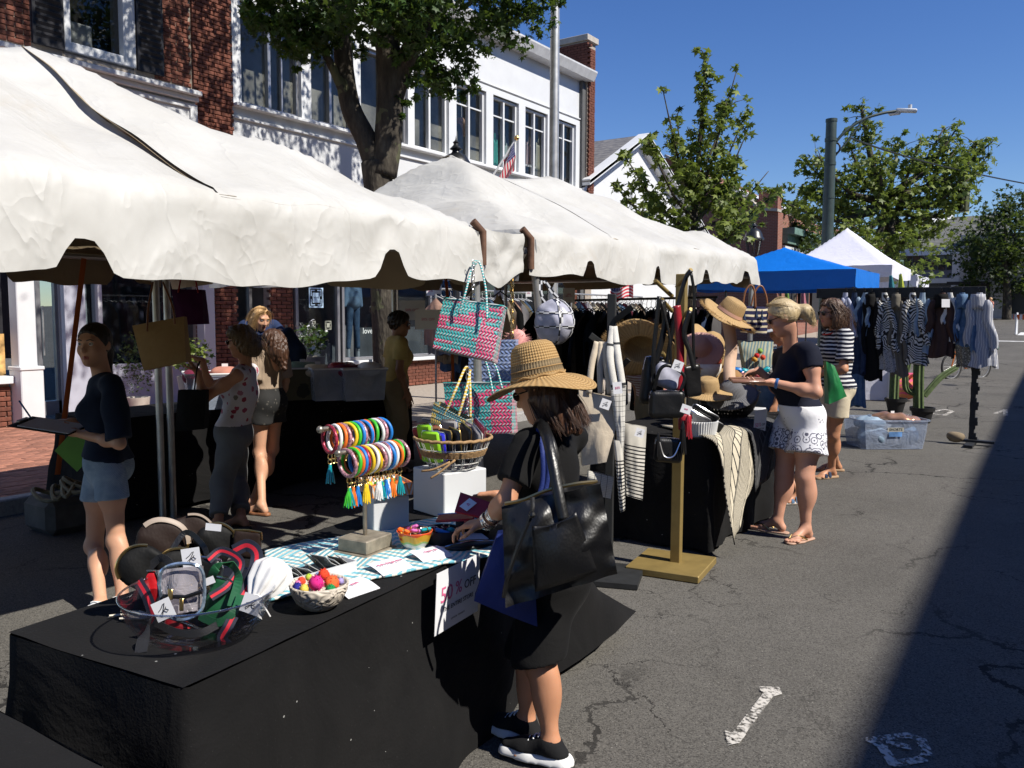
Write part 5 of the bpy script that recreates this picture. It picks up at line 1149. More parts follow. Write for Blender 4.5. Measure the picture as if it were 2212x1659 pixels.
for q in range(8): M = frame(ad, (0,0,1)); c = wl-ad*(.004+.011*q+(.02 if q > 3 else 0)); b.tube([c+M@Vector((.030*math.cos(a),.030*math.sin(a),.004*math.sin(2*a+q))) for a in np.linspace(0,6.0,18)], .0026 if q > 3 else .0036, 5, closed=True)
b.build('bracelets', M_SILV, hw.root)
def m_straw(name, c1, c2, rings=120, axis='r'):
 b = NB(name); x, y, z = b.xyz('UV'); n = b.noise(40,3); st = (x*rings).fr(); r2 = ((y*340+st*1.5).sin()*.5+.5); b.set(col=b.mix((st.ping(.5)*1.1+r2*.35+n*.3-.25).clamp(), c1, c2), rough=.8, spec=.25); b.bump(st.ping(.5)*1.6+r2*.6, .6, .006); return done(name,b)
STRAW = m_straw('straw',(.30,.17,.06),(.60,.41,.19),34); STRAW2 = m_straw('natural_straw',(.36,.22,.09),(.66,.47,.24),46); STRAWD = m_straw('dark_straw_band',(.12,.085,.045),(.30,.22,.12),10)
def hat_mesh(prof, n=48, wob=None):
 """surface of revolution with uv along the profile; returns MB in local axes"""
 b = MB(); L = [0]
 for a, c in zip(prof, prof[1:]): L.append(L[-1]+math.hypot(c[0]-a[0],c[1]-a[1]))
 vs = []; uv = []
 for i, (r, z) in enumerate(prof):
  for j in range(n+1):
   a = 2*math.pi*j/n; dz, dr = wob(r,a) if wob else (0,0); vs.append(((r+dr)*math.cos(a),(r+dr)*math.sin(a),z+dz)); uv.append((L[i]/.35,j/n))
 W = n+1; fs = [(i*W+j,i*W+j+1,(i+1)*W+j+1,(i+1)*W+j) for i in range(len(prof)-1) for j in range(n)]; b.add(vs, fs, uv); return b
def place(b, M):
 b.V = [tuple(M@Vector(v)) for v in b.V]; return b
hp = [(.0,.132),(.03,.134),(.055,.130),(.072,.118),(.080,.10),(.086,.07),(.092,.03),(.098,.0),(.105,-.006),(.13,-.012),(.16,-.02),(.185,-.028),(.2,-.034)]
HM = Matrix.Translation(hw.w(hw.h(0,-.012,.052)))@(hw.M.to_3x3()@hw.hm).to_4x4()@Matrix.Rotation(R(7),4,'X')
wobf = lambda r,a: ((max(0,r-.1)*1.1*(.25*math.cos(2*a)+.16*math.sin(a+.6))), 0)
dense = [];
for (a, c) in zip(hp, hp[1:]): dense += [(lerp(a[0],c[0],t),lerp(a[1],c[1],t)) for t in (0,.33,.66)]
dense.append(hp[-1])
ho = place(hat_mesh(dense, 64, wobf), HM).build('sun_hat', STRAW, hw.root, smooth='all', solid=.004)
b = hat_mesh([(.0885,.066),(.0975,.012),(.0985,.008)],64); place(b, HM).build('hat_band', STRAWD, ho, smooth='all')
b = MB(); b.tube([HM@Vector((.1*math.cos(a),.1*math.sin(a),.006+.004*math.sin(9*a))) for a in np.linspace(0,6.1,40)], .0035, 5, closed=True); b.tube([HM@Vector((.0945*math.cos(a),.0945*math.sin(a),.035)) for a in np.linspace(0,6.1,40)], .002, 5, closed=True); b.build('raffia_tie', STRAW2, ho)
# ---- blonde woman reading labels at the second table
bl = Fig('blonde woman with a ponytail in a navy top and white embroidered shorts', Vector((-1.70,6.0,0)), R(112), 1.78, .0075, dict(head=dp(1690,686,5.95), neck=dp(1708,750,6.0), shL=dp(1748,762,5.8), shR=dp(1690,770,6.25), chest=dp(1712,815,6.0), waist=dp(1718,850,6.0), pelvis=dp(1730,890,6.0), elL=dp(1762,848,5.72), wrL=dp(1668,826,5.82), elR=dp(1690,850,6.3), wrR=dp(1640,800,6.28),
  hiL=dp(1748,930,5.9), hiR=dp(1706,925,6.1), knL=dp(1738,1032,5.82), knR=dp(1694,1020,6.06), anL=gp(1741,1142,.085), anR=gp(1680,1126,.085)), SK_R, 1.13, (R(0),R(24)), dict(L=dict(d=LEFT+Vector((0,0,-.05)), p=(-.3,.2,1), curl=.35), R=dict(d=LEFT*.9+Vector((0,0,-.25)), p=(0,-.4,-.8), curl=.5)), feet=(R(48),R(-22)))
bl.cloth('top', F_NAVY, ['torso',('uarmL',(.40,.016)),('uarmR',(.40,.016))], .016, cuts=[((0,0,bl.J['pelvis'].z-.0),(0,0,-1))], subs=[ell(bl.J['neck']+Vector((0,.035,.06)),(.085,.1,.065),.01)], fold=.005)
zk = bl.J['pelvis'].z
bl.cloth('shorts', m_embro(), ['torso',('thighL',(.50,.055)),('thighR',(.50,.055))], .02, cuts=[((0,0,zk+.06),(0,0,1))], fold=.006)
bl.hair(H_BLD, [('c',(0,-.105,.02),(0,-.15,-.02),.028,.045),('c',(0,-.15,-.02),(.0,-.165,-.10),.045,.026),('e',(0,-.05,.0),(.074,.06,.06))], nape=-.05, amp=.0010, line=(.066,.06))
b = MB(); b.tube([bl.w(bl.h(.03*math.cos(a),-.112-.012*math.sin(a)*0,.012+.03*math.sin(a))) for a in np.linspace(0,6.0,14)], .011, 6, closed=True); b.build('hair_tie', F_BLACK, bl.root)
bl.glasses()
bl.strands(H_BLD,[((.0,.06,.118),(.07,-.01,.09),(.05,-.09,.03),(0,-.118,.015)),((.0,.06,.118),(-.07,-.01,.09),(-.05,-.09,.03),(0,-.118,.015)),((0,.07,.11),(.02,-.04,.13),(.01,-.10,.06),(0,-.12,.02)),((0,-.13,.01),(.02,-.19,-.03),(0,-.17,-.14)),((0,-.13,.01),(-.03,-.19,-.03),(-.01,-.16,-.13)),((.06,.05,.05),(.085,.01,.02),(.075,-.05,-.01),(.02,-.115,.01)),((-.06,.05,.05),(-.085,.01,.02),(-.075,-.05,-.01),(-.02,-.115,.01))],330,.006,.0009)
for sd in 'LR': bl.foot_shell(sd, 'flip_flop', M_GOLD, mat('flip_flop_sole',(.45,.28,.2),.7), 'flip')
b = MB(); wl = bl.w(bl.J['wrL'].lerp(bl.J['elL'],.1)); ad = (bl.w(bl.J['wrL'])-bl.w(bl.J['elL'])).normalized(); M = frame(ad,(0,0,1)); b.tube([wl+M@Vector((.034*math.cos(a),.034*math.sin(a),0)) for a in np.linspace(0,5.9,20)], .012, 6, flat=(.3,1,(0,0,1)), closed=True); b.build('watch_band', mat('blue_band',(.05,.16,.42),.5), bl.root)
# ---- woman with curly hair in a striped top
sw_ = Fig('curly haired woman in sunglasses and a navy striped top carrying a green bag', Vector((-2.05,8.3,0)), R(128), 1.79, .010, dict(head=dp(1794,676,7.95), neck=dp(1806,712,8.0), shL=dp(1828,728,7.8), shR=dp(1790,726,8.2), chest=dp(1808,752,8), waist=dp(1810,790,8), pelvis=dp(1806,832,8), elL=dp(1822,798,7.7), wrL=dp(1775,806,7.85), elR=dp(1790,790,8.3), wrR=dp(1760,790,8.2), knL=dp(1800,940,7.95), knR=dp(1788,936,8.1), anL=gp(1796,1014,.085), anR=gp(1806,1000,.085), hiL=dp(1812,860,7.9), hiR=dp(1796,856,8.1)), SK_T, 1.02, (R(8),R(6)), feet=(R(20),R(-10)))
sw_.cloth('striped_top', F_STRIPE, ['torso',('uarmL',(.75,.02)),('uarmR',(.75,.02))], .02, cuts=[((0,0,sw_.J['pelvis'].z-.02),(0,0,-1))], subs=[ell(sw_.J['neck']+Vector((0,.03,.06)),(.08,.09,.06),.01)], fold=.006)
sw_.cloth('shorts', F_CREAM, ['torso',('thighL',(.48,.03)),('thighR',(.48,.03))], .014, cuts=[((0,0,sw_.J['pelvis'].z+.06),(0,0,1))])
sw_.hair(H_CHE, [('e',(0,-.05,-.03),(.105,.085,.12)),('e',(-.085,.0,-.06),(.038,.05,.09)),('e',(.085,.0,-.06),(.038,.05,.09)),('e',(0,-.07,-.11),(.10,.07,.08))], nape=-.16, amp=.005, freq=22, cap_r=(.092,.112,.105)); sw_.glasses(1.15); sw_.strands(H_CHE,[((x*.06,.03,.11),(x*.11,y,.02),(x*.13,y-.02,-.08),(x*.115,y-.03,-.17)) for x, y in ((-1,.0),(-.8,-.07),(-.3,-.12),(.3,-.12),(.8,-.07),(1,0))],260,.018,.0016)
b = MB(); b.tube([sw_.w(sw_.J['neck']+Vector((.085*math.cos(a),.03+.09*math.sin(a),-.02-.03*math.sin(a)))) for a in np.linspace(0,6.1,20)], .007, 5, closed=True); b.build('neckline_trim', mat('red_trim',(.5,.03,.02),.7), sw_.root)
for sd in 'LR': sw_.foot_shell(sd, 'sandal', DEN_D, M_BSOLE, 'sandal')
# ---- woman with a white visor, half hidden
vw = Fig('woman with a white visor and blue dungarees half hidden behind the blonde woman', Vector((-2.3,7.25,0)), R(140), 1.60, .011, dict(head=dp(1683,712,7.2), neck=dp(1690,752,7.25), shL=dp(1712,768,7.1), shR=dp(1675,770,7.4), anL=gp(1728,1068,.08), anR=gp(1702,1060,.08)), SK_T, .95, (R(5),R(22)))
vw.cloth('dungarees', DEN_M, ['torso',('thighL',(.7,.03)),('thighR',(.7,.03))], .014, cuts=[((0,0,1.18),(0,0,1))])
b = MB()
for sx in(-1,1): b.tube([vw.w(vw.J['chest']+Vector((sx*.07,.12,-.05))),vw.w(vw.J['chest']+Vector((sx*.085,.08,.12))),vw.w(vw.J['neck']+Vector((sx*.09,-.03,.0)))], .02, 6, flat=(.3,1))
b.build('strap', DEN_M, vw.root)
vw.hair(H_BRN, [('e',(0,-.07,-.03),(.08,.07,.1))], nape=-.12); vw.eyes()
b = MB(); b.grid(lambda i,j: vw.w(vw.h(math.sin(lerp(-1.3,1.3,i))*(.082+.075*j), math.cos(lerp(-1.3,1.3,i))*(.10+.085*j)-.01, .062-.025*j)), 16, 5); b.build('visor', M_WHITE, vw.root, solid=.004, smooth='all')
for sd in 'LR': vw.foot_shell(sd, 'sandal', DEN_M, mat('pale_sole',(.55,.48,.42),.8), 'sandal')
# ---- girl with the clipboard
gl = Fig('girl in a navy shirt and denim shorts holding a clipboard under the nearest tent', Vector((-4.36,2.42,0)), R(126), 1.62, .0085, dict(head=dp(203,745,4.42), neck=dp(222,812,4.46), shL=dp(243,838,4.3), shR=dp(215,835,4.62), chest=dp(228,880,4.45), waist=dp(228,945,4.45), pelvis=dp(226,1000,4.45), elL=dp(258,958,4.25), wrL=dp(160,934,4.4), elR=dp(222,945,4.72), wrR=dp(158,912,4.62), hiL=dp(238,1030,4.38), hiR=dp(214,1028,4.52), knL=dp(252,1168,4.38), knR=dp(204,1180,4.5), anL=gp(266,1296,.08), anR=gp(218,1306,.08)), SK_F, .83, (R(84),R(0)), dict(L=dict(d=LEFT+Vector((0,0,.08)), p=(0,0,1), curl=.2), R=dict(d=LEFT+Vector((0,0,.05)), p=(0,0,-1), curl=.35)), hs=1.0, feet=(R(75),R(80)))
gl.cloth('shirt', m_fab('dark_denim_shirt',(.012,.020,.042)), ['torso',('uarmL',(.92,.02)),('uarmR',(.92,.02))], .02, cuts=[((0,0,gl.J['pelvis'].z+.03),(0,.15,-1))], subs=[ell(gl.J['neck']+Vector((0,.05,.05)),(.06,.09,.06),.01)], fold=.007)
gl.cloth('denim_shorts', DEN_L, ['torso',('thighL',(.34,.02)),('thighR',(.34,.02))], .012, cuts=[((0,0,gl.J['pelvis'].z+.07),(0,0,1))])
gl.hair(H_DRK, [('c',(0,-.10,.0),(.0,-.13,-.05),.03,.025),('c',(0,-.13,-.05),(-.03,-.10,-.22),.026,.012)], nape=-.05, line=(.064,.06)); gl.eyes(H_DRK)
for sd in 'LR': gl.foot_shell(sd, 'sneaker', M_WHITE, M_WSOLE, 'sneaker')
# ---- woman in the floral top
fw_ = Fig('woman in a sleeveless floral top and grey trousers touching the hanging straw tote', Vector((-5.3,3.95,0)), R(118), 1.62, .009, dict(head=dp(520,738,6.2), neck=dp(530,790,6.25), shL=dp(512,812,6.05), shR=dp(545,806,6.45), chest=dp(522,845,6.25), waist=dp(512,890,6.25), pelvis=dp(500,935,6.25), elL=dp(440,862,5.98), wrL=dp(428,805,5.95), elR=dp(450,835,6.5), wrR=dp(438,780,6.3), hiL=dp(505,950,6.18), hiR=dp(505,950,6.35), knL=dp(478,1045,6.1), knR=dp(512,1040,6.4), anL=gp(472,1130,.08), anR=gp(522,1120,.08)), SK_T, 1.0, (R(-6),R(8)), dict(L=dict(d=Vector((-.3,-.1,.9))+LEFT*.3, p=LEFT, curl=.4), R=dict(d=Vector((0,0,.5))+LEFT, p=(0,0,-1), curl=.5)))
fw_.cloth('floral_top', m_floral(), ['torso'], .018, cuts=[((0,0,fw_.J['pelvis'].z+.06),(0,0,-1))], subs=[ell(fw_.J['neck']+Vector((0,.03,.06)),(.065,.08,.05),.01)]+[ell(fw_.J['sh'+s_]+Vector((q*.04,0,.0)),(.045,.075,.07),.01) for s_, q in(('L',-1),('R',1))], fold=.006)
fw_.cloth('trousers', F_GREY, ['torso',('thighL',(1.0,.012)),('thighR',(1.0,.012)),('calfL',(.80,.022)),('calfR',(.80,.022))], .016, cuts=[((0,0,fw_.J['pelvis'].z+.12),(0,0,1))], fold=.006)
fw_.hair(H_MIX, [('e',(0,-.06,-.02),(.098,.085,.10)),('e',(0,-.11,-.07),(.07,.05,.055)),('e',(0,.02,.075),(.07,.07,.035))], nape=-.12, amp=.006, freq=26, cap_r=(.092,.112,.105)); fw_.glasses(); fw_.strands(H_MIX,[((x*.05,.05,.11),(x*.1,-.03,.06),(x*.09,-.11,-.03),(x*.06,-.13,-.12)) for x in (-1,-.5,0,.5,1)],220,.018,.0015)
for sd in 'LR': fw_.foot_shell(sd, 'flat_shoe', L_BLACK, L_BLACK, 'slide')
# ---- woman behind her
bw = Fig('bare legged woman in tan top and dark shorts behind the woman in florals', Vector((-5.56,4.45,0)), R(100), 1.60, .011, dict(head=dp(588,742,6.75), neck=dp(592,785,6.8), anL=gp(566,1092,.08), anR=gp(546,1084,.08)), SK_F, .95, (0,R(5)))
bw.cloth('knit_top', F_TAN, ['torso',('uarmL',(.9,.02)),('uarmR',(.9,.02))], .018, cuts=[((0,0,.98),(0,0,-1))], subs=[ell(bw.J['neck']+Vector((0,.03,.06)),(.07,.08,.05),.01)])
bw.cloth('shorts', m_spots('dark_leaf_print',(.012,.012,.012),(.07,.065,.055),24,.22), ['torso',('thighL',(.42,.03)),('thighR',(.42,.03))], .014, cuts=[((0,0,1.02),(0,0,1))])
bw.hair(H_BRN, [('e',(0,-.06,-.05),(.095,.075,.13)),('c',(0,-.08,-.1),(0,-.1,-.22),.06,.03)], nape=-.25, amp=.006, freq=26)
for sd in 'LR': bw.foot_shell(sd, 'flat_shoe', L_TAN, L_TAN, 'slide')
# ---- golden haired girl serving behind the bins
sg_ = Fig('golden haired girl in a navy top behind the bins of clothes, looking down', Vector((-7.25,5.72,.11)), R(-118), 1.68, .0085, dict(head=dp(563,688,8.75), elL=dp(640,752,8.6), wrL=dp(608,716,8.3), elR=dp(560,770,8.6), wrR=dp(590,722,8.3)), SK_F, .92, (R(22),R(20)), dict(L=dict(d=LEFT, p=(0,0,-1), curl=.6), R=dict(d=-LEFT, p=(0,0,-1), curl=.6)), hs=1.02)
sg_.cloth('t_shirt', m_fab('navy_blue_cotton',(.02,.035,.09)), ['torso',('uarmL',(.6,.02)),('uarmR',(.6,.02))], .016, cuts=[((0,0,.98),(0,0,-1))], subs=[ell(sg_.J['neck']+Vector((0,.03,.06)),(.07,.08,.05),.01)])
sg_.cloth('jeans', DEN_D, ['torso',('thighL',(1,.012)),('thighR',(1,.012)),('calfL',(.95,.015)),('calfR',(.95,.015))], .012, cuts=[((0,0,1.03),(0,0,1))])
sg_.hair(H_GOLD, [('c',(-.07,-.01,-.02),(-.09,.0,-.26),.032,.022),('c',(.065,-.03,-.02),(.06,-.06,-.28),.03,.02),('e',(0,-.06,-.08),(.085,.06,.14)),('c',(0,-.08,-.1),(0,-.09,-.26),.06,.03)], nape=-.26, amp=.004, line=(.06,.062)); sg_.eyes(H_GOLD); sg_.strands(H_GOLD,[((x*.02,.07,.105),(x*.082,.03,.04),(x*.09,.01,-.1),(x*.095,.0,-.28)) for x in (-1,1)]+[((0,.04,.125),(x*.07,-.06,.06),(x*.08,-.09,-.1),(x*.07,-.10,-.27)) for x in (-1,1)],260,.013,.0014)
b = MB(); b.tube([sg_.w(sg_.J['wrL'].lerp(sg_.J['elL'],.15)+Vector((.03*math.cos(a),0,.03*math.sin(a)))) for a in np.linspace(0,6,12)], .012, 5, closed=True); b.build('watch_band', F_BLACK, sg_.root)
# ---- woman in the yellow top
yw = Fig('short haired woman in a yellow top and khaki trousers, seen from behind', Vector((-5.72,6.17,0)), R(-30), 1.62, .009, dict(), SK_B, 1.05, (R(-34),R(8)), lean=.06)
yw.cloth('yellow_top', F_YEL, ['torso',('uarmL',(.62,.022)),('uarmR',(.62,.022))], .018, cuts=[((0,0,.93),(0,0,-1))], subs=[ell(yw.J['neck']+Vector((0,.03,.06)),(.08,.09,.055),.01)], fold=.006)
yw.cloth('trousers', F_KHAKI, ['torso',('thighL',(1,.02)),('thighR',(1,.02)),('calfL',(.9,.04)),('calfR',(.9,.04))], .016, cuts=[((0,0,1.0),(0,0,1))], fold=.006)
yw.hair(H_DRK, [('e',(0,-.03,.04),(.094,.105,.095))], nape=-.07, amp=.006, freq=20, cap_r=(.094,.115,.11)); yw.glasses()
for sd in 'LR': yw.foot_shell(sd, 'flat_shoe', L_BROWN, L_BROWN, 'slide')
# ---- woman in pink stripes bending at the hats
pw = Fig('brown haired woman in a pink striped shirt bent over behind the fringed straw hat', Vector((-3.3,7.0,0)), R(150), 1.56, .012, dict(head=dp(1392,722,7.9), neck=dp(1375,760,7.9)), SK_T, 1.0, (R(0),R(30)), lean=.45)
pw.cloth('striped_shirt', F_PINKS, ['torso',('uarmL',(.8,.02)),('uarmR',(.8,.02))], .02, cuts=[((0,0,.85),(0,0,-1))])
pw.cloth('trousers', F_KHAKI, ['torso',('thighL',(1,.02)),('thighR',(1,.02)),('calfL',(.9,.03)),('calfR',(.9,.03))], .014, cuts=[((0,0,.95),(0,0,1))])
pw.hair(H_BRN, [('e',(0,-.06,.0),(.09,.08,.09)),('e',(0,-.13,.07),(.05,.045,.05))], nape=-.12, amp=.005)
b = MB(); b.tube([pw.w(pw.h(.04*math.cos(a),-.095+.01*math.sin(a*5),.055+.04*math.sin(a))) for a in np.linspace(0,6.1,24)], .014, 6, closed=True); b.build('scrunchie', mat('pink_scrunchie',(.6,.4,.38),.8,var=.4,vs=40), pw.root)
# ---- people further off
mn = Fig('dark haired man standing beyond the stalls, only his head above the clothes rail', Vector((-3.6,19.9,gz(19.9))), R(170), 1.86, .016, dict(), SK_T, 1.05, (0,R(10)), bust=0)
mn.cloth('shirt', F_NAVY, ['torso',('uarmL',(.7,.02)),('uarmR',(.7,.02))], .018, cuts=[((0,0,.98),(0,0,-1))]); mn.cloth('trousers', DEN_D, ['torso',('thighL',(1,.02)),('thighR',(1,.02)),('calfL',(.95,.03)),('calfR',(.95,.03))], .014, cuts=[((0,0,1.02),(0,0,1))]); mn.hair(H_DRK, [], nape=-.06)
pf = dp(2137,712,50); fp_ = Fig('distant person in a salmon top and white shorts near the white shopfront', Vector((pf.x,pf.y,gz(pf.y))), R(130), 1.62, .022, dict(), SK_T, 1.05)
fp_.cloth('top', mat('salmon_cotton',(.55,.22,.16),.8), ['torso',('uarmL',(.5,.02)),('uarmR',(.5,.02))], .02, cuts=[((0,0,.96),(0,0,-1))]); fp_.cloth('shorts', M_WHITE, ['torso',('thighL',(.6,.03)),('thighR',(.6,.03))], .018, cuts=[((0,0,1.0),(0,0,1))]); fp_.hair(H_GOLD, [])
# ================================================================ tables, rugs and what stands on them
def m_felt():
 b = NB('black_tablecloth'); n = b.noise(2.2,4,.6,dist=.8); li = b.voro(55); li2 = b.voro(14); nn = b.noise(30,2)
 c = b.mix(n.step(.3,.7), (.0065,.0064,.0068), (.0125,.012,.012)); c = b.mix((li2 < .05)*.7*(b.noise(2,2) > .52), c, (.4,.4,.38)); c = b.mix((li < .06)*.12, c, (.2,.2,.2))
 b.set(col=c, rough=.95, spec=.15, sheen=.01); b.bump(n*1.0+b.noise(120,3)*.08, .6, .04); return done('black_tablecloth', b)
M_FELT = m_felt()
def drape_table(label, O, e, n, L, D, z, hem, seed, flare=None, amp=.038, name='covered_table'):
 """O: front corner, e: along the front edge, n: towards the back"""
 O = Vector((O[0],O[1],0)); e = Vector((e[0],e[1],0)).normalized(); n = Vector((n[0],n[1],0)).normalized()
 t = thing(name, label, 'table', O+e*L/2+n*D/2)
 b = MB(); C = O+e*L/2+n*D/2; xa = frame((0,0,1), e); rot = Matrix(((e.x,-n.x if False else n.x,0),(e.y,n.y,0),(0,0,1)))
 if rot.determinant() < 0: rot = Matrix(((n.x,e.x,0),(n.y,e.y,0),(0,0,1))); sz = (D-.04, L-.04)
 else: sz = (L-.04, D-.04)
 b.box(C+Vector((0,0,z-.02)), (*sz,.03), rot=rot); b.build('table_top', M_SHUT, t, smooth=False)
 for a in (.1, L-.1):
  for c in (.08, D-.08): b = MB(); b.tube([O+e*a+n*c+Vector((0,0,.0)), O+e*a+n*c+Vector((0,0,z-.03))], .015, 8); b.build('leg', M_METAL, t)
 b = MB(); r = .025; per = []
 def edge(p, q, nn, m):
  for i in range(m): per.append((p.lerp(q,(i+.5)/m), nn))
 A, B_, C_, D_ = O, O+e*L, O+e*L+n*D, O+n*D
 for p, q, nn in ((A,B_,-n),(B_,C_,e),(C_,D_,n),(D_,A,-e)):
  edge(p, q, nn, max(8,int((q-p).length/.035)))
 m = len(per); rings = 12; vs = []
 # smooth the normals round corners
 N = [sum((per[(i+k)%m][1] for k in range(-2,3)), Vector()).normalized() for i in range(m)]
 s = 0
 for k in range(rings+1):
  f = k/rings; zz = lerp(z, hem, f)
  for i in range(m):
   p = per[i][0]; s = i*.035
   fo = (amp*math.sin(s*5.2+seed+1.8*math.sin(s*1.3+seed))+.5*amp*math.sin(s*13+seed*2))*f**.8+.02*f+.03*fbm((p.x*2.6,p.y*2.6+seed,f*1.6),3)
   corner = 1-abs(N[i].dot(per[i][1])); fo += corner*.30*f
   q = p+N[i]*(fo*min(1,f*3)+.006)+Vector((0,0,zz-z)); q.z = zz+(.012*math.sin(s*3+seed) if k == rings else 0)
   if flare: q += flare(p, f)
   if k == 0: q.z = z+.003
   vs.append(q)
 fs = [(k*m+i, (k+1)*m+i, (k+1)*m+(i+1)%m, k*m+(i+1)%m) for k in range(rings) for i in range(m)]
 b.add(vs, fs, [(0,0)]*len(vs))
 def top(i,j): p = A+e*(L*i)+n*(D*j); return p+Vector((0,0,z+.004+.004*fbm((p.x*4,p.y*4,seed),3)))
 b.grid(top, 40, 18); cl = b.build('tablecloth', M_FELT, t, smooth='all');
 return t, cl
E1 = Vector((-.105,.9945,0)).normalized(); N1 = Vector((-.9945,-.105,0)).normalized(); TZ = .72
def flare1(p, f):
 a = max(0,(p-Vector((-1.7,1.1,0))).dot(E1)-1.55)/.4; side = max(0,1+(p-Vector((-1.7,1.1,0))).dot(N1)*-1.6)
 wv = 1+.42*math.sin(p.x*19+f*2)+.3*math.sin(p.y*17+2)+.15*math.sin(p.x*41)
 return (E1*.46*a*a*wv+Vector((.17,0,0))*a*wv)*f**1.6*min(1,side+.2)+Vector((0,0,.10*a*a*f*f))
tb1, _ = drape_table('front table under a plain black cloth, its end corner blown outwards', (-1.70,1.10), E1, N1, 1.95, .70, TZ, .015, 1.0, flare1)
tb0, _ = drape_table('corner of another black covered table at the very bottom left', (-1.5,-.95), (-.03,1), (-1,-.03), 1.78, .85, .70, .02, 4.0)
tb2, _ = drape_table('second black covered table loaded with hats and bags beside the gold stand', (-2.02,5.22), (-.02,1), (-1,-.02), 1.9, .85, .78, .03, 2.5, amp=.035)
tb3, _ = drape_table('black covered table carrying tubs of clothes at the back of the tents', (-6.0,3.3), (0,1), (-1,0), 3.4, .72, .80, .03, 6.0)
on1 = lambda u, v, dz=.006: gp(u, v, TZ+dz)
on2 = lambda u, v, dz=.006: gp(u, v, .78+dz)
# ---- rugs
def m_rug():
 b = NB('blue_diamond_rug'); x, y, z = b.xyz('UV'); a = (x*3.4).ping(.5)*2; c = (y*2.0).ping(.5)*2; d = (a+c)*3.1; n = b.noise(120,2); n3 = b.noise(5,2); kn = ((x*150).sin()*(y*85).sin())
 f = ((d+(n-.5)*.25).fr() < .5); b.set(col=b.mix(f, (.66,.64,.56), (.15,.40,.47)), rough=.95); b.bump(kn*.5+n*.5, .7, .006); return done('blue_diamond_rug', b)
FL, FR, BR, BL = on1(577,1298,.012), on1(1072,1196,.012), on1(1000,1108,.012), on1(572,1190,.012)
b = MB(); b.grid(lambda i,j: (FL.lerp(FR,i)).lerp(BL.lerp(BR,i),j)+Vector((0,0,.006*fbm((i*5,j*3,0),2)+.004*math.sin(j*50)*0))+Vector((.006*math.sin(i*40),0,0))*(1-j), 90, 30)
o = b.build('patterned_rug', m_rug(), None, smooth='all', solid=.008); tag(o,'light blue and cream diamond patterned rug lying on the front table','rug')
def m_ladder(name, light, dark):
 b = NB(name); x, y, z = b.xyz('UV'); n = b.noise(90,2); w = x+(y*.9); band = (w*2.2).fr(); lad = band < .42; rung = ((y*9-x*3).fr() < .2); rail = (band < .05).mx((band > .37)*(band < .42)); lines = ((band*16).fr() < .42)
 f = (lad*(rung.mx(rail))).mx((1-lad*1.0)*lines); b.set(col=b.mix(f, light, dark), rough=.95); b.bump(n+f*.4,.6,.006); return done(name,b)
def runner(label, pts, mt):
 """strip over the table edge: list of left/right point pairs"""
 b = MB();
 Lp = bez([p for p, q in pts], 8); Rp = bez([q for p, q in pts], 8); n = len(Lp)-1
 b.grid(lambda i,j: Lp[round(i*n)].lerp(Rp[round(i*n)],j)+Vector((.012*math.sin(j*9+i*3),-.01*math.sin(i*7),.0)), n, 10); o = b.build('woven_throw', mt, None, smooth='all', solid=.008); tag(o,label,'throw'); return o
Y2 = 5.22
runner('cream throw with black ladder pattern hanging over the near corner of the second table', [((-2.55,5.55,.80),(-2.3,6.0,.80)),((-2.1,5.24,.80),(-1.99,5.75,.80)),((-1.97,5.20,.72),(-1.93,5.72,.72)),((-1.91,5.19,.42),(-1.88,5.70,.45)),((-1.84,5.22,.10),(-1.86,5.42,.3))], m_ladder('cream_ladder_weave',(.56,.50,.38),(.02,.02,.02)))
runner('dark throw with pale ladder pattern beside the cream one on the second table', [((-2.5,6.05,.803),(-2.4,6.6,.803)),((-2.04,5.78,.80),(-1.99,6.42,.80)),((-1.93,5.75,.70),(-1.93,6.40,.70)),((-1.89,5.76,.35),(-1.90,6.25,.45))], m_ladder('dark_ladder_weave',(.02,.02,.022),(.10,.10,.10)))
# ---- paper signs
M_PAPER = mat('white_paper',(.74,.74,.76),.6,var=.03); M_PINKINK = mat('pink_ink',(.62,.12,.25),.6); M_INK = mat('black_ink',(.02,.02,.03),.6)
def sale_sign(label, o, right, up, w_, h_, small=True, bend=0):
 r = Vector(right).normalized(); u = Vector(up).normalized(); nn = r.cross(u).normalized(); o = Vector(o); t = thing('sale_sign', label, 'sign', o); card('paper', M_PAPER, t, o, r, u, w_, h_, bend=bend); k = w_/.28
 oo = o+nn*.0022
 text_part('sale_lettering','50',.078*k,M_PINKINK,t,oo-r*.075*k+u*.02*k,r,u,thick=.0003); text_part('sale_lettering','%',.066*k,M_PINKINK,t,oo+r*.0*k+u*.022*k,r,u,thick=.0003); text_part('sale_lettering','OFF',.045*k,M_INK,t,oo+r*.075*k+u*.018*k,r,u,thick=.0003)
 text_part('store_lettering','THE ENTIRE STORE',.0225*k,M_INK,t,oo-u*.032*k+r*.002,r,u,thick=.0003)
 text_part('store_lettering','CAREN FORBES',.0085*k,M_INK,t,oo-u*.078*k,r,u,thick=.0003,font_sp=1.6); return t
O1 = Vector((-1.70,1.10,0)); sgn = O1+E1*1.10-N1*.062
sale_sign('half price paper sign pinned to the front of the nearest table', sgn+Vector((0,0,.635)), E1, Vector((.05,0,1)), .28, .216)
sale_sign('half price paper sign taped to the second table near the blonde woman', dp(1641,921,6.05), Vector((.25,.97,0)), (.08,0,1), .16, .25)
sale_sign('curled half price paper sign on the dark table behind the woman in florals', dp(603,925,7.55), Vector((.3,.95,.25)), Vector((.1,-.25,1)), .27, .24)
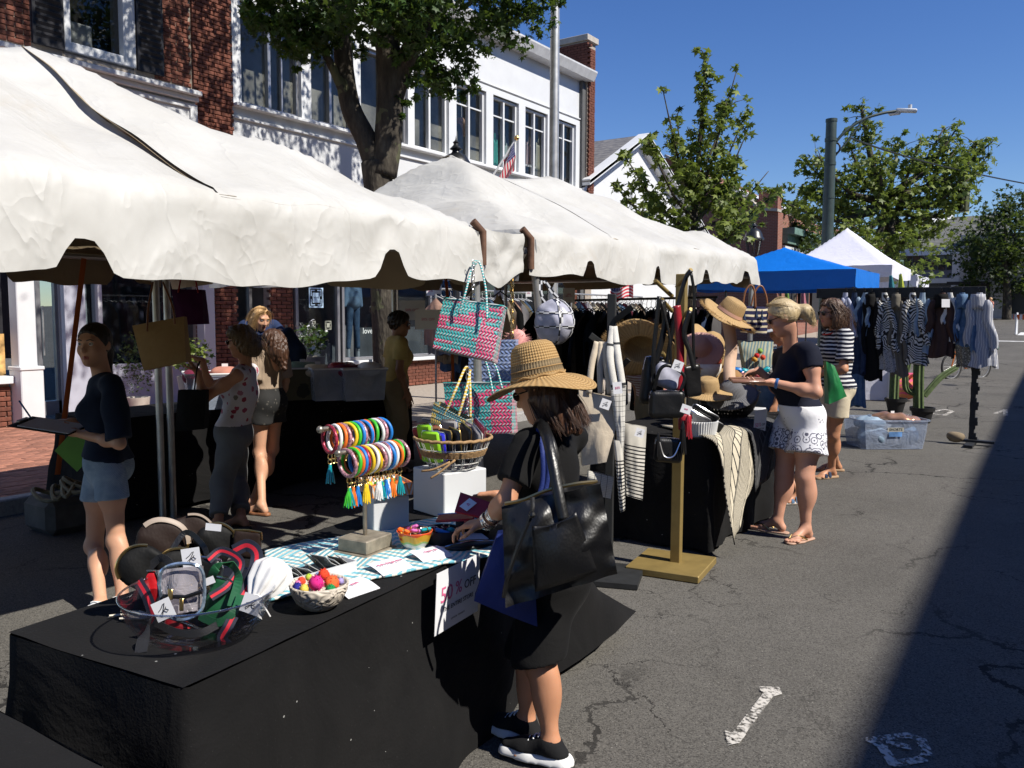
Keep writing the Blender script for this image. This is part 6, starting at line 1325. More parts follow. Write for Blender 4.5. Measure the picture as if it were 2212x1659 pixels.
for k, (u, v, rr) in enumerate(((765,1272,.5),(842,1226,.4),(930,1200,.35),(1010,1163,.4))):
 p = on1(u,v,.02 if k else .012); t = thing('price_sheet', f'white paper price sheet {("beside the carved bowl","in front of the bangle stand base","under the painted bowl","behind the black pouch")[k]}', 'price sheet', p)
 r_ = Vector((math.cos(rr+1),math.sin(rr+1),0)); card('paper', M_PAPER, t, p, r_, Vector((-r_.y,r_.x,.08)), .13, .10, bend=.012)
 text_part('lettering', ('each','Key Rings $10','Clips $5','Pouch')[k], .018, M_PINKINK, t, p+Vector((0,0,.018)), r_, Vector((-r_.y,r_.x,0)))
# ---- tags
TAG_N = [0]
def scribble(parent, o, r, u, k):
 n = r.cross(u); b = MB(); b.tube([o+n*.0012+r*k*x+u*k*y for x, y in ((-.30,-.02),(-.1,.10),(.08,.28),(.2,.33),(.12,.18),(.0,0),(-.1,-.2),(-.22,-.36),(-.27,-.24),(-.08,-.08),(.15,.0),(.28,-.12),(.15,-.2),(.02,-.08),(.2,.1))], .0011*k/.05, 4); b.build('monogram', M_INK, parent)
def swing_tag(o, right, up, w_=.05, h_=.065, parent=None, label=None, mono=True, txt=None):
 r = Vector(right).normalized(); u = (Vector(up)-r*Vector(up).dot(r)).normalized(); o = Vector(o)
 t = parent if parent is not None else thing('swing_tag', label, 'price tag', o)
 c = card('swing_tag' if parent is not None else 'tag_card', M_PAPER, t, o, r, u, w_, h_, .001)
 if mono: scribble(c, o, r, u, h_*.9) if parent is not None else scribble(t, o, r, u, h_*.9)
 if txt: text_part('price_lettering', txt, h_*.28, M_PINKINK, c, o+r.cross(u)*.0012, r, u)
 return t
VR = _rt.copy(); VU = _up.copy(); TOCAM = -_fw
# ---- bangle stand
PB = Vector((-2.15,2.15,0)); M_BRASS = mat('aged_nickel',(.34,.30,.24),.4,.8,var=.25,vs=20)
t = thing('bangle_stand', 'two tier metal bangle stand on a square block base, on the front table', 'display stand', PB+Vector((0,0,TZ)))
b = MB(); b.box(PB+Vector((0,0,TZ+.045)), (.135,.15,.05), rz=R(6), bev=.004); b.box(PB+Vector((.0,0,TZ+.014)), (.16,.175,.012), rz=R(6), bev=.003); b.build('base', mat('weathered_block',(.27,.235,.18),.6,.3,var=.3,vs=25), t, smooth=False)
b = MB(); b.tube([PB+Vector((0,0,TZ+.07)), PB+Vector((0,0,1.115))], .008, 10); b.tube([PB+Vector((.05,0,1.115)),PB+Vector((-.02,0,1.10)),PB+Vector((-.05,0,1.19))], .007, 8); b.build('post', M_BRASS, t)
bars = {'upper':(Vector((-2.2,1.985,1.195)),.315),'lower':(Vector((-2.1,1.975,1.122)),.325)}
for nm, (p, L) in bars.items():
 b = MB(); b.tube([p, p+Vector((0,L,0))], .0085, 10); b.ball(p, .0135, 12); b.build('bar', M_BRASS, t)
def glit(name, c): return mat(name, c, .3, .3, var=.7, vs=160)
CB = dict(red=glit('red_glitter',(.35,.03,.06)), pink=glit('pink_glitter',(.48,.24,.28)), white=mat('white_silicone',(.75,.75,.74),.4), orange=mat('orange_silicone',(.80,.17,.02),.4), yellow=mat('yellow_silicone',(.78,.52,.02),.4), green=mat('green_silicone',(.05,.45,.03),.4), blue=mat('blue_silicone',(.02,.20,.60),.4), teal=mat('teal_silicone',(.01,.30,.35),.4))
def ring_mesh(name, Rr, r, mt, n=28, m=8):
 b = MB(); b.tube([(Rr*math.cos(a),0,Rr*math.sin(a)) for a in np.linspace(0,2*math.pi,n,endpoint=False)], r, m, closed=True); return b
RM = {}
def bangle(c, col, row, idx, tilt, yaw, tassel):
 t = thing('bangle', f'{col} bangle, {ORD[idx]} from the front on the {row} bar of the bangle stand', 'bangle', c, yaw, group='bangles on the display stand'); t.rotation_euler = (tilt,0,yaw); W0 = WL[t.name]
 b = ring_mesh('ring',.0475,.0068,None); b.V = [tuple(Vector(v)+W0) for v in b.V]; b.build('ring', CB[col], t, smooth='all')
 b = MB(); b.tube([W0+Vector((.012*math.cos(a),0.0,-.063+.012*math.sin(a))) for a in np.linspace(0,6.28,12,endpoint=False)], .002, 5, closed=True); b.tube([W0+Vector((0,.008*math.cos(a),-.08+.009*math.sin(a))) for a in np.linspace(0,6.28,10,endpoint=False)], .0018, 5, closed=True); b.build('clasp', M_GOLD, t)
 if tassel:
  b = MB(); z = -.09
  b.lathe([(.004,z),(.006,z-.004),(.006,z-.014)],8,W0)
  for q in range(12):
   a = q*.524; b.tube([W0+Vector((.004*math.cos(a),.004*math.sin(a),z-.012)), W0+Vector((.011*math.cos(a),.011*math.sin(a),z-.035)), W0+Vector((.015*math.cos(a),.015*math.sin(a),z-.062-.004*(q%3)))], .0026, 4)
  b.build('tassel', CB[tassel], t)
up = ['red','white','orange','pink','yellow','green','blue','pink','blue','orange','green','white','pink','blue']; lo = ['pink','green','orange','blue','red','yellow','white','yellow','pink','white','pink','blue','white','orange','green','pink']
tl = ['teal','green','orange','blue',None,'yellow','yellow',None,'white','teal','white','blue','white','orange','green','teal']
for k, c in enumerate(up):
 p, L = bars['upper']; y = .045+k*(L-.06)/13+random.uniform(-.004,.004)+(0 if k < 5 else .008); bangle(p+Vector((0,y,-.040)), c, 'upper', k, R(random.uniform(-8,4)), R(random.uniform(-14,10)), 'teal' if k == 0 else None)
for k, c in enumerate(lo):
 p, L = bars['lower']; y = .04+k*(L-.06)/15+random.uniform(-.004,.004); bangle(p+Vector((0,y,-.040)), c, 'lower', k, R(random.uniform(-8,6)+(14 if k == 7 else 0)), R(random.uniform(-14,10)), tl[k])
# ---- white display blocks, chevron tray, wire basket
p = gp(838,1152,TZ); t = thing('display_block', 'small white display block under the chevron tray on the front table', 'display block', p+Vector((-.06,.05,0))); c = p+Vector((-.06,.05,0))
b = MB(); b.box(c+Vector((0,0,.075)), (.15,.15,.146), rz=R(-28), bev=.003); b.build('block', M_WHITEB, t, smooth=False); ctr = c
def m_chev(name, ca, cb, nx, amp, ny):
 b = NB(name); x, y, z = b.xyz('UV'); f = ((y*ny+(x*nx).ping(.5)*2*amp).fr() < .5); b.set(col=b.mix(f, ca, cb), rough=.6); return done(name,b)
t = thing('chevron_tray', 'orange and white chevron tray of trinkets standing on the small white block', 'tray', ctr+Vector((0,0,.15))); M_CHV = m_chev('chevron_print',(.62,.60,.56),(.72,.28,.08),5,1.1,1.0)
Mx = Matrix.Translation(ctr+Vector((0,-.0,.153)))@Matrix.Rotation(R(-28),4,'Z'); b = MB()
def panel(b, p, q, h, th, nrm):
 p, q, nrm = Vector(p), Vector(q), Vector(nrm); f = lambda i,j,s: Mx@(p.lerp(q,i)+Vector((0,0,h*j))+nrm*s)
 b.grid(lambda i,j: f(i,j,th/2),4,1); b.grid(lambda i,j: f(1-i,j,-th/2),4,1); b.add([f(0,1,th/2),f(1,1,th/2),f(1,1,-th/2),f(0,1,-th/2)],[(0,1,2,3)]); b.add([f(0,0,th/2),f(0,1,th/2),f(0,1,-th/2),f(0,0,-th/2)],[(0,1,2,3)]); b.add([f(1,0,th/2),f(1,1,th/2),f(1,1,-th/2),f(1,0,-th/2)],[(0,3,2,1)])
hx, hy = .095,.085
panel(b,(hx,-hy,0),(hx,hy,0),.05,.004,(1,0,0)); panel(b,(hx-.003,hy,0),(-hx,hy,0),.05,.004,(0,1,0)); panel(b,(-hx,hy-.003,0),(-hx,-hy,0),.05,.004,(-1,0,0)); panel(b,(-hx+.003,-hy,0),(hx-.003,-hy,0),.05,.004,(0,-1,0)); b.build('sides', M_CHV, t, smooth=False)
b = MB(); b.grid(lambda i,j: Mx@Vector((lerp(-hx,hx,i),lerp(-hy,hy,j),.003)),2,2); b.build('floor', M_WHITEB, t)
for k, (x, y, cl, s_) in enumerate(((.05,.0,'orange',.022),(.03,.05,'orange',.026),(-.02,-.02,'green',.02),(.0,.045,'pink',.018),(-.05,.03,'teal',.02),(.045,-.05,'orange',.02),(-.04,-.06,'yellow',.018))):
 c = Mx@Vector((x,y,.03)); tt = thing('trinket', f'{("bright orange oval","larger orange oval","green round","pink round","teal round","small orange oval","yellow round")[k]} trinket lying in the chevron tray', 'trinket', c, group='trinkets in the chevron tray'); b = MB(); b.ball(c, s_, 12, (1.3,.9,.75)); b.build('stone', CB[cl], tt); b = MB(); b.lathe([(.004,0),(.004,.006)],8,c+Vector((0,0,s_*.72))); b.build('loop', M_GOLD, tt)
p = gp(985,1118,TZ); c = p+Vector((-.10,.08,0)); BC = c; t = thing('display_block', 'large white display block carrying the wire basket on the front table', 'display block', c); b = MB(); b.box(c+Vector((0,0,.10)), (.235,.235,.196), rz=R(-14), bev=.004); b.build('block', M_WHITEB, t, smooth=False)
zb = TZ+.20; bc = Vector(dp(975,1030,depth(c)-.0)); bc = Vector((c.x+.02,c.y-.0,zb)); t = thing('wire_basket', 'white wire basket with a rope rim, full of wallets, on the large white block', 'basket', bc); RW = mat('white_wire',(.52,.51,.48),.6); RP = mat('jute_rope',(.34,.21,.10),.9,var=.25,vs=80,bump=.5)
pr = lambda f: lerp(.105,.17,f**.8)
b = MB()
for f in (0,.2,.42,.68): b.tube([bc+Vector((pr(f)*math.cos(a),pr(f)*math.sin(a),.006+.13*f)) for a in np.linspace(0,6.283,40,endpoint=False)], .0024, 5, closed=True)
for q in range(40):
 a = q*.157+.05*math.sin(q*3); b.tube([bc+Vector((pr(f)*math.cos(a),pr(f)*math.sin(a),.006+.13*f)) for f in (0,.25,.5,.75,1)], .0019, 4)
for q in range(7): b.tube([bc+Vector((-.1+.033*q,-math.sqrt(max(0,.0107-(-.1+.033*q)**2)),.006)), bc+Vector((-.1+.033*q,math.sqrt(max(0,.0107-(-.1+.033*q)**2)),.006))], .0019, 4)
b.build('wire_mesh', RW, t)
b = MB(); b.tube([bc+Vector((.171*math.cos(a),.171*math.sin(a),.137+.002*math.sin(a*23))) for a in np.linspace(0,6.283,70,endpoint=False)], .0075, 7, closed=True); b.build('rope_rim', RP, t, smooth='all')
b = MB()
for q in range(5): f = .44+q*.045; b.tube([bc+Vector(((pr(f)+.002*(-1)**k)*math.cos(a),(pr(f)+.002*(-1)**k)*math.sin(a),.006+.13*f)) for k, a in enumerate(np.linspace(0,6.283,80,endpoint=False))], .0034, 5, closed=True)
b.tube(bez([bc+Vector((.08,-.12,.05)),bc+Vector((.03,-.17,.02)),bc+Vector((-.02,-.19,.01))],5), .005, 5); b.tube(bez([bc+Vector((.10,-.11,.06)),bc+Vector((.06,-.165,.01)),bc+Vector((.03,-.19,-.015))],5), .005, 5); b.build('rope_band', RP, t, smooth='all')
def wallet(label, c, size, rot, mt, zipm=M_GOLD, name='wallet', cat='wallet', grp=None):
 t = thing(name, label, cat, c, group=grp); b = MB(); b.box(c, size, rot=rot, bev=min(size)*.4); b.build('case', mt, t)
 b = MB(); w_, d_, h_ = size; M = rot; pts = [Vector((-w_/2*.96,0,-h_*.3)),Vector((-w_/2*1.0,0,h_*.42)),Vector((-w_*.42,0,h_*.505)),Vector((w_*.42,0,h_*.505)),Vector((w_/2*1.0,0,h_*.42)),Vector((w_/2*.96,0,-h_*.3))]; b.tube([c+M@p for p in pts], .0032, 5); b.build('zip', zipm, t); return t
cols = [('lime green','lime_vinyl',(.28,.62,.02),-.11,-.045,.0,.17,-.5,-.12),('dark red','red_leather',(.30,.012,.022),-.125,-.02,.0,.15,-.35,-.25),('second lime green','lime_vinyl',(.28,.62,.02),-.085,-.08,-.01,.14,-.3,-.05),('bright blue','blue_vinyl',(.03,.03,.55),-.06,-.07,-.01,.13,-.4,0),('tan','tan_leather',(.26,.11,.05),-.075,-.02,.0,.15,-.35,-.1),('navy black','black_leather',(.013,.013,.014),-.03,-.06,-.01,.15,-.5,.05),('plain black','black_leather',(.013,.013,.014),.015,-.07,-.01,.16,-.65,.1),('quilted grey','grey_leather',(.33,.31,.29),-.01,.03,.01,.17,-.4,-.05),('hot pink','pink_leather',(.55,.03,.14),.06,.03,.0,.15,-.6,.2),('tall black','black_leather',(.013,.013,.014),.06,-.03,.0,.17,-.75,.28),('silver grey','silver_leather',(.42,.40,.38),.105,-.03,.0,.15,-.8,.38),('burgundy','burgundy_leather',(.16,.012,.035),.11,.05,.01,.17,-.7,.45),('mushroom','grey_leather',(.33,.31,.29),.075,.055,.0,.15,-.6,.25)]
for (nm, mn, cc, x, y, dz, h_, rz_, tl_) in cols:
 mt = MATS.get(mn) or m_leather(mn, cc, .35)
 e1 = Vector((VR.x,VR.y,0)).normalized(); e2 = Vector((-e1.y,e1.x,0)); c = bc+e1*x+e2*y+Vector((0,0,.115+dz))
 wallet(f'{nm} zip wallet standing in the wire basket on the white block', c, (.10,.024,h_), Matrix.Rotation(R(35)+rz_-.3,3,'Z')@rotm(0.12,tl_,0), mt, M_GOLD if 'black' in nm or 'tall' in nm else M_SILV, grp='wallets in the wire basket')
# ---- bowls
def bowl_obj(name, label, cat, c, prof, mt, n=36, cap=False):
 t = thing(name, label, cat, c); b = MB(); b.lathe(prof, n, c, cap=cap); b.build('bowl', mt, t, smooth='all'); return t
def m_painted():
 b = NB('painted_glaze'); x, y, z = b.xyz(); a = b.node('ShaderNodeMath', operation='ARCTAN2'); b.put(a.inputs[0], y); b.put(a.inputs[1], x); an = E(b, a.outputs[0]); wv = z+(an*6).sin()*.004
 c = b.ramp(wv*14, [(0,(.7,.08,.04)),(.06,(.7,.08,.04)),(.08,(.68,.68,.66)),(.40,(.68,.68,.66)),(.42,(.35,.55,.2)),(.50,(.35,.55,.2)),(.52,(.75,.45,.05)),(.86,(.75,.40,.03)),(.88,(.72,.10,.03)),(1,(.72,.10,.03))]); d = ((an*2.5).sin() > .93)*(z > .042)*(z < .052); c = b.mix(d, c, (.6,.05,.02)); b.set(col=c, rough=.15, spec=.6); return done('painted_glaze',b)
c = on1(896,1186); bowl_obj('painted_bowl','small painted bowl with yellow and orange bands holding hair clips','bowl',c,[(.0,.004),(.03,.004),(.034,0),(.036,.006),(.054,.03),(.066,.068),(.068,.072),(.065,.072),(.052,.034),(.03,.014),(.0,.012)],m_painted())
pm = mat('pink_vinyl',(.62,.14,.42),.4); om = CB['orange']
for k, (x, y, z, mt, nm) in enumerate(((-.02,.01,.078,pm,'upper pink'),(.02,-.015,.075,pm,'front pink'),(-.005,-.04,.072,om,'front orange'),(-.035,-.02,.068,om,'left orange'),(.035,.02,.075,CB['teal'],'teal'),(.01,.035,.07,mat('clip_clear',(.5,.45,.4),.2),'clear'))):
 q = c+Vector((x,y,z)); t = thing('hair_clip', f'{nm} hair clip in the small painted bowl', 'hair clip', q, group='hair clips in the painted bowl'); b = MB(); M = rotm(random.uniform(-.5,.5),random.uniform(-.5,.5),random.uniform(0,3)); b.box(q,(.05,.022,.012),rot=M,bev=.004); b.build('bow', mt, t); b = MB(); b.tube([q+M@Vector((.0,.013*math.cos(a),.008*math.sin(a)+.0)) for a in np.linspace(0,6.28,10,endpoint=False)], .0025, 5, closed=True); b.build('band', M_GOLD, t)
def m_stone():
 b = NB('carved_stone'); n = b.noise(5,4); sw_ = b.noise(14,1,.4,dist=2.6); b.set(col=b.mix(n,(.50,.43,.35),(.62,.56,.47)), rough=.55); b.bump((sw_*9).sin(), .8, .006); return done('carved_stone',b)
c = on1(690,1312); bowl_obj('carved_bowl','carved pale stone bowl of bright pompoms at the front of the nearest table','bowl',c,[(.0,.004),(.04,.0),(.046,.004),(.068,.022),(.083,.05),(.088,.074),(.084,.078),(.079,.073),(.065,.03),(.04,.014),(.0,.012)],m_stone(),48)
def pompom(label, q, r, mt, grp):
 t = thing('pompom', label, 'pompom', q, group=grp); b = MB(); rng = np.random.default_rng(int(abs(q.x*9e4))%9999)
 b.ball(q, r*.86, 10)
 for _ in range(90): d = Vector(rng.normal(size=3)).normalized(); s = d.orthogonal().normalized()*r*.09; b.add([q+d*r*.7-s,q+d*r*.7+s,q+d*r*rng.uniform(1,1.12)],[(0,1,2)])
 b.build('wool', mt, t); b = MB(); b.lathe([(.0015,0),(.0015,.006)],5,q+Vector((0,0,-r*.9))); b.build('tie', M_GOLD, t)
def wool(n, c): return mat(n, c, .95, var=.2, vs=60)
PC = [('magenta',(.60,.02,.20),.0,-.035,.098,.026),('large orange',(.75,.12,.03),.04,-.01,.09,.027),('red orange',(.72,.07,.03),-.052,.0,.092,.015),('lime',(.40,.55,.05),-.035,.02,.097,.013),('pale blue',(.2,.35,.65),-.008,.035,.098,.013),('navy',(.02,.02,.22),-.055,-.035,.085,.016),('yellow',(.72,.55,.10),-.032,-.048,.085,.015),('green',(.01,.22,.06),.045,-.045,.082,.018),('pink',(.65,.2,.4),-.06,-.012,.088,.012),('lilac',(.35,.3,.6),.062,.012,.088,.012),('scarlet',(.75,.06,.02),.012,.012,.108,.02)]
for nm, cc, x, y, z, r in PC:
 e1 = Vector((VR.x,VR.y,0)).normalized(); e2 = Vector((-e1.y,e1.x,0)); pompom(f'{nm} pompom in the carved stone bowl', c+e1*x+e2*y+Vector((0,0,z-.012)), r, wool(nm.replace(' ','_')+'_wool',cc), 'pompoms in the carved bowl')
FG = m_fab('charcoal_felt',(.028,.028,.032))
for k, (u, v) in enumerate(((955,1176),(1022,1156))):
 c = on1(u,v); t = bowl_obj('felt_basket',f'charcoal round felt basket {("behind the painted bowl","beside the hand with bracelets")[k]}','basket',c,[(.0,.003),(.06,.0),(.068,.03),(.07,.062),(.065,.062),(.06,.01),(.0,.008)],FG)
 for q in range(4): cc = c+Vector((random.uniform(-.03,.03),random.uniform(-.03,.03),.055)); tt = thing('pouch', f'{("teal","red","blue","black")[q]} folded pouch in the felt basket {("behind the painted bowl","beside the bracelets")[k]}', 'pouch', cc); b = MB(); b.box(cc,(.06,.03,.015),rot=rotm(random.uniform(-.6,.6),.3,random.uniform(0,3)),bev=.005); b.build('case', (CB['teal'],L_RED,CB['blue'],L_BLACK)[q], tt); b = MB(); b.lathe([(.003,0),(.003,.01)],5,cc+Vector((0,0,.008))); b.build('zip', M_SILV, tt)
p = on1(1015,1178,.02); t = thing('pouch','flat black zip pouch lying beside the painted bowl near the blue bag','pouch',p)
sdf_obj('case',[ell((0,0,0),(.10,.045,.018),.01,M=np.array(Matrix.Rotation(R(60),3,'Z')))],L_BLACK,.005,t,Matrix.Translation(p)); b = MB(); dv = Vector((math.cos(R(60)),math.sin(R(60)),0)); b.tube([p-dv*.098+Vector((0,0,.006)),p+Vector((.012,-.008,.02)),p+dv*.098+Vector((0,0,.006))],.003,5); b.build('zip', M_SILV, t)
# rainbow sunglasses
p = on1(918,1150,.06); t = thing('sunglasses','rainbow framed sunglasses resting behind the painted bowl','sunglasses',p); b = MB(); e1 = VR
for s in(-1,1): b.tube([p+e1*(s*.03)+e1*.026*math.cos(a)+Vector((0,0,.024*math.sin(a))) for a in np.linspace(0,6.28,20,endpoint=False)], .003, 5, closed=True)
b.tube([p-e1*.005,p+e1*.005],.003,5); b.build('frame', mat('rainbow_frame',(.4,.3,.35),.25,.5,var=.9,vs=30), t); b = MB()
for s in(-1,1): b.ball(p+e1*(s*.03),.024,12,(1,.15,1))
b.build('lenses', mat('mirror_lens',(.15,.1,.25),.08,.8,var=.9,vs=25), t)
# red pouches in and under the woman's hands
wpos = (hw.w(hw.J['wrR'])+hw.w(hw.J['wrL']))/2
p = dp(1022,1098,3.06); t = thing('wallet','red folding wallet with a white tag held by the straw hat woman','wallet',p); M = frame(TOCAM*.6+Vector((0,0,.8)),VR)@Matrix.Rotation(R(-22),3,'Z')
b = MB(); b.add([p+M@Vector(v) for v in ((-.075,.05,0),(.075,.045,.0),(.08,-.03,0),(-.055,-.045,0),(-.075,.05,.008),(.075,.045,.008),(.08,-.03,.008),(-.055,-.045,.008))],[(0,3,2,1),(4,5,6,7),(0,1,5,4),(1,2,6,5),(2,3,7,6),(3,0,4,7)]); b.build('case', L_RED, t, smooth=False); swing_tag(p+M@Vector((-.02,.0,.012)),M@Vector((1,-.35,0)),M@Vector((.35,1,0)),.038,.055,t,mono=False,txt='45')
p = dp(985,1118,3.12); t = thing('pouch','flat red zip pouch lying over the felt baskets','pouch',p); b = MB(); b.box(p,(.15,.06,.01),rot=Matrix.Rotation(R(25),3,'Z')@rotm(.2,-.1,0),bev=.004); b.build('case', L_RED, t); b = MB(); b.tube([p+VR*-.07+Vector((0,0,.012)),p+VR*.05+Vector((0,0,.02))],.003,5); b.build('zip', M_SILV, t)
# earring card tray
A_, B_ = on1(585,1292), on1(768,1238); dirv = (B_-A_); dirv.z = 0; L = dirv.length; dirv.normalize(); sd = Vector((-dirv.y,dirv.x,0)); c = (A_+B_)/2+sd*.035; t = thing('card_tray','long white tray of grey earring cards behind the carved bowl','tray',c); M = Matrix(((dirv.x,sd.x,0),(dirv.y,sd.y,0),(0,0,1))); b = MB()
for y in(-.04,.04): b.box(c+M@Vector((0,y,.022)),(L,.004,.044),rot=M)
for x in(-L/2,L/2): b.box(c+M@Vector((x,0,.022)),(.004,.078,.044),rot=M)
b.box(c+Vector((0,0,.004)),(L-.006,.076,.004),rot=M); b.build('tray', M_WHITEB, t, smooth=False)
MC = mat('grey_card',(.40,.41,.41),.6,var=.05); MCD = mat('dark_card',(.05,.05,.05),.5)
for k in range(14):
 x = -L/2+.02+k*(L-.04)/13; q = c+M@Vector((x,0,.05+.012*math.sin(k*.9))); Mr = M@rotm(0,-.85+.15*math.sin(k*1.7),.25*math.sin(k*2.3))
 tt = thing('earring_card', f'{ORD[k]} earring card from the left in the long white tray', 'earring card', q, group='earring cards in the white tray'); b = MB(); b.box(q,(.002,.066,.066),rot=Mr); b.build('card', MC if k%4 else MCD, tt, smooth=False); b = MB(); b.lathe([(.003,0),(.003,.002)],6,q+Mr@Vector((-.003,.012,.015)),M=Mr@rotm(0,-1.57,0)); b.lathe([(.003,0),(.003,.002)],6,q+Mr@Vector((-.003,-.012,.015)),M=Mr@rotm(0,-1.57,0)); b.build('studs', M_GOLD, tt)
# ================================================================ hanging bags, hats, rails of clothes
def m_clear(name, col, a, rough=.08):
 b = NB(name); tr = b.node('ShaderNodeBsdfTransparent'); tr.inputs[0].default_value = (*[min(1,.5+k*.6) for k in col],1); b.set(col=col, rough=rough, spec=.6); n = b.noise(7,4,.6,dist=1.5); mx = b.node('ShaderNodeMixShader')
 b.put(mx.inputs[0], (n*.3+a).clamp()); b.L.new(tr.outputs[0],mx.inputs[1]); b.L.new(b.bsdf.outputs[0],mx.inputs[2]); b.L.new(mx.outputs[0],b.out.inputs[0]); b.bump(n,.6,.03); return done(name,b)
M_VINYL = m_clear('clear_vinyl',(.62,.58,.62),.18); M_TUB = m_clear('milky_tub',(.42,.48,.60),.33,.25)
def m_weave(name, ca, cb, cc, nx, ny, seed, thr=.5):
 """herringbone of plaited plastic strips; part of the rows take the second colour"""
 b = NB(name); x, y, z = b.xyz('UV'); row = (y*ny).fl(); fy_ = (y*ny).fr(); par = (row*.5).fr()*4-1; s = x*nx+fy_*par*.85; f = s.fr(); cb_ = b.node('ShaderNodeCombineXYZ'); b.put(cb_.inputs[0],(x*nx*.34).fl()*.21+seed); b.put(cb_.inputs[1],row*.37); n = b.noise(1.0,2,vec=cb_.outputs[0]); edge = (x > .70)*(y < .75)*.17+(x < .14)*(y < .7)*.1
 c = b.mix(((n+edge) > thr), ca, cb); c = b.mix((f < .36), c, cc); c = b.mix(((fy_-.5).ab() > .45)*.45, c, (.05,.06,.06)); b.set(col=c, rough=.32, spec=.5); b.bump(f.ping(.5)*2-(fy_-.5).ab()*1.5, .6, .006); return done(name,b)
W_TEAL = m_weave('teal_pink_weave',(.03,.36,.36),(.58,.03,.13),(.62,.66,.66),19,15,1.0,.56); W_BLUE = m_weave('blue_weave',(.14,.20,.46),(.22,.30,.55),(.45,.52,.70),11,13,3.0); W_YEL = m_weave('yellow_teal_weave',(.05,.20,.23),(.50,.36,.06),(.52,.48,.36),14,11,2.0,.48)
def tote(name, label, cat, q, thick, mt, bulge=.02, handles=(), hm=None, hr=.006, open_top=True, rim=None, nn=14, wr=.007):
 TL, TR, BR, BL = [Vector(p) for p in q]; c = (TL+TR+BR+BL)/4; n = (TR-TL).cross(TL-BL).normalized(); t = thing(name, label, cat, c); b = MB(); P = lambda i,j: BL.lerp(BR,i).lerp(TL.lerp(TR,i),j); w = (TR-TL).length; h = (TL-BL).length
 def side(i, j, s): return P(i,j)+n*s*(thick/2*(.55+.45*(1-j))+bulge*math.sin(math.pi*i)*math.sin(math.pi*min(1,j*.9+.05))+wr*fbm((i*3+s,j*3,c.x*9),2))
 F = lambda i,j: side(i,j,1); B = lambda i,j: side(i,j,-1)
 b.grid(F,nn,nn); b.grid(lambda i,j: B(1-i,j),nn,nn); b.grid(lambda i,j: B(0,j).lerp(F(0,j),i),3,nn,uvs=True); b.grid(lambda i,j: F(1,j).lerp(B(1,j),i),3,nn); b.grid(lambda i,j: B(i,0).lerp(F(i,0),j),nn,3)
 if not open_top: b.grid(lambda i,j: F(i,1).lerp(B(i,1),j),nn,3)
 b.build('body', mt, t, smooth=True)
 for pts in handles:
  pp = bez([Vector(p) for p in pts],8); b = MB(); b.tube(pp, hr, 7); b.build('handle', hm or mt, t, smooth='all')
 if rim:
  b = MB(); b.tube([F(i/20,1) for i in range(21)]+[B(1-i/20,1) for i in range(21)], .005, 6, closed=True); b.build('rim', rim, t)
 return t
PD = lambda u, v, d: dp(u, v, d)
M_TROPE = m_stripes('teal_white_cord',(.6,.62,.62),(.03,.36,.36),60,.5,2)
pdp = 4.95
def qd(pts, d): return [dp(u,v,d+dd) for u, v, dd in pts]
tote('woven_tote','teal and pink woven plastic tote hanging highest on the front tent leg','tote bag',qd([(962,646,.05),(1092,664,-.05),(1069,783,-.1),(941,755,0)],4.86),.11,W_TEAL,.015,[(PD(990,680,4.79),PD(1006,630,4.8),PD(1022,570,4.92),PD(1034,565,4.95)),(PD(1052,690,4.72),PD(1050,630,4.8),PD(1040,580,4.9),PD(1034,565,4.95)),(PD(1000,650,4.95),PD(1012,600,4.97),PD(1030,566,4.97))],M_TROPE,rim=M_TROPE)
tote('woven_tote','teal and pink woven plastic tote hanging lower, beside the rim of the straw hat','tote bag',qd([(962,828,.25),(1110,826,.1),(1112,935,.1),(975,940,.2)],4.9),.11,W_TEAL,.02,[(PD(1065,850,4.9),PD(1055,800,4.95),PD(1042,762,5.0)),(PD(1085,840,4.9),PD(1070,790,4.95),PD(1046,760,5.0))],M_TROPE,rim=M_TROPE)
tote('woven_tote','pale blue chevron woven tote behind the front tent leg','tote bag',qd([(1018,735,.45),(1117,733,.35),(1113,835,.35),(1016,835,.45)],4.95),.10,W_BLUE,.01)
tote('woven_tote','small yellow and dark teal woven tote above the wire basket','tote bag',qd([(944,868,.0),(1015,905,-.1),(1010,950,-.1),(940,940,0)],4.4),.12,W_YEL,.01,[(PD(957,905,4.33),PD(985,840,4.35),PD(1005,795,4.5),PD(1013,800,4.6)),(PD(985,915,4.3),PD(1005,850,4.35),PD(1016,800,4.6)),(PD(1016,905,4.36),PD(1016,850,4.4),PD(1014,800,4.6))],m_stripes('yellow_white_cord',(.62,.56,.40),(.55,.36,.04),60,.5,2),hr=.007)
b = MB()
for k in range(9): c = PD(1010+(k%2)*.5,800+k*15,4.55); b.tube([c+Vector((.011*math.cos(a)*(k%2),.011*math.cos(a)*(1-k%2),.022*math.sin(a))) for a in np.linspace(0,6.28,14,endpoint=False)], .0028, 5, closed=True)
o = b.build('display_chain', M_SILV); tag(o,'silver display chain with yellow handles in front of the tent leg','chain')
b = MB()
for k in range(14): c = PD(1022+k*.1,568+k*10.5,4.88); b.tube([c+Vector((.009*math.cos(a)*(k%2),.009*math.cos(a)*(1-k%2),.02*math.sin(a))) for a in np.linspace(0,6.28,14,endpoint=False)], .0026, 5, closed=True)
o = b.build('display_chain', M_SILV); tag(o,'silver display chain holding the highest woven tote','chain')
b = MB()
for k in range(40): c = PD(1106+math.sin(k)*1.0,588+k*3.6,5.4); b.tube([c+Vector((.012*math.cos(a),.004*math.sin(a*2+k),.012*math.sin(a))) for a in np.linspace(0,6.28,8,endpoint=False)], .0028, 4, closed=True)
o = b.build('display_chain', M_GOLD); tag(o,'thin gold chain hanging above the pink fluffy bag','chain')
